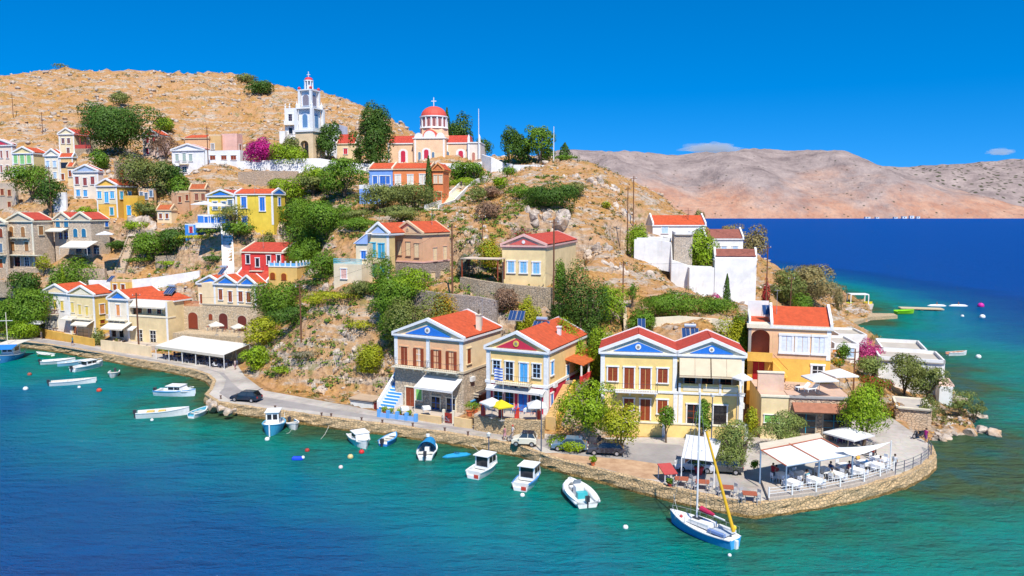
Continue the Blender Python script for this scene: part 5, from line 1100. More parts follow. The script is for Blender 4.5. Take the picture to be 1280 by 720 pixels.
def walls():
    W = PL('white'); SW = ST('stone', 2.4)
    pwall('long whitewashed wall below the hilltop houses and bell tower', [(258, 200, 208), (300, 202, 206), (340, 200, 205), (372, 198, 204), (400, 198, 206), (430, 203, 208), (462, 205, 209)], 5.2, W, t=.5)
    pwall('white forecourt wall in front of the domed church', [(462, 205, 207), (490, 204, 206), (520, 205, 205), (556, 204, 205), (585, 205, 206), (602, 202, 208)], 4.5, W, t=.5)
    pwall('white stepped wall with piers right of the church', [(603, 193, 210), (615, 197, 205), (628, 203, 205), (640, 205, 203)], 6.0, W, t=.6)
    pwall('low white wall with railings under the hilltop pines', [(642, 206, 202), (670, 206, 200), (695, 207, 199), (715, 210, 198)], 2.6, W, t=.4)
    pwall('grey retaining wall below the long whitewashed wall', [(298, 215, 196), (330, 213.5, 196), (373, 214, 197)], 5.5, ST((.46, .37, .29), 3), t=.8)
    pwall('stone terrace wall under the left stone houses', [(-8, 336, 158), (38, 335, 158), (75, 335, 157), (132, 336, 156)], 4.2, ST((.50, .41, .32)), t=.8)
    pwall('lower rough wall behind the shrubs at the left edge', [(-8, 352, 155), (15, 352, 154), (30, 354, 153)], 3.5, SW, t=.7)
    pwall('whitewashed lane wall above the taverna roofs', [(112, 350, 154), (150, 351, 152), (190, 347, 150), (225, 342, 150), (250, 338, 150)], 3.2, W, t=.6)
    pwall('long rubble wall above the whitewashed lane', [(195, 320, 160), (230, 319, 158), (262, 322, 156)], 5.2, ST((.42, .35, .27)), t=.7)
    pwall('stone terrace wall below the three-windowed yellow house', [(577, 346, 119), (600, 350, 116.5), (626, 354, 115), (655, 357, 113.5), (690, 360, 112)], 4.6, SW, t=.8)
    pwall('rubble retaining wall along the bend above the red roofs', [(480, 362, 121), (520, 362, 118), (567, 368, 114), (600, 371, 112), (622, 376, 111)], 5.2, ST((.38, .34, .32), 3), t=.8)
    pwall('sloping grey wall running down the hillside behind the twin-pediment house', [(757, 366, 122), (772, 374, 116), (781, 384, 112), (782, 410, 107)], 2.6, ST('lstone'), t=.5)
    pwall('whitewashed zigzag wall stepping down from the white houses', [(793, 299, 144), (822, 300, 143), (839, 303, 142), (840, 325, 141), (862, 332, 140), (890, 333, 139)], 5.5, W, t=.5)
    pwall('white garden wall behind the solar panels', [(800, 398, 109), (850, 395, 108), (890, 398, 107), (925, 402, 105)], 1.7, PL('pale'), t=.4)
    pwall('white roadside wall in front of the bare slope', [(422, 508, 107), (440, 511, 106), (458, 514.5, 105)], 1.9, W, t=.35)
    pwall('ochre rubble terrace wall below the magenta and yellow house', [(594, 520, 90.5), (620, 522, 89), (650, 524, 87.8), (680, 526, 86.8)], 3.0, ST((.48, .38, .24)), t=.6, name='terrace_wall')
    pwall('ochre wall in front of the white-awninged stone house', [(520, 517, 95), (535, 519, 94), (551, 521, 93)], 1.9, PL((.68, .48, .24)), t=.3)
    pwall('short ochre wall with a potted plant right of the red gate', [(568, 521, 92), (580, 523, 91.4), (590, 524.5, 91)], 1.9, PL((.68, .48, .24)), t=.3)
    pwall('blush stone terrace wall under the orange house steps', [(953, 478, 92), (985, 480, 91), (1000, 480, 90.5)], 3.2, ST((.62, .46, .36), 2.4), t=.5)
    pwall('low stone kerb wall on the earth bank by the two quay trees', [(788, 576, 81), (805, 579, 80), (825, 582, 79)], .8, ST('lstone'), t=.4)
    pwall('tan plank-like wall behind the brown waterside table', [(914, 607, 74), (930, 609, 73.5), (957, 607, 72.8)], 1.5, PL((.62, .42, .27)), t=.25)
def stairs():
    W = PL('white')
    def stair(label, pts, wd, mat, par=True, n=40, pm=None):
        P = []
        for px, Y, in pts: g = onground(px, RM(px, Y)); P.append(g)
        r0 = empty('staircase', P[0], 0, label=label, cat='staircase'); o = P[0]
        L = [0]
        for a, b in zip(P, P[1:]): L.append(L[-1]+(b-a).length)
        mb = MB(); pr = (MB(), MB())
        def pt(t):
            for i in range(len(P)-1):
                if t <= L[i+1] or i == len(P)-2: return P[i].lerp(P[i+1], (t-L[i])/(L[i+1]-L[i])), (P[i+1]-P[i]).to_2d().normalized()
        for i in range(n):
            p, d = pt(L[-1]*i/n); q, _ = pt(L[-1]*(i+1)/n); s2 = Vector((-d.y, d.x)); p -= o; q -= o
            c = [p.to_2d()-s2*wd/2, q.to_2d()-s2*wd/2, q.to_2d()+s2*wd/2, p.to_2d()+s2*wd/2]
            if d.cross(s2) < 0: c = c[::-1]
            mb.pxy([tuple(k) for k in c], q.z-1.6, q.z+.35)
            if par:
                for sg in (-1, 1):
                    a, b = p.to_2d()+s2*sg*wd/2, q.to_2d()+s2*sg*wd/2; a2, b2 = a+s2*sg*.3, b+s2*sg*.3
                    pr[sg > 0].prism([(a.x, a.y, p.z-1.5), (a2.x, a2.y, p.z-1.5), (a2.x, a2.y, p.z+1.2), (a.x, a.y, p.z+1.2)], [(b.x, b.y, q.z-1.5), (b2.x, b2.y, q.z-1.5), (b2.x, b2.y, q.z+1.2), (b.x, b.y, q.z+1.2)])
        mb.build('steps', mat, r0)
        if par:
            for pq in pr: pq.build('parapet', pm or W, r0)
    stair('broad white staircase climbing the hill to the church', [(540, 158), (560, 172), (585, 186), (603, 197)], 2.6, PL('pale'), n=46, pm=PL((.74, .71, .66)))
    stair('narrow white steps between the shrubs above the scarlet house', [(284, 150), (284, 158), (281, 164)], 1.8, W, n=18)
    stair('winding stone path between rocky banks on the left slope', [(148, 158), (160, 165), (176, 176)], 1.8, PL((.58, .44, .30)), n=24, pm=ST('stone'))
    b = at(486, 516, 100); r0 = empty('staircase', (b.x, b.y, QZ), R(-27), label='blue and white painted steps left of the blue pediment house', cat='staircase'); mb = MB(); m2 = MB()
    for i in range(14): mb.box(-1.3, .9, -.4+i*.42, .02+i*.42, 0, .33*(i+1)-.06); m2.box(-1.3, .9, -.42+i*.42, -.4+i*.42, .33*i, .33*(i+1)-.06)
    mb.build('tread', PT((.70, .76, .84)), r0); m2.build('riser', PT((.05, .28, .70)), r0)
    MB().prism([(-1.65, -.4, 0), (-1.3, -.4, 0), (-1.3, -.4, 1.0), (-1.65, -.4, 1.0)], [(-1.65, 5.5, 0), (-1.3, 5.5, 0), (-1.3, 5.5, 5.6), (-1.65, 5.5, 5.6)]).build('side_wall', PT('white'), r0)
# ------------------------------------------------------------------ vegetation
LF = dict(dk=(.055,.125,.012), mid=(.105,.21,.012), bright=(.19,.31,.008), lime=(.29,.33,.012), olive=(.15,.19,.045), willow=(.19,.25,.06), grey=(.19,.19,.13), khaki=(.25,.22,.09), brown=(.22,.14,.09), mag=(.50,.01,.20), red=(.42,.03,.03), pink=(.55,.06,.22), yel=(.30,.27,.02), orange=(.5,.22,.01))
def leafmat(c):
    return M('leaf', LF[c], .6, alt=(1.5, 1.15, .8)) if c not in ('mag', 'red', 'pink', 'orange') else M('leaf', LF[c], .6, alt=(.5, .9, .6))
def leaves(P, N, size, seed, name, mat, parent=None, two=None, **tags):
    g = np.random.default_rng(seed); n = len(P)
    N = N+g.normal(0, .36, (n, 3)); N /= np.linalg.norm(N, axis=1)[:, None]
    A = np.cross(N, g.normal(0, 1, (n, 3))); A /= np.linalg.norm(A, axis=1)[:, None]+1e-9; B = np.cross(N, A)
    s = (size*g.uniform(.55, 1.35, n))[:, None]; t = s*g.uniform(.45, .8, n)[:, None]
    V = np.stack([P-A*s*.5, P-B*t*.5+N*s*.1, P+A*s*.5, P+B*t*.5+N*s*.1], 1).reshape(-1, 3)
    me = bpy.data.meshes.new(name); me.vertices.add(4*n); me.vertices.foreach_set('co', V.ravel())
    me.loops.add(4*n); me.loops.foreach_set('vertex_index', np.arange(4*n, dtype=np.int32))
    me.polygons.add(n); me.polygons.foreach_set('loop_start', np.arange(0, 4*n, 4)); me.polygons.foreach_set('loop_total', np.full(n, 4)); me.update(calc_edges=True)
    me.materials.append(mat)
    if two is not None:
        me.materials.append(two[0]); me.polygons.foreach_set('material_index', (g.random(n) < two[1]).astype(np.int32))
    o = bpy.data.objects.new(name, me); col.objects.link(o)
    if parent is not None: o.parent = parent
    return tag(o, **tags)
def crownpts(w, d, z0, z1, kind, n, seed):
    g = np.random.default_rng(seed); h = z1-z0; c = np.array([0, 0, (z0+z1)/2])
    if kind == 'cone':
        u = g.random(n)**.75; th = g.uniform(0, 2*math.pi, n); z = z0+h*(1-u)*0+h*(1-u)
        prof = np.interp((z-z0)/h, [0, .12, .35, .7, 1], [.55, .95, 1, .62, .05])
        lump = 1+.22*np.sin(th*3+z*1.3+seed)+.15*np.sin(th*5-z*2.1)
        r = w/2*prof*lump*g.uniform(.55, 1.05, n)**.5
        P = np.stack([r*np.cos(th), r*np.sin(th), z], 1); N = np.stack([np.cos(th), np.sin(th), np.full(n, .35)], 1); return P, N
    k = {'round': 15, 'pine': 18, 'airy': 20, 'bush': 12, 'willow': 16, 'wide': 22}[kind]
    lo = .30 if kind in ('round', 'bush') else .27 if kind == 'wide' else .23
    C_ = g.normal(0, 1, (k, 3)); C_ /= np.linalg.norm(C_, axis=1)[:, None]; rr = g.uniform(.35, 1, k)[:, None]**.6
    R_ = g.uniform(lo, lo+.2, k)*(1.0 if kind != 'airy' else .8)
    C_ = C_*rr*(1-R_[:, None]*.85)
    C_[0] = 0; R_[0] = .5
    if kind in ('bush',): C_[:, 2] = np.abs(C_[:, 2])*.8-.35
    if kind == 'pine': C_[:, :2] *= (1-.45*np.clip(C_[:, 2:], -1, 1))
    b = g.choice(k, n, p=R_**2/np.sum(R_**2)); D = g.normal(0, 1, (n, 3)); D /= np.linalg.norm(D, axis=1)[:, None]
    D[:, 2] = np.where((D[:, 2] < -.3) & (g.random(n) < .6), -D[:, 2], D[:, 2])
    q = g.uniform(.62, 1.08, n)**(.6)
    P = C_[b]+D*(R_[b]*q)[:, None]
    if kind == 'willow': P[:, 2] -= (P[:, 0]**2+P[:, 1]**2)*.35
    N = D+P*.5
    e = np.percentile(np.abs(P), 97, axis=0); P = P/e
    if kind=='bush': P[:,2]=np.clip(P[:,2],-.9,1)
    P = P*np.array([w/2, d/2, h/2])+c
    if kind == 'bush': P[:, 2] = np.maximum(P[:, 2]+h*.1, z0)
    return P, N
TI = [0]
def tree(label, kind, color, cx, yt, yb, wp, Y=None, name='tree', cat=None, group=None, dens=1.0, base=None, trunk=None, bark=(.16, .11, .075), limbs=4, flowers=None, plain=False):
    TI[0] += 1; seed = TI[0]*17+3; r = random.Random(seed)
    if Y is None:
        p = hit(cx, yb)
        if p is None: p = onground(cx, 200)
    else: Y = RM(cx, Y); p = at(cx, yb, Y)
    g0 = ground(p.x, p.y); Y = p.y
    if Y is not None and abs(g0-p.z) < 6 or base is not None: p.z = g0 if base is None else base
    else: p.z = min(p.z, g0) if g0 < p.z else g0
    top = at(cx, yt, Y).z; h = max(top-p.z, 1.0); w = wp/ppm(Y)*(1.14 if yb < 470 else 1.04)
    ls = max(.2, 1.9/ppm(Y))*(1.22 if kind in ('round', 'wide', 'pine') else 1.05 if kind == 'bush' else .85)
    hasT = kind not in ('bush',) and not plain
    ct = {'round': .22, 'pine': .15, 'airy': .28, 'cone': .03, 'bush': 0, 'willow': .15, 'wide': .2}[kind] if trunk is None else trunk
    area = math.pi*w*(h*(1-ct))/4; n = int(min(24000, max(150, area*dens*19.0/ls**2*({'airy': .50, 'cone': 1.0, 'willow': .85}.get(kind, .9)))))
    P, N = crownpts(w, w*r.uniform(.85, 1.05), h*ct, h, kind, n, seed)
    two = None
    if flowers: two = (leafmat(flowers[0]), flowers[1])
    cat = cat or ('bush' if kind == 'bush' else 'tree'); nm = name if name != 'tree' or kind != 'bush' else 'bush'
    if not hasT:
        o = leaves(P, N, ls, seed, nm, leafmat(color), two=two, label=label, cat=cat, group=group); o.location = p; o.rotation_euler = (0, 0, 0)
        return o
    root = empty(nm, p, 0, label=label, cat=cat, group=group)
    mb = MB(); tr = max(.1, min(.35, w*.035)); zc = h*(ct+.25)
    lean = (r.uniform(-.05, .05)*w, r.uniform(-.05, .05)*w)
    if limbs <= 1 or kind == 'cone': mb.tube([(0, 0, -.4), (0, 0, h*.8)], [tr, tr*.4], 7)
    else:
        fk = h*ct*.55
        mb.tube([(0, 0, -.4), (lean[0], lean[1], fk)], [tr*1.3, tr], 8)
        for i in range(limbs):
            a = 2*math.pi*i/limbs+r.uniform(-.4, .4); q = r.uniform(.15, .32)*w; z2 = h*r.uniform(.55, .8)
            mb.tube([(lean[0], lean[1], fk-.1), (lean[0]+q*.45*math.cos(a), lean[1]+q*.45*math.sin(a), (fk+z2)/2), (q*math.cos(a), q*math.sin(a), z2)], [tr*.75, tr*.5, tr*.2], 6)
            for k in range(2):
                b = a+r.uniform(-1, 1); mb.tube([(q*.45*math.cos(a)+lean[0], q*.45*math.sin(a)+lean[1], (fk+z2)/2), (q*1.3*math.cos(b), q*1.3*math.sin(b), z2*r.uniform(.9, 1.1))], [tr*.4, tr*.12], 5)
    mb.build('trunk', M('wood', bark, .9), root); leaves(P, N, ls, seed, 'crown', leafmat(color), root, two=two)
    return root
def vegetation():
    T = tree; G = 'trees and shrubs on the hillside'
    T('huge dark green tree on the upper left hillside', 'round', 'dk', 149, 129, 201, 76, 222, dens=1.5)
    T('lone little tree on the bare hilltop skyline', 'airy', 'olive', 77, 80, 95, 13, 329)
    T('low bush on the skyline, just right of the far left edge', 'bush', 'mid', 18, 101, 108, 12, 329)
    T('small dark bush on the skyline at the left edge', 'bush', 'dk', 4, 104, 111, 9, 328)
    T('round dark bush on the upper slope under the ridge', 'bush', 'dk', 327, 101, 121, 27, dens=1.3)
    T('flat scrub patch on the ridge left of the round dark bush', 'bush', 'olive', 309, 93, 99, 24, 322)
    T('sparse bush above the huge dark tree', 'bush', 'olive', 148, 115, 131, 21)
    T('light green bush right of the huge dark tree', 'bush', 'bright', 205, 146, 165, 22)
    T('bare brownish tree beside the narrow pink house', 'airy', 'brown', 207, 168, 200, 28, 224)
    T('round olive tree below the roofless ruin', 'round', 'olive', 188, 197, 243, 54, 190, dens=1.2)
    T('darker tree half behind the round olive tree', 'round', 'dk', 212, 205, 243, 30, 192)
    T('bushy green tree before the yellow and green-shuttered house', 'round', 'mid', 38, 208, 240, 42, 196)
    T('dark small tree left of the whitewashed shed', 'round', 'dk', 63, 222, 253, 30, 188)
    T('bush above the small white house gardens', 'bush', 'mid', 124, 186, 208, 20, 206)
    T('small green bush below the veranda house', 'bush', 'bright', 110, 258, 270, 22)
    T('bright magenta bougainvillea beside the bell tower garden', 'bush', 'mag', 325, 173, 191, 33, 207, name='bougainvillea', cat='bougainvillea', dens=1.3)
    T('clipped yellow-green hedge behind the long white wall', 'bush', 'bright', 356, 178, 198, 44, 206, name='hedge', cat='hedge')
    T('grey-green shrub left of the bell tower', 'bush', 'olive', 362, 168, 185, 20, 208)
    T('tall dark conifer just right of the bell tower', 'pine', 'dk', 411, 155, 200, 25, 209, trunk=.22, dens=1.3)
    T('massive dark cypress between bell tower and church', 'pine', 'dk', 466, 132, 206, 38, 210, trunk=.04, dens=1.5)
    T('slim dark cypress tucked under the massive one', 'cone', 'dk', 468, 178, 210, 9, 206)
    T('bright bush against the church left wall', 'bush', 'mid', 447, 183, 203, 10, 212)
    T('first dark conifer behind the church roof', 'cone', 'dk', 559, 134, 180, 10, 240, group='conifers behind the church')
    T('spreading cedar behind the right arm of the church', 'wide', 'dk', 577, 145, 190, 26, 238)
    T('dark tree at the far right end of the church', 'round', 'dk', 603, 175, 198, 20, 226)
    T('pointed dark conifer leading the group of hilltop pines', 'pine', 'dk', 638, 162, 208, 24, 205, dens=1.2, trunk=.05)
    T('slim pine in the middle of the hilltop group', 'pine', 'dk', 655, 168, 208, 16, 206, trunk=.1)
    T('tall bright green pine of the hilltop group', 'pine', 'mid', 674, 158, 208, 34, 204, trunk=.14, dens=1.2)
    T('pointed small conifer right of the white mast', 'cone', 'dk', 706, 178, 210, 13, 204)
    T('round green bush at the end of the hilltop group', 'bush', 'mid', 710, 195, 214, 26, 200)
    T('first of two rounded green shrubs below the church', 'round', 'mid', 573, 203, 226, 24, 192, trunk=.05)
    T('larger rounded green shrub below the church right end', 'round', 'mid', 592, 204, 232, 32, 190, trunk=.05, dens=1.2)
    T('leafy bush under the rounded shrubs by the staircase', 'bush', 'bright', 580, 222, 238, 30, 186)
    T('round bush above the staircase bend', 'bush', 'mid', 634, 209, 221, 17)
    T('olive bush right of the broad white staircase', 'bush', 'olive', 597, 233, 253, 18)
    T('light bush on the dry slope above the staircase', 'bush', 'bright', 626, 221, 236, 16)
    T('dry mauve-brown bush on the slope above the brown one', 'bush', 'brown', 614, 232, 248, 24)
    T('bare brown bush on the golden slope', 'bush', 'brown', 610, 252, 275, 26)
    T('flat green carpet bush on the golden slope', 'bush', 'mid', 660, 231, 248, 46)
    T('big dark shrub above the grey rocks', 'bush', 'dk', 693, 226, 262, 55, dens=1.3)
    T('smaller dark shrub beside the big one', 'bush', 'olive', 721, 226, 247, 22)
    T('tiny lime bush on the rocky shoulder', 'bush', 'lime', 757, 251, 261, 10)
    T('round bush beside the twin utility poles', 'bush', 'bright', 797, 275, 299, 23, 148)
    T('tall dark olive tree above the olive grove', 'pine', 'mid', 430, 200, 252, 46, 174, dens=1.2)
    T('lush green tree left of the olive grove', 'round', 'mid', 409, 252, 303, 64, 156, trunk=.08, dens=1.3)
    T('round green tree behind the yellow and blue gable', 'round', 'bright', 364, 223, 262, 40, 178, trunk=.08)
    T('dark green tree between the yellow gable and the tall olive tree', 'round', 'olive', 392, 216, 258, 40, 178, trunk=.08)
    T('wide grey-green olive tree, left half of the grove', 'wide', 'olive', 480, 233, 281, 56, 163, trunk=.12, dens=1.1)
    T('wide grey-green olive tree, right half of the grove', 'wide', 'olive', 518, 231, 280, 56, 161, trunk=.12, dens=1.1)
    T('dusky olive shrub at the left foot of the grove', 'bush', 'olive', 448, 262, 296, 34, 154)
    T('slender cypress in front of the orange houses', 'cone', 'dk', 536, 194, 240, 9, 168)
    T('silvery shrub beside the grey terrace', 'bush', 'grey', 582, 318, 344, 22, 122)
    T('yellow-green bush beside the three-windowed house', 'bush', 'lime', 612, 298, 324, 26, 124, flowers=('orange', .15))
    T('red flowering shrub under the grey rocks', 'bush', 'olive', 650, 281, 300, 34, 126, flowers=('red', .45))
    T('climbing shrub on the right wall of the three-windowed house', 'bush', 'mid', 700, 324, 358, 14, 114)
    T('big dense dark green tree on the terrace', 'round', 'dk', 724, 337, 412, 62, 106, trunk=.06, dens=1.5)
    T('light green tree beside the dense dark one', 'round', 'bright', 763, 358, 404, 34, 110, trunk=.08)
    T('lime bush between the solar panels', 'bush', 'lime', 668, 380, 412, 30, 104)
    T('sprawling bush behind the magenta house roof', 'bush', 'bright', 706, 396, 420, 42, 102)
    T('dry twiggy bush under the terrace wall', 'bush', 'brown', 634, 360, 388, 26, 112)
    T('weedy green bush on the terrace wall foot', 'bush', 'lime', 660, 365, 380, 24, 110)
    # centre-left
    T('bushy green tree beside the peach house', 'round', 'bright', 515, 338, 385, 46, 119, trunk=.08, dens=1.2)
    T('slim green tree in front of the pale yellow house', 'airy', 'mid', 474, 316, 362, 30, 121, trunk=.2)
    T('deep green tree left of the peach house base', 'round', 'mid', 492, 345, 404, 48, 117, trunk=.06, dens=1.2)
    T('grey-green olive above the blue pediment', 'round', 'olive', 522, 372, 416, 66, 112, trunk=.06, dens=1.2)
    T('low autumn-orange bush behind the blue pediment roof', 'bush', 'yel', 556, 374, 394, 40, 112, flowers=('orange', .35))
    T('leafy tree against the ochre annexe', 'round', 'mid', 350, 354, 398, 56, 132, trunk=.06, dens=1.2)
    T('tall dark bushy tree behind the utility pole', 'round', 'dk', 371, 384, 446, 52, 122, trunk=.05, dens=1.3)
    T('light green vine-like tree left of the dark bushy one', 'round', 'lime', 330, 398, 450, 42, 124, trunk=.05, dens=1.1)
    T('bright green rounded tree above the dark car', 'round', 'bright', 320, 434, 481, 35, 116, trunk=.05, dens=1.5)
    T('small green bush right of the rounded tree', 'round', 'bright', 352, 458, 492, 26, 112, trunk=.1)
    T('silver-grey shrub on the orange earth', 'bush', 'grey', 384, 443, 478, 34, 114)
    T('large yellow-green fig bush on the slope', 'bush', 'lime', 418, 364, 418, 60, 123, dens=1.1)
    T('second yellow-green fig bush lower on the slope', 'bush', 'lime', 452, 402, 436, 40, 118)
    T('dark green bush behind the fig bushes', 'bush', 'mid', 404, 318, 352, 36, 138)
    T('bush on the rocks left of the pale wing', 'bush', 'olive', 452, 350, 378, 36, 122)
    # left
    T('dark leafy tree above the steps, leftmost of three', 'round', 'mid', 190, 292, 338, 42, 163, trunk=.06, dens=1.2)
    T('dark leafy tree above the steps, middle of three', 'round', 'dk', 226, 284, 325, 40, 162, trunk=.06, dens=1.2)
    T('dark leafy tree above the steps, rightmost of three', 'round', 'mid', 262, 290, 318, 36, 158, trunk=.06, dens=1.2)
    T('green tree right of the narrow white steps', 'round', 'mid', 300, 278, 312, 36, 158, trunk=.06, dens=1.2)
    T('sparse tree in front of the blue terrace building', 'airy', 'olive', 290, 256, 285, 40, 160)
    T('trailing hedge on the long rubble wall', 'bush', 'lime', 240, 312, 330, 62, 158, name='hedge', cat='hedge')
    T('dark bush behind the restaurant roofs', 'bush', 'dk', 268, 318, 345, 22, 152)
    T('lime tree in front of the grey stone house', 'airy', 'lime', 54, 318, 338, 18, 156)
    T('planting strip under the stone house terrace awning', 'bush', 'mid', 96, 322, 336, 44, 157, name='hedge', cat='hedge')
    T('round tree on the wall above the white three-bay house', 'round', 'mid', 68, 338, 372, 30, 152, trunk=.06)
    T('narrow lime cypress beside the wall tree', 'cone', 'bright', 79, 330, 360, 9, 152)
    T('tall dark tree at the left edge above the quay', 'round', 'dk', 32, 342, 385, 34, 152, trunk=.06, dens=1.2)
    T('wide dark green tree left of the white three-bay house', 'wide', 'mid', 38, 364, 416, 56, 147, trunk=.06, dens=1.3)
    T('low bright bush on the quay at the left', 'bush', 'bright', 30, 402, 422, 32, 143, dens=1.2)
    T('dark bush cut off by the left edge behind the caique', 'bush', 'mid', 3, 372, 424, 30, 146)
    T('small bush by the yellow house steps', 'bush', 'olive', 122, 412, 428, 14, 138)
    # right
    T('round light tree in the white yard', 'round', 'bright', 876, 290, 330, 33, 143, trunk=.12, dens=1.3)
    T('small bush peeping over the orange-red roof', 'bush', 'olive', 874, 262, 272, 13, 180)
    T('sun-bleached khaki tree behind the white group', 'round', 'khaki', 940, 284, 330, 30, 178, trunk=.1, dens=.9)
    T('second khaki tree at the shoulder of the point', 'airy', 'khaki', 915, 280, 300, 22, 185, dens=1)
    T('big khaki and green tree behind the orange house', 'wide', 'khaki', 1012, 334, 384, 58, 150, trunk=.06, dens=1.2)
    T('green tree left of the big khaki tree', 'round', 'olive', 984, 340, 386, 36, 146, trunk=.06, dens=1.1)
    T('small dark green shrub before the khaki tree', 'bush', 'mid', 1003, 367, 382, 22, 140)
    T('long dark hedge under the white zigzag wall', 'bush', 'mid', 840, 366, 398, 70, 113, name='hedge', cat='hedge', dens=1.2)
    T('second hedge mass right of the long one', 'bush', 'mid', 892, 372, 400, 46, 111, name='hedge', cat='hedge', dens=1.2)
    T('pink bougainvillea at the foot of the tall white house', 'bush', 'pink', 893, 366, 380, 18, 134, name='bougainvillea', cat='bougainvillea')
    T('dark pencil cypress against the tall white wall', 'cone', 'dk', 908, 342, 382, 8, 133)
    T('purple-red creeper on the right end of the tall white house', 'bush', 'red', 957, 350, 378, 8, 138, name='creeper', cat='creeper')
    T('yellow-green bush behind the right blue pediment', 'bush', 'lime', 915, 398, 418, 40, 100)
    T('small tree with two tufts on the golden slope', 'airy', 'mid', 790, 355, 378, 16, 118)
    T('low dry bush at the beach corner', 'bush', 'khaki', 1049, 360, 371, 10, 185)
    # waterfront
    T('tall multi-stemmed light green tree on the quay', 'round', 'bright', 733, 478, 574, 66, 84, trunk=.28, dens=1.15, limbs=7, bark=(.42, .34, .28))
    T('smaller light green tree on the earth bank', 'round', 'lime', 776, 504, 580, 44, 80.5, trunk=.3, dens=1.1)
    T('low bright green shrub spilling over the quay edge', 'bush', 'bright', 704, 546, 579, 50, 83, dens=1.4, base=QZ)
    T('feathery grey-green tamarisk beside the sailboat mast', 'willow', 'willow', 922, 526, 604, 56, 76, trunk=.18, dens=1.0)
    T('spreading tamarisk over the taverna awning', 'willow', 'willow', 976, 516, 568, 56, 82, trunk=.25, dens=1.0)
    T('round bright tree at the corner of the stone taverna', 'round', 'bright', 1079, 484, 556, 54, 84, trunk=.25, dens=1.3)
    T('potted orange tree, left of the pair by the yellow forecourt', 'round', 'mid', 833, 510, 545, 19, 85.3, trunk=.45, dens=1.2)
    T('potted orange tree, right of the pair by the yellow forecourt', 'round', 'mid', 878, 512, 550, 21, 84.6, trunk=.35, dens=1.2)
    T('climbing vine over the yellow house doorway', 'bush', 'mid', 880, 498, 522, 16, 86.6, base=4.2, name='vine', cat='vine')
    T('leafy plants beside the sign between the houses', 'bush', 'lime', 937, 506, 545, 16, 86, name='plant', cat='plant')
    T('pink bougainvillea over the white garden wall by the cove', 'bush', 'pink', 1088, 424, 440, 30, 119, name='bougainvillea', cat='bougainvillea')
    T('red-leaved shrub beneath the tamarisks on the point', 'bush', 'mid', 1093, 468, 492, 36, 106, flowers=('red', .4))
    T('light olive tree at the head of the tamarisk group', 'round', 'willow', 1090, 446, 496, 36, 109, trunk=.2, dens=1.0)
    T('wide tamarisk behind the boathouse', 'round', 'olive', 1128, 446, 504, 44, 108, trunk=.25, dens=1.0)
    T('tall round tamarisk right of the boathouse', 'round', 'olive', 1158, 458, 506, 42, 105, trunk=.25, dens=1.1)
    T('small drooping tamarisk before the boathouse', 'airy', 'olive', 1160, 496, 536, 26, 95, trunk=.3)
    T('leaning tamarisk over the rocks of the point', 'airy', 'willow', 1198, 488, 540, 30, 99, trunk=.35)
    T('last tamarisk at the tip of the rocks', 'airy', 'olive', 1217, 500, 540, 24, 98, trunk=.4)
    T('green bush beside the white cove house', 'bush', 'mid', 1054, 428, 452, 14, 112)
    T('orange flowering bush by the white cove house', 'bush', 'mid', 1046, 447, 462, 16, 108, flowers=('orange', .5))
    T('rust-coloured dry shrub behind the quay railing', 'bush', 'brown', 1112, 502, 524, 40, 97, flowers=('orange', .3))
    T('plant tub shrub beside the tamarisk trunk', 'bush', 'bright', 943, 590, 607, 10, 75, base=QZ+.4, name='plant', cat='plant')
    for i, (lb, k, c, x, yt, yb, w, Y) in enumerate([('bushy tree squeezed between the ruin and the peach cottages', 'round', 'mid', 226, 222, 250, 26, 188), ('rounded green bush on the bank under the yellow annexe', 'bush', 'bright', 168, 276, 290, 26, 172), ('dark bush on the terrace edge right of the stone houses', 'bush', 'dk', 148, 300, 322, 22, 165),
        ('green tree filling the gap behind the scarlet house', 'round', 'mid', 385, 268, 312, 44, 160), ('olive bush above the scarlet house roof', 'bush', 'olive', 330, 292, 306, 34, 160), ('broad green bush right of the grey rock mass', 'bush', 'mid', 384, 296, 324, 40, 154), ('leafy tree just left of the tall olive tree', 'round', 'bright', 396, 208, 250, 34, 180),
        ('thick green tree below the yellow and blue gable', 'round', 'mid', 372, 250, 292, 40, 168), ('low green bush behind the pale yellow house', 'bush', 'mid', 446, 270, 300, 40, 148), ('dark green mass at the foot of the ochre annexe', 'bush', 'dk', 392, 352, 380, 36, 138), ('yellow-green fig bush nearest the ochre annexe', 'bush', 'lime', 398, 388, 424, 38, 124),
        ('green bush at the foot of the peach house wall', 'bush', 'mid', 500, 384, 410, 44, 113), ('light bush among the orange earth above the hut', 'bush', 'lime', 462, 428, 446, 30, 112), ('olive tree in the yard left of the cream cottage', 'round', 'olive', 184, 252, 280, 24, 180), ('green bush in the gully under the long rubble wall', 'bush', 'bright', 214, 334, 350, 30, 158),
        ('dark shrub between the restaurant and the ochre annexe', 'bush', 'dk', 330, 352, 384, 26, 142), ('bush by the twisted path above the lane wall', 'bush', 'mid', 172, 326, 346, 30, 162), ('green tree behind the two orange chimneys of the peach house', 'round', 'mid', 480, 262, 292, 40, 150) if False else ('green tree rising behind the peach house roof', 'round', 'olive', 500, 258, 288, 44, 150),
        ('green shrub row on the right terrace above the yellow house', 'bush', 'bright', 752, 404, 422, 30, 100), ('low green bush beside the sloping grey wall', 'bush', 'mid', 800, 386, 402, 30, 108), ('shrub at the corner of the orange house wall', 'bush', 'mid', 928, 388, 412, 22, 102)]): T(lb, k, c, x, yt, yb, w, Y, dens=1.2)
    r = random.Random(5)
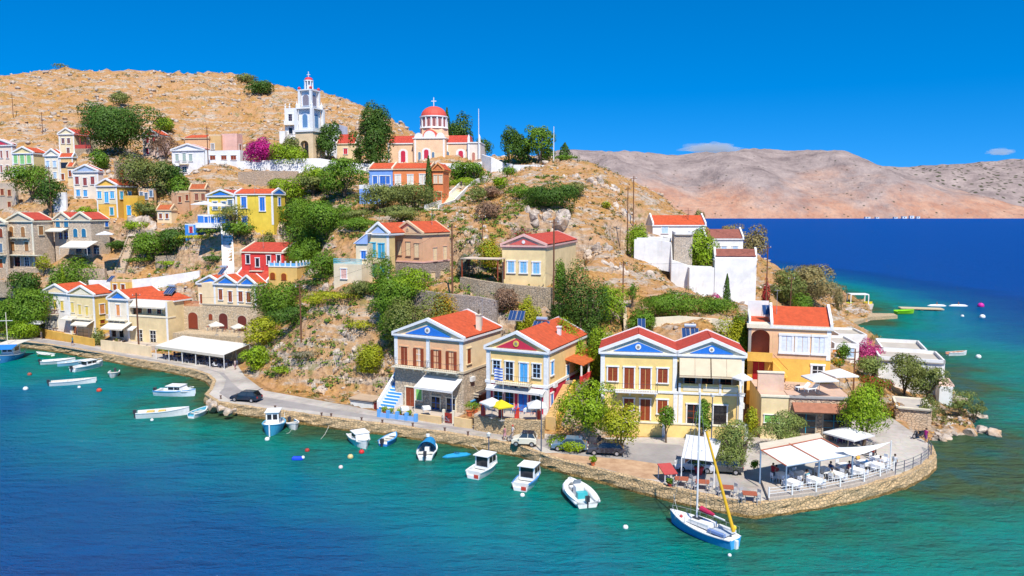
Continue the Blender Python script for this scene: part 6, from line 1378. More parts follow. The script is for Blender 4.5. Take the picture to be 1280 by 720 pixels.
# ------------------------------------------------------------------ rocks
def rockmesh(mb, c, s, seed, sub=2, squash=.7):
    import bmesh
    bm = bmesh.new(); bmesh.ops.create_icosphere(bm, subdivisions=sub, radius=1); r = random.Random(seed)
    ax = Vector((r.uniform(.7, 1.3), r.uniform(.7, 1.3), squash*r.uniform(.7, 1.3)))
    pl = [(Vector((r.gauss(0, 1), r.gauss(0, 1), r.gauss(0, .8))).normalized(), r.uniform(.42, .78)) for _ in range(15)]
    for v in bm.verts:
        p = v.co.copy()
        for n, d in pl:
            k = p.dot(n)
            if k > d: p -= n*(k-d)
        p *= 1+.16*noise.noise(p*2.1+Vector((seed, 0, 0)))
        v.co = Vector((p.x*ax.x, p.y*ax.y, p.z*ax.z))*s
    bm.verts.index_update(); mb.add([v.co+Vector(c) for v in bm.verts], [tuple(v.index for v in f.verts) for f in bm.faces]); bm.free()
def m_rock():
    if 'rock' in MATS: return MATS['rock']
    m, t, b = newmat('weathered limestone'); MATS['rock'] = m; b.inputs['Roughness'].default_value = .95; b.inputs['Specular IOR Level'].default_value = .1
    v = coord(t); n = tex(t, .8, 7, .72, v); n2 = tex(t, .25, 4, .6, v)
    a = ramp(t, n.outputs[0], [(.28, (.15, .115, .09)), (.46, (.42, .34, .27)), (.62, (.62, .53, .44)), (.8, (.70, .60, .50))])
    a = mix(t, ramp(t, n2.outputs[0], [(.5, (0, 0, 0)), (.66, (.75, .75, .75))]), a, (.50, .29, .12))
    t.links.new(a, b.inputs['Base Color']); bump(t, b, n.outputs[0], 1, .3); return m
def rocks():
    rk = m_rock()
    def outcrop(label, cx, yb, wp, hp, n, seed, Y=None):
        p = at(cx, yb, Y) if Y else hit(cx, yb)
        if p is None: return
        k = 1/ppm(p.y); mb = MB(); r = random.Random(seed)
        for i in range(int(n*1.6)):
            x = r.uniform(-.40, .40)*wp*k; y = r.uniform(-.4, .7)*wp*k*.5; s = hp*k*r.uniform(.15, .5)
            z = ground(p.x+x, p.y+y)-p.z; rockmesh(mb, (x, y, z-s*.3), s, seed*31+i, 2, 1.05)
        o = mb.build('rock_outcrop', rk, label=label, cat='rock outcrop', group='limestone outcrops on the slope'); o.location = p
    for i, a in enumerate([('jagged grey outcrop above the three-windowed house', 684, 292, 66, 26, 14), ('upper grey crag below the big dark shrub', 690, 268, 46, 16, 9), ('pale rock ridge right of the red pediment house', 744, 318, 40, 22, 12), ('broken pale rocks running down to the brown pole', 770, 338, 46, 20, 12),
        ('big grey rock mass below the yellow house and its blue gable', 343, 286, 44, 26, 12, ), ('pale boulders on the crest left of the twin poles', 752, 232, 46, 18, 14), ('boulder heap on the shoulder under the crest', 772, 262, 40, 18, 14), ('long pale outcrop left of the brown bush', 590, 290, 46, 12, 9),
        ('white-streaked rocks below the white zigzag wall', 826, 350, 34, 16, 8), ('earthy outcrop between the fig bushes', 440, 430, 30, 16, 8), ('pale crag above the roadside white wall', 432, 456, 46, 18, 12), ('low pale rocks above the hut', 474, 462, 40, 18, 10), ('boulders beside the silver-grey shrub', 396, 488, 26, 16, 7),
        ('pale rocks under the bright rounded tree', 344, 440, 26, 14, 6), ('rocky bank beside the winding path', 176, 286, 40, 24, 12), ('ochre rocks below the yellow annexe', 196, 270, 36, 14, 9), ('rough boulders behind the solar panels', 622, 402, 46, 18, 11), ('rock pile left of the dense dark tree', 690, 404, 30, 16, 8),
        ('crag left of the narrow white steps', 262, 300, 26, 12, 6), ('rocks under the hilltop railings', 716, 222, 34, 12, 10), ('crumbling orange bank under the pines', 660, 222, 50, 8, 8), ('bare crag above the round dark bush', 280, 102, 40, 8, 10), ('hilltop crag at the left skyline', 52, 102, 46, 9, 12), ('pale bedrock below the peach house', 590, 312, 44, 12, 9),
        ('rough rock beside the tall stair of the magenta house', 696, 528, 20, 18, 5), ('outcrop left of the pale wing', 414, 360, 26, 16, 7), ('orange-stained rocks right of the white zigzag wall', 868, 352, 20, 10, 4)]):
        outcrop(*a[:6], seed=i+3)
    for i, (lb, x, y, w, h_, n) in enumerate([('large wave-washed rock shelf at the tip of the point', 1214, 540, 52, 15, 16), ('tawny rocks at the water behind the quay end', 1184, 548, 40, 13, 13), ('dark rocks awash beyond the tip of the point', 1222, 522, 24, 11, 9), ('small reef beside the white terrace building', 1170, 452, 22, 7, 6), ('pale boulder bank under the pink-roofed house', 1200, 502, 30, 15, 12)]):
        p = atz(x, y, .1); k = 1/ppm(p.y); mb = MB(); r = random.Random(i+70)
        for j in range(n): rockmesh(mb, (r.uniform(-.5, .5)*w*k, r.uniform(-.4, .8)*w*k*.5, r.uniform(-.2, .3)), h_*k*r.uniform(.3, .8), i*50+j, 2, .7)
        o = mb.build('shore_rock', rk, label=lb, cat='shore rock'); o.location = p
    # boulders at the inside bend of the quay
    for i, (x, y, s) in enumerate([(262, 504, .9), (268, 509, 1.1), (276, 512, .9), (285, 516, .8), (293, 513, .7), (272, 502, .6)]):
        p = atz(x, y, .9); mb = MB(); rockmesh(mb, (0, 0, 0), s, i+400, 2, .7); o = mb.build('boulder', rk, label=f'{["pale","flat","round","rugged","small","squat"][i]} tawny boulder piled at the quay bend, number {i+1} from the inlet' if False else ['pale boulder nearest the inlet at the quay bend', 'largest boulder at the quay bend', 'round boulder third from the inlet at the quay bend', 'rugged boulder at the outer side of the quay bend', 'outermost boulder at the quay bend below the dark car', 'small boulder on the paving at the quay bend'][i], cat='boulder', group='boulders at the quay bend'); o.location = p
    # countless loose stones
    g = np.random.default_rng(11); mb = MB(); cnt = 0
    base = []
    for k in range(10):
        q = MB(); rockmesh(q, (0, 0, 0), 1, 900+k, 1, .75); base.append((np.array(q.v), np.array(q.f)))
    Vs, Fs, off = [], [], 0
    cand = []
    for _ in range(60000):
        px = g.uniform(-20, 1240); Yv = 90+250*g.random()**1.3; x = ray(px, 300).x*Yv; cand.append((x, Yv))
    A = np.array(cand); L = sdist(A[:, 0], A[:, 1]); Rd = sdist(A[:, 0], A[:, 1], ROAD); ok = (L > .3) & (Rd < -2.5)
    for poly, z in FLATS: ok &= sdist(A[:, 0], A[:, 1], np.array(poly)) < -.8
    A = A[ok]
    for x, y in A:
        nv = noise.fractal(Vector((x/16, y/11, 2)), 1, 2, 4)
        if nv < .05 or g.random() > (.2+nv*.8)*(.6 if y < 145 and x < 30 else 1.4): continue
        s = .10+.55*g.random()**3.6*(1 if y < 200 else 2.0)+(.18 if y > 200 else 0); v, f = base[g.integers(10)]; a = g.uniform(0, 6.28); c_, s_ = math.cos(a), math.sin(a)
        Rm = np.array([[c_, -s_, 0], [s_, c_, 0], [0, 0, 1]]); Vs.append(v@Rm.T*s+[x, y, ground(x, y)+s*.15]); Fs.append(f+off); off += len(v); cnt += 1
        if cnt > 9000: break
    V = np.concatenate(Vs); Fc = np.concatenate(Fs); me = bpy.data.meshes.new('loose_rocks'); me.vertices.add(len(V)); me.vertices.foreach_set('co', V.ravel())
    me.loops.add(Fc.size); me.loops.foreach_set('vertex_index', Fc.ravel().astype(np.int32)); me.polygons.add(len(Fc)); me.polygons.foreach_set('loop_start', np.arange(0, Fc.size, 3)); me.polygons.foreach_set('loop_total', np.full(len(Fc), 3)); me.update(calc_edges=True); me.materials.append(rk)
    o = bpy.data.objects.new('loose_rocks', me); col.objects.link(o); tag(o, 'pale loose stones strewn over the dry hillside', 'rocks', kind='stuff')
    # tufts of dry grass and scrub
    for nm, c, thr, lab, sd in (('dry_grass', (.50, .31, .09), -.1, 'golden dry grass tufts on the hillside', 5), ('scrub', (.16, .17, .05), .12, 'low green and brown scrub dotted over the hillside', 8), ('undergrowth', (.11, .20, .02), -.12, 'green weeds and low bushes between the village houses', 21)):
        sel = []
        for x, y in A[::2] if sd == 5 else A[1::2]:
            if sd == 21 and not (-95 < x < 12 and 108 < y < 205 and ground(x, y) < 36): continue
            if noise.fractal(Vector((x/13, y/13, sd)), 1, 2, 4) > thr: sel.append((x, y))
            if len(sel) > (9000 if sd == 5 else 1500 if sd == 21 else 2600): break
        P = []; N = []
        for x, y in sel:
            k = 7 if sd == 5 else 40 if sd == 21 else 22; s = (.28 if sd == 5 else g.uniform(.4, 1.25) if sd == 21 else g.uniform(.3, .95))*(1 if y < 200 else 1.6); z = ground(x, y)
            q = g.normal(0, .45, (k, 3))*s; q[:, 2] = np.abs(q[:, 2])*.8; P.append(q+[x, y, z]); N.append(q+[0, 0, .3])
        leaves(np.concatenate(P), np.concatenate(N)*2, .32 if sd == 5 else .34, sd, nm, M('leaf', c, .8, alt=(1.3, .9, .7)), label=lab, cat='grass' if sd == 5 else 'scrub', kind='stuff')
# ------------------------------------------------------------------ boats
def hull_mb(L, B, Hs, sharp=2.4, stern=.82, draft=.35, deck=.55, n=14, open_=True, flare=.82, sheer=.35):
    """hull along +x (bow), waterline z=0. material 0 hull, 1 inside, 2 gunwale"""
    mb = MB(); S = []
    for i in range(n+1):
        t = i/n; x = -L/2+L*t
        b = B/2*(stern+(1-stern)*math.sin(min(t/.38, 1)*math.pi/2)) if t < .38 else B/2*(1-((t-.38)/.62)**sharp)
        b = max(b, .03); zs = Hs*(1-sheer*.25+sheer*(max(0, t-.25)/.75)**2); kz = -draft*(1-.9*max(0, (t-.72)/.28)**2)
        xo = x+(.0 if t < .9 else (t-.9)*L*.05)
        S.append([(x-(0 if t < .85 else (t-.85)*L*.28), 0, kz), (x-(0 if t < .9 else (t-.9)*L*.2), b*flare*.9, -.02), (xo, b, zs), (xo, b+.05, zs+.01), (xo, b+.05, zs+.09), (xo, max(b-.12, .005), zs+.09), (xo, max(b-.14, .005), deck*Hs if open_ else zs), (xo, 0, deck*Hs if open_ else zs)])
    K = 8; mats = [0, 0, 2, 2, 2, 1, 1]
    for sg in (-1, 1):
        base = len(mb.v)
        for s_ in S:
            for p in s_: mb.v.append((p[0], p[1]*sg, p[2]))
        for i in range(n):
            for j in range(K-1):
                q = (base+i*K+j, base+(i+1)*K+j, base+(i+1)*K+j+1, base+i*K+j+1)
                mb.f.append(q if sg < 0 else q[::-1]); mb.mi.append(mats[j])
        mb.f.append(tuple(base+j for j in range(K))); mb.mi.append(0)
    return mb
def boat(label, cx, cy, Lm, head, kind, B=None, hull='white', inside=None, stripe=None, deck=None, name='motorboat', cat='boat', group='boats moored along the quay'):
    """cx, cy: photo pixel of the middle of the hull at the water; head: compass of the bow in degrees, 0 = right, 90 = away"""
    p = atz(cx, cy, 0); B = B or Lm*.36; r0 = empty(name, p, R(head), label=label, cat=cat, group=group)
    col3 = lambda c: PT(c, .35)
    Hs = .62 if kind in ('row', 'skiff') else .8
    if kind == 'sail': Hs = .85
    if kind == 'caique': Hs = 1.0
    ins = inside or (.75, .75, .72)
    mb = hull_mb(Lm, B, Hs, stern={'row': .7, 'skiff': .85, 'caique': .45, 'sail': .62}.get(kind, .85), open_=kind not in ('sail',), sheer=.6 if kind == 'caique' else .4, deck=.62 if kind == 'caique' else .45)
    mb.build('hull', [col3(hull), col3(ins), col3(stripe or 'white')], r0, smooth=False)
    zd = Hs*.45
    def motor(x=-Lm/2, c=(.04, .04, .05)):
        m = MB().box(x-.42, x-.02, -.17, .17, Hs*.75, Hs*.75+.5).box(x-.34, x-.18, -.07, .07, -.3, Hs*.75); m.build('outboard_motor', col3(c), r0)
    def bench(x, w=.35): MB().box(x-w/2, x+w/2, -B*.43, B*.43, zd+.18, zd+.24).build('bench', col3((.7, .66, .55)), r0)
    def pane(mb, par): mb.build('window', M('glass', C['dark']), par)
    if kind == 'row':
        for x in (-Lm*.22, Lm*.02, Lm*.22): bench(x)
    if kind == 'skiff':
        bench(-Lm*.18, .4); bench(Lm*.08, .4); motor()
        MB().pxy([(Lm*.22, -B*.36), (Lm*.44, -.08), (Lm*.44, .08), (Lm*.22, B*.36)], Hs*.95, Hs*1.1).build('foredeck', col3('white'), r0)
    if kind == 'yellowseat':
        MB().pxy([(Lm*.12, -B*.42), (Lm*.46, -.06), (Lm*.46, .06), (Lm*.12, B*.42)], Hs*.9, Hs*1.08).build('foredeck', col3('white'), r0); motor()
        for x in (-Lm*.24, -Lm*.02): MB().box(x-.45, x+.45, -B*.3, B*.3, zd, zd+.42).build('seat', col3((.75, .50, .12)), r0)
    if kind in ('cabin', 'cuddy'):
        # foredeck, cabin with side windows, open cockpit at the stern
        MB().pxy([(Lm*.05, -B*.46), (Lm*.30, -B*.34), (Lm*.47, -.05), (Lm*.47, .05), (Lm*.30, B*.34), (Lm*.05, B*.46)], Hs*.9, Hs*1.12).build('foredeck', col3('white'), r0)
        hc = 1.25 if kind == 'cabin' else .8; x0, x1 = (-Lm*.12, Lm*.2); b = B*.40
        c = MB(); c.pxz([(x0, Hs*.6), (x1+.35, Hs*.95), (x1-.1, Hs*.9+hc), (x0, Hs*.9+hc)], -b, b); c = c.build('cabin', col3('white'), r0)
        MB().box(x0-.35, x1+.05, -b-.08, b+.08, Hs*.9+hc, Hs*.9+hc+.08).build('roof', col3('white'), r0)
        w = MB(); z0, z1 = Hs*.9+hc*.42, Hs*.9+hc*.88
        for sg in (-1, 1):
            w = MB(); w.box(x0+.12, (x0+x1)/2-.06, sg*(b+.005), sg*(b+.03), z0, z1); pane(w, c)
            w = MB(); w.box((x0+x1)/2+.06, x1-.12, sg*(b+.005), sg*(b+.03), z0, z1); pane(w, c)
        pane(MB().box(x0-.03, x0-.005, -b*.8, b*.8, Hs*.9+.1, Hs*.9+hc*.9).box(x0-.06, x0-.03, -.02, .02, Hs*.9+.1, Hs*.9+hc*.9), c)
        MB().box(-Lm*.46, x0-.3, -B*.38, B*.38, zd, zd+.05).build('cockpit_floor', col3((.42, .52, .62)), r0)
        MB().box(-Lm*.47, -Lm*.40, -B*.40, B*.40, zd, Hs).build('stern_bench', col3((.72, .70, .66)), r0)
        mb = MB(); 
        for sg in (-1, 1): mb.tube([(Lm*.12, sg*B*.43, Hs*1.1+.35), (Lm*.32, sg*B*.30, Hs*1.15+.4), (Lm*.47, 0, Hs*1.2+.45)], .02, 5); mb.tube([(Lm*.3, sg*B*.32, Hs*1.1), (Lm*.3, sg*B*.32, Hs*1.15+.4)], .02, 5)
        mb.build('bow_rail', M('metal', (.6, .6, .6), .3), r0)
        if kind == 'cabin': MB().box(-Lm*.5-.02, -Lm*.5+.0-.0+.02, -B*.3, -B*.05, .12, .5).build('registration_plate', col3((.55, .06, .04)), r0)
        else: motor()
    if kind == 'canopy':
        n = 8; b = B*.5; mb = MB(); x0, x1 = -Lm*.22, Lm*.40
        for i in range(n):
            a, c = math.pi*i/n, math.pi*(i+1)/n; P = lambda t, x, k=1: (x, b*math.cos(t)*k, Hs+1.0*math.sin(t)*(.5+.5*k))
            mb.add([P(a, x0), P(c, x0), P(c, x1, .62), P(a, x1, .62)], [(0, 1, 2, 3)]); mb.add([P(a, x0, .97), P(c, x0, .97), P(c, x1, .59), P(a, x1, .59)], [(3, 2, 1, 0)]); mb.add([P(a, x1, .61), P(c, x1, .61), (x1+.1, 0, Hs)], [(0, 1, 2)])
        mb.build('canopy', M('cloth', (.02, .30, .62), .8), r0); bench(-Lm*.3); MB().box(-Lm*.2, 0, -.25, .25, zd, zd+.7).build('console', col3('white'), r0); motor()
        MB().lathe([(.22, 0), (.22, .3), (.05, .3)], 10, (Lm*.36, B*.1, Hs+.85)).build('float', col3('white'), r0)
    if kind == 'rib':
        r0.name = name
        tb = MB(); q = B*.40; pts = []
        for sg in (-1, 1):
            pts = [(-Lm*.5, sg*q, .55), (-Lm*.2, sg*q, .55), (Lm*.15, sg*q, .58), (Lm*.33, sg*q*.72, .66), (Lm*.44, sg*q*.32, .76), (Lm*.47, 0, .80)]
            tb = MB().tube(pts, [.20, .30, .30, .29, .27, .25], 10); tb.build('inflatable_tube', PT((.78, .78, .76), .45), r0, smooth=True)
        MB().box(-Lm*.08, Lm*.08, -.4, .4, .3, 1.25).build('console', col3('white'), r0); MB().pxz([(Lm*.08, 1.25), (Lm*.14, 1.25), (Lm*.06, 1.7), (Lm*.04, 1.7)], -.36, .36).build('windscreen', M('glass', (.2, .25, .3)), r0)
        MB().box(-Lm*.24, -Lm*.13, -.5, .5, .3, .95).build('seat', col3((.05, .42, .45)), r0)
        motor(-Lm*.44); motor.__doc__; MB().box(Lm*.18, Lm*.32, -.4, .4, .42, .62).build('bow_cushion', col3((.75, .74, .70)), r0)
    if kind == 'caique':
        MB().pxy([(Lm*.1, -B*.42), (Lm*.44, -.1), (Lm*.44, .1), (Lm*.1, B*.42)], Hs*1.05, Hs*1.12).build('foredeck', col3('white'), r0)
        h2 = 1.5; c = MB().box(-Lm*.22, Lm*.12, -B*.28, B*.28, Hs*.7, Hs+h2).build('wheelhouse', col3('white'), r0)
        for sg in (-1, 1): pane(MB().box(-Lm*.15, Lm*.04, sg*(B*.28+.005), sg*(B*.28+.03), Hs+.6, Hs+h2-.25), c)
        pane(MB().box(Lm*.12+.005, Lm*.12+.03, -B*.22, -.08, Hs+.6, Hs+h2-.25), c); pane(MB().box(Lm*.12+.005, Lm*.12+.03, .08, B*.22, Hs+.6, Hs+h2-.25), c)
        MB().box(-Lm*.25, Lm*.15, -B*.33, B*.33, Hs+h2, Hs+h2+.1).build('roof', col3('white'), r0)
        MB().box(Lm*.50, Lm*.53, -.07, .07, -.1, Hs*1.75).build('stem_post', col3('white'), r0)
        for sg in (-1, 1):
            MB().tube([(-Lm*.4, sg*B*.38, Hs), (-Lm*.4, sg*B*.38, Hs+.7)], .03, 5).build('stanchion', col3('white'), r0)
    if kind == 'sail':
        MB().pxz([(-Lm*.16, Hs+.08), (Lm*.18, Hs+.08), (Lm*.12, Hs+.42), (-Lm*.16, Hs+.5)], -B*.26, B*.26).build('coachroof', col3('white'), r0)
        MB().box(Lm*.02, Lm*.13, -B*.12, B*.12, Hs+.47, Hs+.53).build('hatch', M('glass', C['dark']), r0)
        MB().box(-Lm*.42, -Lm*.18, -B*.24, B*.24, Hs+.09, Hs+.13).build('cockpit_floor', col3((.45, .50, .55)), r0)
        for sg in (-1, 1): MB().box(-Lm*.42, -Lm*.18, sg*B*.24, sg*B*.36, Hs+.09, Hs+.3).build('cockpit_seat', col3((.16, .25, .50) if sg > 0 else (.68, .68, .66)), r0)
        hm = 11.6; m = MB().tube([(Lm*.08, 0, Hs), (Lm*.08, 0, Hs+hm)], [.09, .06], 8).build('mast', M('paint', (.72, .72, .72), .4), r0)
        MB().tube([(Lm*.08, -1.0, Hs+hm*.55), (Lm*.08, 1.0, Hs+hm*.55)], .03, 5).build('spreader', col3('white'), m)
        MB().tube([(Lm*.08, 0, Hs+1.3), (-Lm*.34, 0, Hs+1.2)], .06, 6).build('boom', col3('white'), r0)
        MB().tube([(Lm*.02, 0, Hs+1.45), (-Lm*.1, 0, Hs+1.35), (-Lm*.18, 0, Hs+1.3)], [.26, .2, .12], 8).build('furled_mainsail', M('cloth', (.55, .03, .10), .9), r0)
        MB().tube([(-Lm*.47, 0, Hs+.5), (-Lm*.03, 0, Hs+hm*.72)], [.15, .09], 8).build('furled_yellow_sail', M('cloth', (.80, .48, .03), .8), r0)
        mb = MB()
        for sg in (-1, 1): mb.tube([(Lm*.05, sg*B*.45, Hs), (Lm*.08, sg*.95, Hs+hm*.55), (Lm*.08, 0, Hs+hm-.1)], .015, 4)
        mb.tube([(Lm*.49, 0, Hs+.1), (Lm*.08, 0, Hs+hm-.1)], .015, 4); mb.build('rigging', M('metal', (.5, .5, .5), .4), m)
        mb = MB()
        for sg in (-1, 1):
            for x in (-.44, -.25, -.05, .15, .33): mb.tube([(Lm*x, sg*B*(.44 if x < .2 else .33), Hs), (Lm*x, sg*B*(.44 if x < .2 else .33), Hs+.6)], .018, 4)
            mb.tube([(Lm*x, sg*B*(.44 if x < .2 else .33), Hs+.58) for x in (-.44, -.25, -.05, .15, .33)]+[(Lm*.48, 0, Hs+.75)], .015, 4)
        mb.build('guard_rail', M('metal', (.55, .55, .55), .4), r0); MB().ball((-Lm*.40, -B*.3, Hs+.5), .22).build('lifebuoy', col3((.85, .6, .05)), r0); MB().ball((Lm*.3, B*.1, Hs+.18), .15).build('deck_float', col3((.65, .05, .05)), r0)
        MB().box(-Lm*.53, -Lm*.5, -.15, .15, -.2, .7).build('rudder', col3('white'), r0)
        for x in (.2, -.1): MB().tube([(Lm*x, -B*.5-.12, .1), (Lm*x, -B*.5-.12, .6)], .13, 8).build('fender', col3('white'), r0)
    return r0
def boats():
    b = boat('blue and white wooden caique with a cream awning at the left edge', 13, 449, 8.5, -80, 'caique', hull=(.05, .26, .55), stripe='white', name='caique', B=3.6)
    MB().slab([(-4.2, -2.0, 3.0), (1.2, -2.0, 3.0), (1.2, 2.0, 3.0), (-4.2, 2.0, 3.0)], .05).build('awning', M('cloth', C['awn'], .9), b)
    MB().slab([(1.2, -1.9, 3.0), (2.7, -1.5, 2.3), (2.7, 1.5, 2.3), (1.2, 1.9, 3.0)], .05).build('spray_cloth', M('cloth', (.03, .22, .60), .9), b)
    m = MB().tube([(.6, 0, 1), (.6, 0, 9.0)], [.09, .06], 7).build('mast', PT('pale'), b); MB().tube([(.6, -1.1, 7.4), (.6, 1.1, 7.4)], .05, 5).build('crosstree', PT('white'), m)
    boat('small green rowing boat moored beside the big caique', 56, 446, 4.2, 160, 'row', hull=(.03, .32, .12), stripe='white', inside=(.6, .65, .6), name='rowing_boat')
    boat('white skiff with a dark outboard between the green and pale blue boats', 73, 454, 5.5, 20, 'skiff', name='skiff')
    boat('pale blue rowing boat beside the white cuddy boat', 91, 456, 4.8, 30, 'row', hull=(.25, .50, .68), inside=(.42, .55, .62), name='rowing_boat')
    boat('white cuddy boat with a pale blue deck near the quay corner', 110, 461, 5.8, 65, 'cuddy', hull=(.68, .76, .80))
    boat('tiny white dinghy with an outboard below the quay wall', 142, 470, 3.6, -70, 'skiff', name='dinghy', B=1.7)
    boat('long slim white motorboat riding left of the red buoy', 92, 480, 6.6, 20, 'skiff', B=1.7, inside=(.66, .60, .52))
    boat('white and blue cabin boat moored in the quay bend', 220, 494, 6.4, -8, 'cuddy', hull=(.70, .78, .85), stripe=(.1, .35, .7), B=2.3)
    boat('long white speedboat with two ochre seats', 204, 520, 6.6, 15, 'yellowseat', B=1.9)
    boat('little white boat with a turquoise interior', 249, 519, 3.4, 75, 'row', inside=(.10, .42, .55), B=1.7, name='dinghy')
    boat('light blue caique with a white wheelhouse, bow to the open water', 342, 538, 5.6, -82, 'caique', hull=(.06, .38, .62), stripe=(.1, .45, .7), B=2.8, name='caique')
    boat('small white boat with a blue cockpit beside the light blue caique', 366, 534, 3.2, -60, 'skiff', inside=(.15, .35, .55), name='dinghy', B=1.6)
    boat('white open motorboat with a red fender at its bow', 450, 555, 4.8, -60, 'cuddy', B=2.1)
    boat('little blue boat with white benches by the quay', 487, 553, 3.2, 70, 'skiff', hull=(.05, .25, .62), stripe=(.05, .3, .65), name='dinghy', B=1.6)
    boat('white boat under a rounded bright blue canopy', 535, 568, 4.2, 88, 'canopy', B=2.2)
    p = atz(571, 571, .0); k = MB(); k.tube([(-1.7, 0, .12), (-1.2, 0, .12), (0, 0, .12), (1.2, 0, .12), (1.7, 0, .14)], [.02, .26, .38, .26, .02], 8)
    k = k.build('canoe', PT((.02, .30, .55), .4), label='slim blue canoe floating beside the canopy boat', cat='canoe'); k.location = p; k.rotation_euler = (0, 0, R(18)); MB().lathe([(.28, .48), (.34, .52), (.28, .54)], 12).build('cockpit_rim', PT((.02, .1, .25)), k)
    boat('white cabin cruiser moored left of its twin, with a red number plate', 606, 590, 4.9, 62, 'cabin', B=2.1, group='twin cabin cruisers')
    boat('white cabin cruiser with a blue stern stripe, right one of the two', 661, 604, 4.9, 68, 'cabin', B=2.1, stripe=(.05, .22, .5), group='twin cabin cruisers')
    boat('grey-white inflatable speedboat with a turquoise seat and black outboard', 723, 622, 5.4, 104, 'rib', B=2.7, inside=(.6, .62, .62), name='inflatable_boat')
    boat('sailing yacht with a sky blue hull, wine-red furled sail and yellow sail bag', 877, 668, 6.9, 128, 'sail', hull=(.05, .36, .70), B=2.4, inside='white', name='sailing_yacht', cat='sailing yacht')
    # beyond the point
    boat('tiny motorboat anchored off the rocky point', 1196, 444, 4.2, 10, 'row', name='rowing_boat', group='small craft off the beach', inside=(.5, .25, .15))
    for lb, x, y in (('left of two white canoes out on the deep water, with a seated paddler', 1171, 383), ('right of two white canoes out on the deep water', 1198, 383)):
        p = atz(x, y, 0); k = MB().tube([(-2.6, 0, .15), (-1.8, 0, .15), (0, 0, .15), (1.8, 0, .15), (2.6, 0, .2)], [.04, .4, .5, .4, .04], 8).build('canoe', PT('white'), label=lb, cat='canoe', group='canoes off the beach'); k.location = p; k.rotation_euler = (0, 0, R(-8))
        MB().lathe([(.22, .3), (.24, .9), (.1, 1.0), (.14, 1.1), (.14, 1.3), (.02, 1.35)], 8).build('paddler', PT((.25, .12, .08)), k)
    for lb, x, y, c, hd in (('lime green plastic boat at the end of the stone jetty', 1131, 391.5, (.25, .60, .02), 5), ('yellow-green pedal boats pulled up at the beach edge, nearer one', 1068, 382, (.62, .65, .02), -10), ('yellow pedal boat pulled up on the beach, farther one', 1078, 381, (.75, .60, .02), -20)):
        p = atz(x, y, .15); o = hull_mb(5.2, 2.6, .8, deck=.7).build('beach_boat', [PT(c), PT(c), PT(c)], label=lb, cat='boat', group='bright boats at the beach'); o.location = p; o.rotation_euler = (0, 0, R(hd))
    p = atz(1151, 387.5, 0); o = empty('floating_pontoon', p, R(-14), label='wooden floating pontoon beyond the lime green boat', cat='pontoon')
    MB().box(-5.5, 5.5, -1.6, 1.6, .35, .6).build('deck', M('wood', (.58, .46, .28), .9), o); 
    for x in (-4, 0, 4): MB().tube([(x, -1.4, .1), (x, 1.4, .1)], .35, 8).build('float', PT((.3, .2, .1)), o)
    # buoys
    for lb, x, y, c, r in (('white mooring buoy at the far left', 32, 486, 'white', .38), ('dull red mooring buoy above the white one at the far left', 37, 468, (.35, .08, .05), .36), ('small white buoy below the long slim motorboat', 99, 484, 'white', .24), ('red mooring buoy right of the long slim motorboat', 124, 488, (.60, .06, .03), .40), ('white buoy by the speedboat with ochre seats', 190, 525, 'white', .22),
        ('white buoy under the light blue caique', 334, 549, 'white', .30), ('dark red buoy between the blue float and the fender', 384, 563, (.40, .04, .03), .28), ('red ball fender afloat before the white open motorboat', 452, 565, (.62, .03, .03), .32), ('tan ball buoy left of the red ball fender', 438, 571, (.62, .50, .22), .34), ('small white and red buoy furthest from the quay wall', 426, 584, (.75, .6, .55), .24),
        ('white buoy by the stern of the right cabin cruiser', 653, 619, 'white', .24), ('white buoy between the inflatable and the yacht', 782, 659, 'white', .24), ('magenta buoy beyond the canoes', 1226, 382, (.6, .02, .3), .9), ('white buoy off the beach, below the magenta one', 1228, 396, 'white', .7), ('white buoy right of the anchored tiny motorboat', 1223, 446, 'white', .5), ('small white buoy far off the pontoon', 1203, 395, 'white', .4), ('white buoy off the yacht stern', 912, 694, 'white', .16)):
        p = atz(x, y, r*.35); o = MB().ball((0, 0, 0), r, .95, 12).build('buoy', PT(c, .4), smooth=True, label=lb, cat='buoy', group='mooring buoys'); o.location = p; MB().tube([(0, 0, r*.9), (0, 0, r*1.25)], r*.12, 6).build('ring', PT('dark'), o)
    p = atz(372, 573.5, .1); o = MB().tube([(-.7, 0, 0), (-.5, 0, 0), (.5, 0, 0), (.7, 0, 0)], [.05, .3, .3, .05], 10).build('float', PT((.01, .06, .62), .4), label='elongated cobalt blue float with a white end', cat='float'); o.location = p; MB().ball((.62, 0, .16), .2).build('end_cap', PT('white'), o)
    # mooring lines
    for i, (a, b, lb) in enumerate([((411, 533, .9), (401, 549, 0), 'thin mooring line slanting from the quay left of the white motorboat'), ((358, 542, .1), (365, 536, .6), 'short rope trailing from the small boat beside the caique'), ((590, 556, 1.3), (612, 573, .8), 'mooring line of the left cabin cruiser'), ((676, 572, 1.3), (668, 588, .9), 'mooring line of the right cabin cruiser'), ((842, 618, 1.3), (848, 640, .9), 'mooring line from the quay to the yacht bow')]):
        p, q = atz(*a), atz(*b); m = (p+q)/2-Vector((0, 0, .2)); MB().tube([p, m, q], .025, 4).build('mooring_line', PT((.6, .58, .5)), label=lb, cat='rope', group='mooring lines')
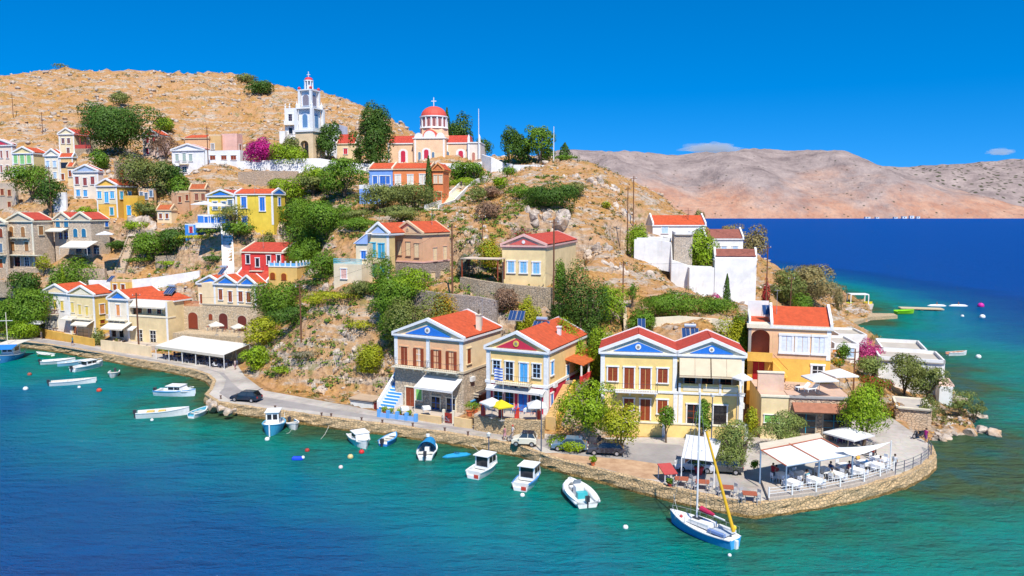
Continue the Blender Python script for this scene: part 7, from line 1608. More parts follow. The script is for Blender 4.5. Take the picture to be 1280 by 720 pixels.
# ------------------------------------------------------------------ vehicles
def car(label, cx, cy, L, head, body, kind='hatch', open_=False, name='parked_car', roof=None):
    p = atz(cx, cy, QZ+.006); r0 = empty(name, p, R(head), label=label, cat='car', group='cars parked on the quay'); w = .84; k = L/4.2
    prof = [(-2.05, .35), (-2.08, .75), (-1.95, .92), (-1.0, .98), (.85, .95), (1.85, .80), (2.08, .62), (2.08, .32)]
    prof = [(x*k, z*(1 if L > 3 else 1.08)) for x, z in prof]
    mb = MB(); sec = []
    for y, s_ in ((-w, .86), (-w*.93, 1), (w*.93, 1), (w, .86)): sec.append([(x*(.985 if abs(y) == w else 1), y, .32+(z-.32)*s_) for x, z in prof])
    n = len(prof)
    for a, b in zip(sec, sec[1:]):
        base = len(mb.v); mb.v += a+b
        for i in range(n): mb.f.append((base+i, base+n+i, base+n+(i+1) % n, base+(i+1) % n)); mb.mi.append(0)
    mb.add(sec[0], [tuple(range(n))]); mb.add(sec[-1], [tuple(range(n))[::-1]])
    bd = mb.build('body', M('glass', body), r0)
    b1, b2 = (-1.9*k if not open_ else -1.75*k), 1.0*k; t1, t2 = -1.45*k, .35*k; zt = 1.42 if L > 3 else 1.5
    cab = MB().add([(b1, -w*.95, .94), (b2, -w*.95, .94), (b2, w*.95, .94), (b1, w*.95, .94), (t1, -w*.74, zt), (t2, -w*.74, zt), (t2, w*.74, zt), (t1, w*.74, zt)], [(0, 1, 5, 4), (1, 2, 6, 5), (2, 3, 7, 6), (3, 0, 4, 7)]); cab.build('windows', M('glass', (.03, .045, .06)), r0)
    rf = MB().slab([(t1-.05, -w*.76, zt+.04), (t2+.05, -w*.76, zt+.04), (t2+.05, w*.76, zt+.04), (t1-.05, w*.76, zt+.04)], .07).build('roof', M('glass', roof or body), r0)
    for sg in (-1, 1):
        mb = MB()
        for (xb, xt) in ((b1, t1), (b2, t2), ((b1+b2)/2-.1, (t1+t2)/2-.05)): mb.tube([(xb, sg*w*.955, .94), (xt, sg*w*.75, zt)], .035, 4)
        mb.build('window_frame', M('glass', body), rf)
    for x in (-1.28*k, 1.3*k):
        for sg in (-1, 1):
            t = MB().tube([(x, sg*(w-.16), .31), (x, sg*(w+.03), .31)], .31, 14).build('wheel', PT((.02, .02, .02), .8), r0); MB().tube([(x, sg*(w+.02), .31), (x, sg*(w+.045), .31)], .18, 10).build('rim', M('metal', (.5, .5, .52), .3), t)
    for sg in (-1, 1):
        MB().box(2.0*k, 2.1*k, sg*w*.55, sg*w*.85, .56, .72).build('headlight', PT((.8, .8, .75), .2), r0); MB().box(-2.1*k, -2.03*k, sg*w*.6, sg*w*.88, .62, .82).build('tail_light', PT((.5, .02, .02), .3), r0); MB().box(.75*k, .95*k, sg*(w+.02), sg*(w+.18), .92, 1.04).build('mirror', M('glass', body), r0)
    if open_: MB().slab([(-1.45*k, -w*.7, 1.47), (-2.25*k, -w*.7, 1.85), (-2.25*k, w*.7, 1.85), (-1.45*k, w*.7, 1.47)][::-1], .08).build('tailgate', M('glass', body), r0); MB().box(-1.98*k, -1.70*k, -w*.75, w*.75, .8, .985).build('boot_opening', PT('dark'), r0)
    MB().box(2.085*k, 2.10*k, -.26, .26, .40, .52).build('number_plate', PT('white'), r0)
    return r0
def bike(label, cx, cy, head, kind='bicycle', c=(.1, .1, .12), z=QZ+.006):
    p = atz(cx, cy, z); r0 = empty(kind, p, R(head), label=label, cat=kind)
    rw = .33 if kind == 'bicycle' else .27; wb = .52 if kind == 'bicycle' else .62; tk = .02 if kind == 'bicycle' else .06
    for x in (-wb, wb):
        pts = [(x+rw*math.cos(2*math.pi*i/16), 0, rw+tk+rw*math.sin(2*math.pi*i/16)) for i in range(17)]; t = MB().tube(pts, tk, 5).build('wheel', PT((.03, .03, .03)), r0)
        mb = MB(); 
        for i in range(4): a = math.pi*i/4; mb.tube([(x-rw*math.cos(a), 0, rw+tk-rw*math.sin(a)), (x+rw*math.cos(a), 0, rw+tk+rw*math.sin(a))], .008, 3)
        mb.build('spokes', M('metal', (.5, .5, .5)), t)
    fr = MB(); z0 = rw+tk
    if kind == 'bicycle':
        for a, b in (((-wb, z0), (-.12, z0-.02)), ((-wb, z0), (-.2, .78)), ((-.12, z0-.02), (-.22, .86)), ((-.12, z0-.02), (.36, .78)), ((-.2, .78), (.36, .80)), ((.34, .92), (wb, z0))): fr.tube([(a[0], 0, a[1]), (b[0], 0, b[1])], .022, 5)
        fr.build('frame', PT(c), r0); MB().box(-.36, -.12, -.07, .07, .88, .94).build('saddle', PT('dark'), r0); MB().tube([(.30, -.28, .98), (.34, 0, .95), (.30, .28, .98)], .02, 5).build('handlebar', PT('dark'), r0)
    else:
        fr.pxz([(-.85, .55), (-.35, .35), (.25, .25), (.35, .35), (-.1, .42), (-.3, .75), (-.9, .72)], -.17, .17); fr.pxz([(.28, .3), (.38, .3), (.48, .9), (.36, .95)], -.2, .2); fr.box(wb-.14, wb+.16, -.08, .08, z0+.2, z0+.3)
        fr.build('body', PT(c, .3), r0); MB().box(-.85, -.1, -.15, .15, .74, .86).build('saddle', PT('dark'), r0); MB().tube([(.30, -.33, 1.05), (.40, 0, 1.0), (.30, .33, 1.05)], .025, 5).build('handlebar', PT('dark'), r0); MB().tube([(wb, 0, z0), (.42, 0, .95)], .035, 5).build('fork', M('metal', (.4, .4, .4)), r0)
    return r0
def vehicles():
    car('dark navy hatchback with its tailgate raised, parked at the quay bend', 308, 501, 4.3, 166, (.012, .025, .05), open_=True)
    car('pale cream two-seat microcar with a black roof parked by the stone wall', 656, 556, 2.9, 172, (.66, .62, .50), roof=(.03, .03, .035))
    car('blue-grey car in the shade behind the multi-stemmed tree', 712, 562, 4.0, 170, (.10, .18, .26))
    car('dark car half hidden by the smaller light green tree', 757, 567, 4.0, 172, (.05, .06, .08))
    car('silver car under the white canvas behind the yacht mast', 868, 588, 4.0, 168, (.55, .57, .60))
    car('charcoal car parked behind the feathery tamarisk', 903, 590, 4.0, 170, (.05, .055, .06))
    bike('motor scooter with a dark seat beside the cream microcar', 643, 553, 165, 'scooter', (.20, .20, .22)); bike('white motor scooter at the left taverna corner', 271, 459, 175, 'scooter', (.75, .75, .74))
    bike('bicycle leaning by the ochre wall below the white awning', 556, 529, 170, 'bicycle', (.2, .25, .35)); bike('dark scooter parked on the promenade behind the sail-shaped awning', 1084, 570, 150, 'scooter', (.04, .04, .06)); bike('dark motor scooter by the foot of the ochre staircase', 752, 556, 120, 'scooter', (.08, .08, .09))
    bike('dark scooter under the big tamarisk of the right-hand group', 1148, 548, 200, 'scooter', (.05, .05, .06))
# ------------------------------------------------------------------ people
def person(label, cx, cy, face, shirt, legs=(.5, .38, .3), hair=(.05, .03, .02), Y=None, z=QZ+.01, pose='stand', skirt=None, hat=None, hgt=1.72, pos=None):
    p = Vector(pos) if pos else (atz(cx, cy, z) if Y is None else at(cx, cy, Y)); s = hgt/1.72
    root_sk = bpy.data.meshes.new('person'); r = random.Random(int(cx*7+cy)); sw = .16 if pose == 'walk' else .03
    if pose == 'sit':
        J = dict(pel=(0, 0, .50), sp=(.0, 0, .72), ch=(-.02, 0, .95), nk=(0, 0, 1.08), hd=(.02, 0, 1.20), ht=(.02, 0, 1.32), shl=(0, .17, 1.0), ell=(.08, .22, .74), hal=(.32, .14, .70), shr=(0, -.17, 1.0), elr=(.08, -.22, .74), har=(.32, -.14, .70), hl=(.03, .09, .48), kl=(.45, .11, .48), al=(.42, .11, .06), tl=(.56, .11, .03), hr=(.03, -.09, .48), kr=(.45, -.11, .48), ar=(.42, -.11, .06), tr=(.56, -.11, .03))
    else:
        J = dict(pel=(0, 0, .92), sp=(0, 0, 1.12), ch=(.01, 0, 1.34), nk=(.01, 0, 1.48), hd=(.03, 0, 1.58), ht=(.02, 0, 1.70), shl=(0, .18, 1.40), ell=(-sw*.5, .24, 1.13), hal=(sw*.9, .24, .88), shr=(0, -.18, 1.40), elr=(sw*.2, -.24, 1.13), har=(sw*1.2+.05, -.22, .88), hl=(0, .09, .88), kl=(sw*.9, .10, .48), al=(sw*.8, .10, .08), tl=(sw*.8+.14, .11, .03), hr=(0, -.09, .88), kr=(-sw*.3, -.10, .48), ar=(-sw*1.4, -.10, .10), tr=(-sw*1.4+.13, -.11, .03))
    K = list(J); E = [('pel', 'sp'), ('sp', 'ch'), ('ch', 'nk'), ('nk', 'hd'), ('hd', 'ht'), ('ch', 'shl'), ('shl', 'ell'), ('ell', 'hal'), ('ch', 'shr'), ('shr', 'elr'), ('elr', 'har'), ('pel', 'hl'), ('hl', 'kl'), ('kl', 'al'), ('al', 'tl'), ('pel', 'hr'), ('hr', 'kr'), ('kr', 'ar'), ('ar', 'tr')]
    rad = dict(pel=.13, sp=.115, ch=.13, nk=.055, hd=.095, ht=.07, shl=.06, ell=.045, hal=.035, shr=.06, elr=.045, har=.035, hl=.09, kl=.06, al=.04, tl=.035, hr=.09, kr=.06, ar=.04, tr=.035)
    me = root_sk; me.from_pydata([tuple(c*s for c in J[k]) for k in K], [(K.index(a), K.index(b)) for a, b in E], [])
    o = bpy.data.objects.new('person', me); col.objects.link(o); tag(o, label, 'person')
    o.modifiers.new('skin', 'SKIN').use_smooth_shade = True
    lay = me.skin_vertices[0]
    for i, k in enumerate(K): lay.data[i].radius = (rad[k]*s, rad[k]*s); lay.data[i].use_root = (k == 'pel')
    me.materials.append(PT((.48, .27, .17), .7)); sb = o.modifiers.new('sub', 'SUBSURF'); sb.levels = sb.render_levels = 1
    o.location = p; o.rotation_euler = (0, 0, R(face))
    zo = -.42 if pose == 'sit' else 0
    def loft(secs, name, c):
        mb = MB(); n = 10; b0 = 0
        for x, y, z_, rx, ry in secs:
            for j in range(n): a = 2*math.pi*j/n; mb.v.append(((x+rx*math.cos(a))*s, (y+ry*math.sin(a))*s, z_*s))
        for i in range(len(secs)-1):
            for j in range(n): mb.f.append((i*n+j, i*n+(j+1) % n, (i+1)*n+(j+1) % n, (i+1)*n+j)); mb.mi.append(0)
        mb.build(name, M('cloth', c, .9), o, smooth=True)
    loft([(0, 0, .90+zo, .145, .19), (0, 0, 1.12+zo, .14, .175), (0, 0, 1.34+zo, .145, .20), (0, 0, 1.45+zo, .10, .17), (0, 0, 1.47+zo, .06, .07)], 'shirt', shirt)
    for sg, sh, el in ((1, J['shl'], J['ell']), (-1, J['shr'], J['elr'])): pass
    mb = MB()
    for sh, el in ((J['shl'], J['ell']), (J['shr'], J['elr'])): a, b = Vector(sh)*s, Vector(el)*s; mb.tube([a, a.lerp(b, .7)], [.085*s, .07*s], 8)
    mb.build('sleeves', M('cloth', shirt, .9), o)
    if skirt: loft([(0, 0, .55, .22, .26), (0, 0, .95, .15, .18)], 'skirt', skirt)
    else:
        mb = MB()
        for a, b in ((J['hl'], J['kl']), (J['hr'], J['kr'])): a, b = Vector(a)*s, Vector(b)*s; mb.tube([a, b], [.115*s, .09*s], 8)
        mb.build('shorts', M('cloth', legs, .9), o)
    h = Vector(J['hd'])*s; MB().ball((h.x-.02, 0, h.z+.05*s), .115*s, 1.05, 10).build('hat' if hat else 'hair', PT(hat or hair, .8), o, smooth=True)
    # face
    mb = MB(); 
    for sg in (-1, 1): mb.ball((h.x+.088*s, sg*.035*s, h.z+.01*s), .012*s, 1, 6)
    mb.build('eyes', PT('dark'), o)
    return o
def people():
    person('woman in a pink top and skirt walking beside the cream microcar', 631, 550, 170, (.62, .25, .28), skirt=(.55, .30, .32), pose='walk', hgt=1.66); person('person in white with a red hat beside the cream microcar', 641, 549, 200, (.75, .72, .68), (.6, .5, .45), pose='walk', hat=(.6, .08, .06))
    person('person in a teal shirt walking on the quay by the yellow garden wall', 91, 432, 200, (.03, .35, .35), (.05, .08, .2), pose='walk', hgt=1.8); person('figure in dark clothes on the quay road near the left garden wall', 52, 424, 180, (.15, .14, .14), (.2, .18, .16))
    person('person in magenta standing at the end of the quay railing', 1157, 553, 200, (.5, .04, .25), (.3, .1, .3), hgt=1.7); person('person with bare shoulders behind the quay edge left of the left cruiser', 576, 266, 0, (.1, .08, .1)) if False else None
    person('waiter in white crossing the waterside deck', 1118, 588, 220, (.74, .74, .74), (.1, .1, .12), z=QZ+.36); person('person in red leaning near the sail-shaped awning', 1091, 575, 190, (.5, .08, .06), (.1, .1, .12))
    person('person in a red shirt in the shade under the double awning', 966, 600, 210, (.5, .03, .04), (.1, .1, .12), z=QZ+.36); p = onground(577, 181); person('dark-clad walker on the broad white staircase', 0, 0, 250, (.05, .05, .07), (.06, .06, .08), pos=(p.x, p.y, p.z+.4))
    person('standing guest in a pale shirt beside the pink flowers at the left taverna', 294, 462, 180, (.65, .55, .5), (.4, .2, .25)); person('person in a blue top outside the blue-tiled forecourt', 540, 526, 190, (.1, .2, .5), (.5, .45, .4)) if False else None
# ------------------------------------------------------------------ street furniture, tavernas, small things
def umbrella(label, cx, ytop, Y=None, zg=None, w=3.0, c='white', square=True, h=2.5, group='parasols'):
    p = at(cx, ytop, Y) if Y else atz(cx, ytop, zg+h); zg = p.z-h if zg is None else zg
    r0 = empty('parasol', (p.x, p.y, zg), R((cx*13) % 40), label=label, cat='parasol', group=group)
    MB().tube([(0, 0, 0), (0, 0, h)], .035, 6).build('pole', PT('pale'), r0); MB().box(-.3, .3, -.3, .3, 0, .08).build('base', PT('grey'), r0)
    n = 4 if square else 8; k = w/2*(1.3 if square else 1); mb = MB()
    for i in range(n):
        a, b = 2*math.pi*(i+.5)/n, 2*math.pi*(i+1.5)/n; A = (k*math.cos(a), k*math.sin(a), h-.62); B = (k*math.cos(b), k*math.sin(b), h-.62)
        mb.add([(0, 0, h+.05), A, B, (B[0], B[1], h-.78), (A[0], A[1], h-.78)], [(0, 1, 2), (1, 4, 3, 2)])
    mb.build('canopy', M('cloth', C[c] if isinstance(c, str) else c, .9), r0); return r0
def make_table(label, p, rz, cloth=True, w=.95, c='white', group=None, h=.74):
    r0 = empty('table', p, rz, label=label, cat='table', group=group)
    if cloth:
        MB().box(-w/2, w/2, -w/2, w/2, h-.04, h).build('tabletop', PT(c, .7), r0); q = w/2+.012
        mb = MB()
        for i in range(4):
            a = math.pi/2*i; ca, sa = math.cos(a), math.sin(a); P = lambda x, y, z: (x*ca-y*sa, x*sa+y*ca, z)
            mb.add([P(-q, -q, h+.005), P(q, -q, h+.005), P(q+.02, -q-.05, h-.35), P(-q-.02, -q-.05, h-.35)], [(0, 1, 2, 3)])
        mb.build('tablecloth', M('cloth', C[c] if isinstance(c, str) else c, .9), r0)
    else: MB().box(-w/2, w/2, -w/2*.85, w/2*.85, h-.05, h).build('tabletop', M('wood', c if not isinstance(c, str) else C[c], .6), r0)
    for x in (-1, 1):
        for y in (-1, 1): MB().box(x*w*.42-.03, x*w*.42+.03, y*w*.36-.03, y*w*.36+.03, 0, h-.05).build('leg', PT('white' if cloth else 'pale'), r0)
    return r0
def make_chair(label, p, rz, c=(.75, .74, .72), group=None):
    r0 = empty('chair', p, rz, label=label, cat='chair', group=group); m = PT(c, .6)
    MB().box(-.22, .22, -.22, .22, .43, .47).build('seat', m, r0); MB().box(-.24, -.2, -.22, .22, .62, .92).box(-.24, -.2, -.22, -.18, .47, .62).box(-.24, -.2, .18, .22, .47, .62).build('backrest', m, r0)
    for x in (-.2, .2):
        for y in (-.2, .2): MB().box(x-.02, x+.02, y-.02, y+.02, 0, .43).build('leg', m, r0)
    return r0
CH = {}
def chair(label, p, rz, c=(.75, .74, .72), group=None):
    if c not in CH: CH[c] = make_chair(label, p, rz, c, group); return CH[c]
    return dup(CH[c], p, rz, label=label, group=group)
def polesmast(label, cx, yt, yb, Y=None, r=.13, c=(.17, .075, .04), name='utility_pole', cat='utility pole', group='wooden utility poles', arm=True):
    p = at(cx, yb, Y) if Y else hit(cx, yb); 
    g0 = ground(p.x, p.y); top = at(cx, yt, p.y).z; h = top-g0
    r0 = empty(name, (p.x, p.y, g0), R(20), label=label, cat=cat, group=group); MB().tube([(0, 0, -.5), (0, 0, h)], [r, r*.7], 8).build('pole', M('wood', c, .9), r0)
    if arm:
        MB().box(-.7, .7, -.05, .05, h-.55, h-.45).build('crossarm', M('wood', c, .9), r0)
        for x in (-.6, 0, .6): MB().tube([(x, 0, h-.45), (x, 0, h-.25)], .05, 6).build('insulator', PT('white'), r0)
    return Vector((p.x, p.y, top-.3))
def wire(label, a, b, sag=.8, r=.018):
    n = 10; MB().tube([a.lerp(b, i/n)-Vector((0, 0, sag*4*(i/n)*(1-i/n))) for i in range(n+1)], r, 3, cap=False).build('overhead_wire', PT('dark'), label=label, cat='wire', group='overhead wires')
def solar(label, cx, cy, Y, rz=-20, n=2, tank=True):
    p = at(cx, cy, Y); z = max(p.z-.9, ground(p.x, p.y)); r0 = empty('solar_heater', (p.x, p.y, z), R(rz), label=label, cat='solar heater', group='solar water heaters')
    for i in range(n):
        x = (i-(n-1)/2)*1.15; f = MB().slab([(x-.52, -.8, .35), (x+.52, -.8, .35), (x+.52, .6, 1.45), (x-.52, .6, 1.45)], .08).build('solar_panel', M('glass', (.02, .05, .14)), r0)
        mb = MB(); 
        for q in (-.52, 0, .5): mb.tube([(x+q, -.8, .38), (x+q, .6, 1.48)], .02, 4)
        mb.build('panel_frame', M('metal', (.5, .5, .5)), f)
    MB().box(-n*.5, -n*.5+.06, .5, .56, 0, 1.4).box(n*.5-.06, n*.5, .5, .56, 0, 1.4).box(-n*.5, n*.5, -.78, -.72, .2, .34).box(-n*.5, -n*.5+.06, -.78, -.72, 0, .2).box(n*.5-.06, n*.5, -.78, -.72, 0, .2).build('stand', M('metal', (.4, .4, .4)), r0)
    if tank: MB().tube([(-.75, .62, 1.75), (.75, .62, 1.75)], .28, 10).build('water_tank', M('metal', (.62, .62, .64), .3), r0)
def pot(label, cx, cy, z=None, Y=None, s=.5, c='terra', leaf='bright', group='potted plants'):
    p = atz(cx, cy, z) if Y is None else at(cx, cy, Y); r0 = empty('potted_plant', p, 0, label=label, cat='potted plant', group=group)
    MB().lathe([(.01, 0), (s*.42, 0), (s*.6, s*.9), (s*.68, s*.9), (s*.68, s*1.02), (s*.5, s*1.02), (.01, s*.95)], 10).build('pot', PT(c, .8), r0)
    P, N = crownpts(s*1.9, s*1.9, s*.9, s*2.7, 'bush', 260, int(cx)); leaves(P, N, .17, int(cx), 'foliage', leafmat(leaf), r0)
def props():
    W = 'white'
    # ---- left taverna: long white awning over tables
    b = atz(281, 462, QZ); a = atz(196, 449, QZ); ax = (b-a).to_2d(); L = ax.length; th = math.atan2(ax.y, ax.x)
    r0 = empty('taverna_awning', (a.x, a.y, QZ), th, label='long white awning over the quayside tables of the left taverna', cat='awning'); dp = 5.5
    for i in range(5):
        x0, x1 = L*i/5+.03, L*(i+1)/5-.03
        MB().slab([(x0, -.2, 2.5), (x1, -.2, 2.5), (x1, dp, 3.5), (x0, dp, 3.5)], .06).build('fabric_panel', M('cloth', (.80, .76, .68), .9), r0); MB().box(x0, x1, -.24, -.2, 2.05, 2.48).build('valance', M('cloth', (.76, .68, .55), .9), r0)
    for i in range(6): MB().box(L*i/5-.05, L*i/5+.05, -.15, -.05, 0, 2.45).build('post', PT(W), r0); MB().box(L*i/5-.05, L*i/5+.05, dp-.1, dp, 0, 3.4).build('post', PT(W), r0)
    MB().box(-.3, L+.3, dp+.1, dp+.5, -.2, 3.4).build('taverna_wall', ST('lstone'), label='stone back wall behind the long white taverna awning', cat='wall').matrix_world = Matrix.Translation((a.x, a.y, QZ))@Matrix.Rotation(th, 4, 'Z')
    for i in range(6):
        for j in range(2):
            x, y = (i+.6)*L/6.2, .9+j*2.2; p = Vector((a.x+x*math.cos(th)-y*math.sin(th), a.y+x*math.sin(th)+y*math.cos(th), QZ))
            o = ['first', 'second', 'third', 'fourth', 'fifth', 'sixth'][i]; row = 'front' if j == 0 else 'back'
            make_table(f'{o} dark-clothed table from the left in the {row} row under the long white awning', p, th, c=(.05, .06, .10), group='tables under the long white awning')
            for k, (dx, dy) in enumerate(((.8, 0), (-.8, 0))): chair(f'slate blue chair on the {["right","left"][k]} of the {o} {row}-row table under the long white awning', p+Vector((dx*math.cos(th), dx*math.sin(th), 0)), th+(math.pi if k == 0 else 0), (.12, .15, .24), 'chairs under the long white awning')
    # ---- H4 terrace
    for i, (x, y) in enumerate([(270, 402), (298, 404.5)]): umbrella(['left small cream parasol in front of the arched restaurant', 'right small cream parasol in front of the arched restaurant'][i], x, y, Y=138, w=2.6, c='awn')
    for i, (x, y) in enumerate([(262, 413), (275, 415), (290, 416), (303, 417)]):
        p = at(x, y, 138.5); make_table(['leftmost brown table on the restaurant terrace', 'second brown table from the left on the restaurant terrace', 'third brown table from the left on the restaurant terrace', 'rightmost brown table on the restaurant terrace'][i], p, .2, cloth=False, c=(.35, .10, .05), group='restaurant terrace tables'); chair(f'red-brown chair by the {["leftmost","second","third","rightmost"][i]} restaurant terrace table', p+Vector((.8, .1, 0)), 3.1, (.45, .10, .05), 'restaurant terrace chairs')
    for lb, x, y, Y, w, c in [('oval white parasol by the ochre garden wall at the left', 44, 400, 158, 3.2, W), ('white parasol beside the twin-pediment stone house', 131, 289, 168, 3.6, W), ('large white parasol left of the small yellow house', 256, 251.5, 163, 5.0, W), ('second white parasol overlapping the large one', 274, 253.5, 162, 4.0, 'awn'),
        ('closed-down white parasol at the right edge of the twin-pediment house', 928, 466, 86.5, 1.8, W), ('white parasol at the left front of the magenta taverna', 615, 497, 88.7, 2.4, W), ('white parasol at the right front of the magenta taverna', 671, 500, 87.5, 2.4, W), ('bright yellow parasol with pale patches at the magenta taverna', 627, 500, 88, 2.3, (.80, .66, .03)),
        ('white square parasol on the blush roof terrace', 1025, 466, 88, 3.4, W), ('white square parasol on the terrace corner by the lane', 1050, 461, 92, 3.4, W)]: umbrella(lb, x, y, Y=Y, w=w, c=c)
    umbrella('big white parasol over the purple chairs by the stone taverna', 1061, 535, zg=QZ, w=4.2)
    for i, (x, y) in enumerate([(1048, 552), (1062, 554), (1074, 552)]):
        p = atz(x, y, QZ+.01); make_table(['left', 'middle', 'right'][i]+' small table under the big white parasol', p, .3*i, c=(.45, .55, .68), w=.8, group='tables under the big parasol')
        for k in range(3): a = k*2.1+.3; chair(f'purple chair on the {["right","landward left","seaward left"][k]} side of the {["left","middle","right"][i]} table under the big white parasol', p+Vector((.72*math.cos(a), .72*math.sin(a), 0)), a+math.pi, (.16, .06, .20), 'purple chairs under the big parasol')
    # ---- right taverna deck on the point
    dk = [(961, 623), (1020, 615.5), (1080, 603), (1118, 589), (1098, 573), (1050, 582), (985, 590), (951, 598)]
    P = [tuple(atz(x, y, QZ+.35).to_2d()) for x, y in dk]; MB().pxy(P, QZ-.1, QZ+.34).build('taverna_deck', M('wood', (.42, .36, .30), .9), kind='structure')
    zd = QZ+.35; edge = [atz(x, y, zd) for x, y in ((961, 622), (990, 618.5), (1020, 614.5), (1050, 608.5), (1080, 602), (1100, 595.5), (1117, 588.5))]
    rl = empty('deck_fence', edge[0], 0, label='low white picket fence edging the waterside taverna deck', cat='fence'); o = edge[0]
    for e in edge: q = e-o; MB().box(q.x-.06, q.x+.06, q.y-.06, q.y+.06, 0, 1.0).build('post', PT(W), rl)
    mb = MB()
    for a_, b_ in zip(edge, edge[1:]):
        for z in (.35, .62, .9): mb.tube([a_-o+Vector((0, 0, z)), b_-o+Vector((0, 0, z))], .025, 4)
    mb.build('rail', PT(W), rl)
    tp = [(976, 601), (1001, 600), (1030, 594), (1056, 589), (1080, 585), (1099, 580), (990, 610), (1018, 607), (1045, 600), (1071, 595), (1096, 588)]
    nm = ['first', 'second', 'third', 'fourth', 'fifth', 'sixth', 'seventh']
    for i, (x, y) in enumerate(tp):
        row, k = ('back', i) if i < 6 else ('front', i-6); p = atz(x, y, zd); rz = .25+i*.05
        make_table(f'{nm[k]} white-clothed table from the left in the {row} row of the waterside deck', p, rz, group='white-clothed tables on the waterside deck', w=1.05)
        for a in (0, 1, 2, 3):
            an = rz+a*math.pi/2; chair(f'white chair on the {["right","landward","left","seaward"][a]} side of the {nm[k]} {row}-row deck table', p+Vector((.82*math.cos(an), .82*math.sin(an), 0)), an+math.pi, (.74, .75, .78), 'white chairs on the waterside deck')
    for i, a, c in ((0, 1, (.6, .1, .08)), (1, 3, (.7, .7, .68)), (2, 0, (.05, .12, .3)), (7, 1, (.1, .35, .4)), (8, 2, (.75, .72, .6)), (9, 1, (.35, .05, .1)), (10, 0, (.6, .6, .62)), (4, 1, (.8, .5, .1))):
        p = atz(*tp[i], zd); an = .25+i*.05+a*math.pi/2; q = p+Vector((.80*math.cos(an), .80*math.sin(an), 0)); row, k = ('back', i) if i < 6 else ('front', i-6)
        person(f'seated diner at the {nm[k]} {row}-row table of the waterside deck', 0, i, math.degrees(an)+180, c, (.1, .12, .2), pos=q, pose='sit')
    # double awning on a red-brown frame
    zA, zB = zd+3.3, zd+2.35
    def q3(x, y, z): return atz(x, y, z)
    BL, BM, BR = q3(951, 563, zA), q3(986, 555, zA), q3(1026, 548, zA); FL, FM, FR = q3(983, 583, zB), q3(1024, 576, zB), q3(1066, 569, zB)
    aw = empty('double_awning', (FL.x, FL.y, zd), 0, label='large double white awning on a rust-red frame over the waterside deck', cat='awning'); O = Vector((FL.x, FL.y, zd)); fm = PT((.40, .12, .06))
    for a_, b_, c_, d_ in ((FL, FM, BM, BL), (FM, FR, BR, BM)):
        MB().slab([a_.lerp(b_, .02)-O, b_.lerp(a_, .02)-O, c_.lerp(d_, .02)-O, d_.lerp(c_, .02)-O], .05).build('fabric_panel', M('cloth', (.80, .79, .76), .9), aw)
    for a_, b_ in ((FL, BL), (FM, BM), (FR, BR)): MB().tube([a_-O+Vector((0, 0, .06)), b_-O+Vector((0, 0, .06))], .07, 6).build('rafter', fm, aw)
    MB().tube([BL-O, BR-O], .07, 6).build('ridge_beam', fm, aw); MB().tube([FL-O, FR-O], .06, 6).build('front_beam', PT((.35, .42, .50)), aw)
    for a_ in (FL, FM, FR, BL, BM, BR): q = a_-O; MB().box(q.x-.06, q.x+.06, q.y-.06, q.y+.06, 0, q.z).build('post', PT((.20, .28, .38)), aw)
    cs = [q3(951, 562, zA+.05), q3(1029, 547, zA+.05), q3(1024, 541, zA+.1), q3(949, 554, zA+.1)]
    MB().slab([c_-O for c_ in cs], .05).build('back_panel', M('cloth', (.76, .66, .50), .9), aw)
    A_, B_, C_ = q3(1047, 559, zA), q3(1114, 552, zd+3.0), q3(1068, 570, zB); o = A_.copy(); s = MB(); n = 8
    for i in range(n):
        for j in range(n-i):
            def pp(i, j): u, v = i/n, j/n; p = A_*(1-u-v)+B_*u+C_*v-o; p.z -= 1.2*(u*v+u*(1-u-v)+v*(1-u-v))*.6; return p
            s.add([pp(i, j), pp(i, j+1), pp(i+1, j)], [(0, 1, 2)])
            if i+j < n-1: s.add([pp(i+1, j), pp(i, j+1), pp(i+1, j+1)], [(0, 1, 2)])
    e = empty('shade_sail', o, 0, label='triangular white shade sail stretched right of the double awning', cat='shade sail'); s.build('fabric', M('cloth', (.80, .79, .76), .9), e)
    q = B_-o; MB().tube([(q.x, q.y, QZ-o.z), (q.x, q.y, q.z+.1)], .06, 6).build('mast', PT(W), e)
    # white canvas over the parked cars
    zc = QZ+3.0; Q = [q3(852, 572, zc-.5), q3(893, 577, zc-.5), q3(902, 549, zc), q3(858, 543, zc)]; e = empty('canvas_canopy', (Q[0].x, Q[0].y, QZ), 0, label='plain white canvas canopy behind the yacht mast', cat='canopy'); O = e.location.copy()
    MB().slab([p-O for p in Q], .06).build('canvas', M('cloth', (.80, .79, .78), .9), e)
    for p in Q: k = p-O; MB().box(k.x-.05, k.x+.05, k.y-.05, k.y+.05, 0, k.z).build('post', PT(W), e)
    # brown tables on the quay edge
    for i, (x, y, w) in enumerate([(852, 607, 1.3), (878, 611, 1.3), (908, 618, 1.3), (937, 626, 1.3)]):
        p = atz(x, y, QZ+.01); lab = ['leftmost', 'second', 'third', 'rightmost'][i]; make_table(f'{lab} rust-brown table at the water edge by the yacht', p, -.2, cloth=False, c=(.36, .10, .05), w=w, group='rust-brown tables by the yacht')
        for k in range(4): a = .5+k*math.pi/2; chair(f'grey chair on the {["right","landward","left","seaward"][k]} side of the {lab} rust-brown table by the yacht', p+Vector((.95*math.cos(a), .8*math.sin(a), 0)), a+math.pi, (.45, .43, .42), 'grey chairs by the yacht')
    p = atz(834, 601, QZ+.01); e = empty('display_stand', p, R(12), label='white stand with a red top left of the brown tables', cat='stand'); MB().slab([(-.7, -.9, 1.0), (.7, -.9, 1.0), (.7, .9, 1.5), (-.7, .9, 1.5)], .08).build('top', PT((.45, .07, .06)), e)
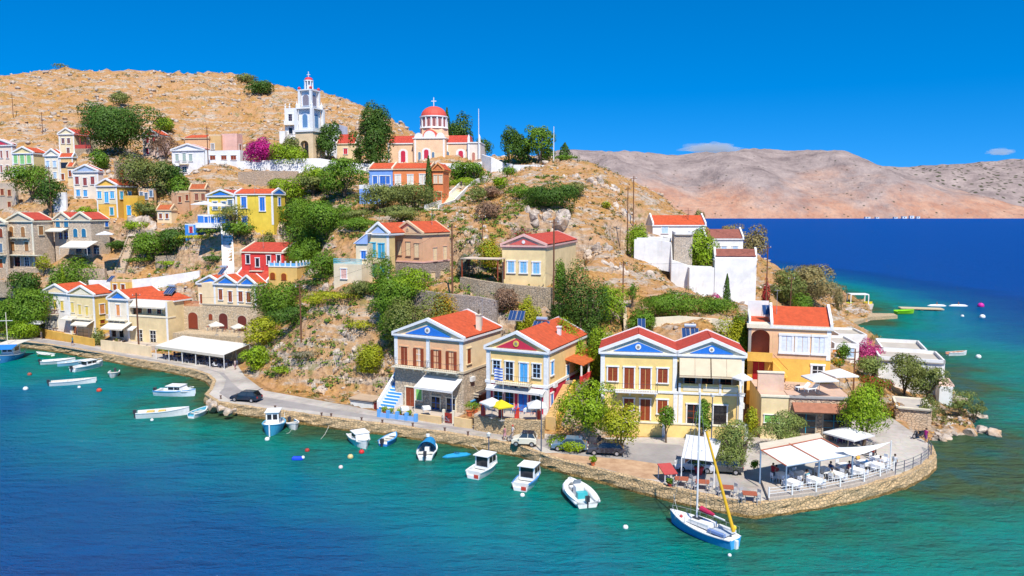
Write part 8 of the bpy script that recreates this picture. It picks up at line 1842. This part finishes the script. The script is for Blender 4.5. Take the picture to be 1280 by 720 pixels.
    for x in (-.6, .6):
        for y, z in ((-.8, .95), (.8, 1.4)): MB().box(x-.04, x+.04, y-.04, y+.04, 0, z).build('leg', PT(W), e)
    MB().box(-.6, .6, -.8, -.76, .3, .36).build('crossbar', PT(W), e)
    # iron railing at the tip
    pts = [atz(x, y, QZ+.1) for x, y in ((1119, 592), (1130, 589), (1141, 585), (1151, 580), (1160, 574), (1164, 568), (1160, 561))]; e = empty('iron_railing', pts[0], 0, label='dark iron railing round the rounded tip of the quay', cat='railing'); O = pts[0]; mb = MB()
    for p in pts: q = p-O; MB().tube([(q.x, q.y, -.1), (q.x, q.y, 1.15)], .045, 5).build('post', PT((.12, .12, .15)), e)
    for a_, b_ in zip(pts, pts[1:]):
        for z in (.4, .75, 1.1): mb.tube([a_-O+Vector((0, 0, z)), b_-O+Vector((0, 0, z))], .025, 4)
    mb.build('rails', PT((.12, .12, .15)), e)
    # earth bank with grass by the quay trees
    m, t, b = newmat('bare earth'); n_ = tex(t, .8, 6, .7, coord(t)); t.links.new(ramp(t, n_.outputs[0], [(.3, (.34, .19, .10)), (.7, (.55, .36, .21))]), b.inputs['Base Color']); b.inputs['Roughness'].default_value = .95
    poly_mesh([tuple(atz(x, y, QZ+.01).to_2d()) for x, y in ((694, 566), (730, 570), (790, 575), (830, 581), (832, 600))]+[tuple(quay[i]+Vector((-(quay[i+1]-quay[i-1]).normalized().y, (quay[i+1]-quay[i-1]).normalized().x))*.75) for i in (22, 21, 20)]+[tuple(quay[19].lerp(quay[20], .75)+Vector((.3, .8)))], QZ+.014).build('earth_bank', m, kind='structure')
    # mooring bollards
    for i, (x, y) in enumerate([(402, 525), (414, 526), (452, 531), (478, 534), (516, 538), (556, 544), (585, 549), (611, 552), (276, 503), (344, 516), (668, 562)]):
        p = atz(x, y-4.5, QZ+.02); e = MB().lathe([(.16, 0), (.11, .15), (.11, .38), (.17, .42), (.17, .5), (.01, .54)], 8).build('bollard', PT((.16, .10, .08)), label=f'iron mooring bollard on the quay edge, {["first","second","third","fourth","fifth","sixth","seventh","eighth","ninth","tenth","eleventh"][sorted([402,414,452,478,516,556,585,611,276,344,668]).index(x)]} from the left', cat='bollard', group='mooring bollards'); e.location = p
    # lamp posts
    for lb, x, yt, yb in (('tall dark street lamp beside the cream microcar', 676.5, 496, 564), ('thin lamp post by the yellow forecourt wall', 889, 496, 560), ('short post lamp on the quay edge right of the canopy boat', 611, 545, 566)):
        p = atz(x, yb, QZ); h = at(x, yt, p.y).z-QZ; e = empty('street_lamp', p, 0, label=lb, cat='street lamp', group='street lamps'); MB().tube([(0, 0, 0), (0, 0, h)], [.08, .05], 8).build('post', PT((.10, .12, .16)), e); MB().lathe([(.06, h-.05), (.2, h), (.24, h+.3), (.05, h+.45)], 8).build('lantern', PT((.6, .6, .55)), e)
    # utility poles and wires
    A = polesmast('tall brown utility pole in front of the peach house', 565.5, 280, 366, 116, r=.16); B = polesmast('tall brown utility pole crossing the three-windowed house', 692, 274, 368, 111, r=.16)
    Cc = polesmast('tall pole, left of the twin poles on the shoulder', 784, 233, 302, 150); D = polesmast('tall pole, right of the twin poles on the shoulder', 791.5, 220, 272, 158); E = polesmast('short brown pole on the golden slope', 778.5, 326, 376, 118)
    G = polesmast('brown pole in front of the long cream taverna', 174, 366, 442, 140, r=.17); Hh = polesmast('brown pole in the dark bushy tree', 377, 355, 440, 119, r=.14); I = polesmast('thin pole behind the red three-windowed roof', 603, 268, 306, 135, r=.1); J = polesmast('brown pole right of the tall white house', 957.5, 306, 378, 135); K = polesmast('thin pole in front of the big khaki tree', 988, 345, 384, 130, r=.1)
    L1 = polesmast('leftmost pole on the bare upper hill', 17, 117, 152, 250, r=.12); L2 = polesmast('second pole on the bare upper hill', 53.5, 140, 169, 238, r=.12); L3 = polesmast('pole before the peach flat-fronted house', 261, 158, 222, 205, r=.14); L4 = polesmast('pole in the garden between the yellow houses on the left', 63, 207, 246, 186, r=.1)
    polesmast('brown pole on the shady lane by the cove houses', 1067, 436, 482, 104, r=.12); S2 = polesmast('slender pole on the slope below the twin poles', 775, 285, 305, 146, r=.07, arm=False)
    for lb, a_, b_ in (('wire from the peach house pole to the three-windowed house pole', A, B), ('wire from the three-windowed house pole to the twin poles', B, Cc), ('wire between the twin poles', Cc, D), ('wire from the short slope pole to the pole by the white house', E, J), ('wire from the taverna pole to the dark tree pole', G, Hh), ('wire between the two poles of the bare upper hill', L1, L2), ('wire from the dark tree pole to the peach house pole', Hh, A), ('wire from the twin poles to the pole by the white house', Cc, J)): wire(lb, a_, b_, 1.2, .016)
    for lb, x, yt, yb, Y in (('tall white mast beside the church', 598.5, 136, 190, 214), ('tall white mast among the hilltop pines', 692, 158, 212, 200)):
        p = at(x, yb, Y); h = at(x, yt, Y).z-p.z; e = MB().tube([(0, 0, -2), (0, 0, h)], [.16, .07], 8).build('mast', PT(W), label=lb, cat='mast', group='white masts on the hilltop'); e.location = p
    # solar heaters
    solar('pair of blue solar panels on the rocks above the magenta house', 646, 394, 105, -15, 2, False); solar('solar heater behind the red pediment roof ridge', 676, 407, 101, -20, 2, True); solar('pair of solar panels with a silver tank above the twin-pediment house', 863, 416, 99, -8, 2, True)
    solar('solar heater on the long taverna roof', 213, 363, 152, -20, 2, True); solar('solar panels on the whitewashed lane wall', 139, 348, 160, -20, 1, False); solar('solar heater behind the arched restaurant', 278, 339, 152, -18, 1, True); solar('small blue solar panel left of the twin-pediment house roof', 802, 404, 103, -8, 1, False); solar('solar panel on the roof behind the orange house', 958, 387, 101, -10, 1, False)
    # greek flag
    p = at(629, 492, 89.4); e = empty('flag', p, R(-25), label='blue and white flag on a pole on the magenta house balcony', cat='flag'); MB().tube([(0, 0, 0), (0, -.1, 3.2)], .03, 5).build('flagpole', PT(W), e)
    mb = MB()
    for i in range(9):
        mb.m = i % 2; z = 3.1-i*.17
        for j in range(6): x0, x1 = -j*.2, -(j+1)*.2; f = lambda x: .12*math.sin(x*5); mb.add([(x0, f(x0), z), (x1, f(x1), z-.05), (x1, f(x1), z-.22), (x0, f(x0), z-.17)], [(0, 1, 2, 3)])
    mb.build('cloth', [PT((.03, .12, .50)), PT(W)], e)
    p = at(604, 345, 119); e = empty('pergola', p, R(-20), label='flat sun-bleached pergola left of the three-windowed house', cat='pergola'); MB().box(-3.2, 3.2, -1.6, 1.6, 2.7, 2.85).build('roof', PL((.66, .52, .38)), e)
    for x in (-3, 3):
        for y in (-1.4, 1.4): MB().box(x-.08, x+.08, y-.08, y+.08, -.5, 2.7).build('post', PT('brown'), e)
    # terrace furniture at the magenta house
    for i, (x, y) in enumerate([(604, 513), (626, 519), (646, 521.5), (673, 525.5)]):
        p = at(x, y, 89.7-i*.6); e = MB().box(-.22, .22, -.22, .22, -.6, 1.0).box(-.28, .28, -.28, .28, 1.003, 1.12).build('gate_pier', PT((.70, .06, .04)), label=['leftmost', 'second', 'third', 'rightmost'][i]+' red pier along the magenta taverna terrace', cat='pier', group='red terrace piers'); e.location = p; e.rotation_euler = (0, 0, R(-25))
    for i, (x, y) in enumerate([(613, 514), (636, 517), (661, 519)]):
        p = at(x, y, 89.2-i*.6); p.z += .1; make_table(['left', 'middle', 'right'][i]+' white table on the magenta taverna terrace', p, -.4, group='magenta taverna tables'); 
        for k in (0, 2): a = -.4+k*math.pi/2; chair(f'blue chair on the {"right" if k == 0 else "left"} of the {["left","middle","right"][i]} magenta taverna table', p+Vector((.75*math.cos(a), .75*math.sin(a), 0)), a+math.pi, (.12, .20, .45), 'blue chairs of the magenta taverna')
    # blue forecourt
    a = atz(474, 521, QZ); b = atz(520, 527, QZ); ax = (b-a).to_2d(); th = math.atan2(ax.y, ax.x); L = ax.length; e = empty('forecourt_fence', (a.x, a.y, QZ), th, label='blue and white painted forecourt wall with planters by the blue steps', cat='wall')
    MB().box(0, L, -.1, .1, 0, .55).build('wall', PT((.22, .42, .75)), e)
    for i in range(5): MB().box(L*i/4-.2, L*i/4+.2, -.2, .2, 0, 1.0).build('planter_pier', PT((.12, .36, .72)), e)
    for i, x in enumerate([481, 489, 500, 512]): pot(['first', 'second', 'third', 'fourth'][i]+' potted plant from the left behind the blue forecourt wall', x, 518+i*1.6, QZ+.1, s=.42, c=(.2, .4, .7) if i % 2 else 'terra')
    for i, (x, y) in enumerate([(506, 516), (533, 515)]):
        p = atz(x, y, 2.0); make_table(['round-the-corner white table in the blue forecourt', 'white table under the white awning of the stone house'][i], p, .3); 
    pot('leafy green plant in a pot right of the red gate', 587, 520, 2.6, s=.7); pot('second leafy plant on the ochre wall corner', 594, 517, 2.8, s=.6, leaf='mid')
    e = empty('gate', atz(561, 529, QZ), R(-24), label='dark red gate between the two ochre walls', cat='gate'); MB().box(-.55, .55, -.04, .04, .05, 1.3).build('door_leaf', PT((.30, .03, .02)), e)
    for x in (-.7, .7): MB().box(x-.15, x+.15, -.15, .15, 0, 1.7).build('post', PT('pale'), e)
    # roof terrace furniture at the orange house
    h = 4.0
    for i, (x, y) in enumerate([(1003, 487), (1014, 489)]):
        p = at(x, y, 86.8); e = empty('sun_lounger', p, R(20+i*8), label=['left', 'right'][i]+' white sun lounger on the blush roof terrace', cat='sun lounger', group='sun loungers'); MB().box(-.9, .5, -.3, .3, .3, .36).build('bed', PT(W), e); MB().slab([(.5, -.3, .33), (1.0, -.3, .75), (1.0, .3, .75), (.5, .3, .33)][::-1], .06).build('backrest', PT(W), e)
        for q in (-.8, .4): MB().box(q-.03, q+.03, -.28, -.22, 0, .3).build('leg', PT(W), e); MB().box(q-.03, q+.03, .22, .28, 0, .3).build('leg', PT(W), e)
    # downpipes and air-conditioning units on the near houses
    for h, us, zt in NEAR:
        for u in us:
            h.part('downpipe', MB().tube([(u, -.12, .1), (u, -.12, zt)], .06, 6), PT((.55, .50, .42)))
        h.part('air_conditioner', MB().box(h.w+.02, h.w+.38, 1.6, 2.5, zt*.42, zt*.42+.6), PT((.7, .7, .68)))
        h.part('wall_lamp', MB().tube([(h.w*.5, -.3, zt*.42), (h.w*.5, -.3, zt*.42+.3)], [.1, .14], 8).tube([(h.w*.5, 0, zt*.42+.3), (h.w*.5, -.3, zt*.42+.32)], .02, 4), PT('dark'))
    # potted plants and tubs
    pot('plant in a red pot under the white canvas canopy', 873.5, 593, QZ, s=.75, c=(.6, .05, .06), leaf='mid'); pot('small red planter beside the white stand', 837, 609, QZ, s=.35, c=(.4, .05, .04), leaf='mid'); pot('terracotta pot on the earth bank', 741, 582, QZ, s=.4); pot('white tub at the foot of the magenta house wall', 597, 530, QZ, s=.35, c='white')
    # jetty and beach
    jt = [atz(x, y, .9) for x, y in ((1060, 397), (1085, 391), (1117, 391.5), (1122, 394), (1088, 396), (1064, 404))]; MB().pxy([tuple(p.to_2d()) for p in jt], -1.2, .85).build('stone_jetty', ST((.50, .40, .26)), label='low stone jetty reaching from the beach towards the lime green boat', cat='jetty')
    bp = [atz(x, y, .5) for x, y in ((1038, 374), (1060, 372), (1092, 380), (1090, 387), (1070, 400), (1058, 406), (1044, 396))]; m, t, b = newmat('beach shingle'); n_ = tex(t, 2, 6, .7, coord(t)); t.links.new(ramp(t, n_.outputs[0], [(.3, (.42, .34, .27)), (.7, (.62, .53, .43))]), b.inputs['Base Color']); MB().pxy([tuple(p.to_2d()) for p in bp], -1, .55).build('beach', m, kind='structure')
    p = atz(1072, 379, .6); e = empty('beach_pavilion', p, R(-5), label='open white-framed pavilion on the beach', cat='pavilion'); MB().box(-2.6, 2.6, -1.6, 1.6, 2.6, 2.85).build('roof', PT(W), e)
    for x in (-2.5, 2.5):
        for y in (-1.5, 1.5): MB().box(x-.12, x+.12, y-.12, y+.12, -.3, 2.6).build('post', PT(W), e)
    for i, (x, y) in enumerate([(1060, 383), (1066, 376), (1056, 390)]):
        p = atz(x, y, .6); e = empty('sun_lounger', p, R(20*i), label=['white beach lounger nearest the pedal boats', 'white beach lounger beside the pavilion', 'white beach lounger at the cove end of the beach'][i], cat='sun lounger', group='beach loungers'); MB().box(-.9, .5, -.3, .3, .25, .32).build('bed', PT(W), e); MB().slab([(.5, -.3, .3), (1.0, -.3, .7), (1.0, .3, .7), (.5, .3, .3)][::-1], .06).build('backrest', PT(W), e)
    # far shore hamlet
    g = random.Random(4)
    for i, (x, w, hh) in enumerate([(1085, 9, 2.6), (1097, 6, 2.2), (1131, 8, 3.6), (1140, 7, 5.0), (1148, 6, 3.5), (1120, 6, 2.4)]):
        p = at(x, 272.5, 2400); k = 2400/F; e = empty('far_house', (p.x, p.y, 1), 0, label=['leftmost white hut on the far shore', 'second white hut on the far shore', 'broad white building in the far-shore hamlet', 'tallest white building in the far-shore hamlet', 'rightmost white house of the far-shore hamlet', 'small white house left of the far-shore hamlet'][i], cat='house', group='white houses on the far shore'); w *= .7; MB().box(-w/2*k, w/2*k, 0, 10, -4, hh*.6*k).build('wall', PT(W), e); MB().box(-w/2*k-.5, w/2*k+.5, -.6, 10.6, hh*.6*k, hh*.6*k+.8).build('roof', PT('pale'), e)
        MB().box(-w*.2*k, w*.05*k, -.4, 0, .3*k, hh*k*.45).build('door', PT('slate'), e)
    # roof aerials
    for lb, x, yt, yb, Y in (('thin television aerial on the blue pediment house roof', 603, 374, 398, 101), ('television aerial on the orange house roof', 971, 362, 384, 98), ('television aerial on the scarlet house roof', 329, 288, 304, 158), ('aerial on the peach house roof', 540, 264, 281, 133), ('aerial on the yellow long house roof', 318, 224, 237, 170)):
        p = at(x, yb, Y); h = at(x, yt, Y).z-p.z; e = empty('aerial', p, R(30), label=lb, cat='aerial', group='television aerials'); MB().tube([(0, 0, -1), (0, 0, h)], .03, 4).build('pole', M('metal', (.4, .4, .4)), e); mb = MB()
        for i in range(5): mb.tube([(-.35+i*.03, -.4+i*.2, h-.1), (.35-i*.03, -.4+i*.2, h-.1)], .015, 3)
        mb.tube([(0, -.5, h-.1), (0, .5, h-.1)], .015, 3); mb.build('antenna', M('metal', (.4, .4, .4)), e)
houses_front(); terraces_right(); houses_left(); houses_hill(); church(); tower(); walls()
make_ground(); build_terrain(); build_water(); build_quay(); build_far(); stairs()
vegetation(); rocks(); boats(); vehicles(); people(); props()
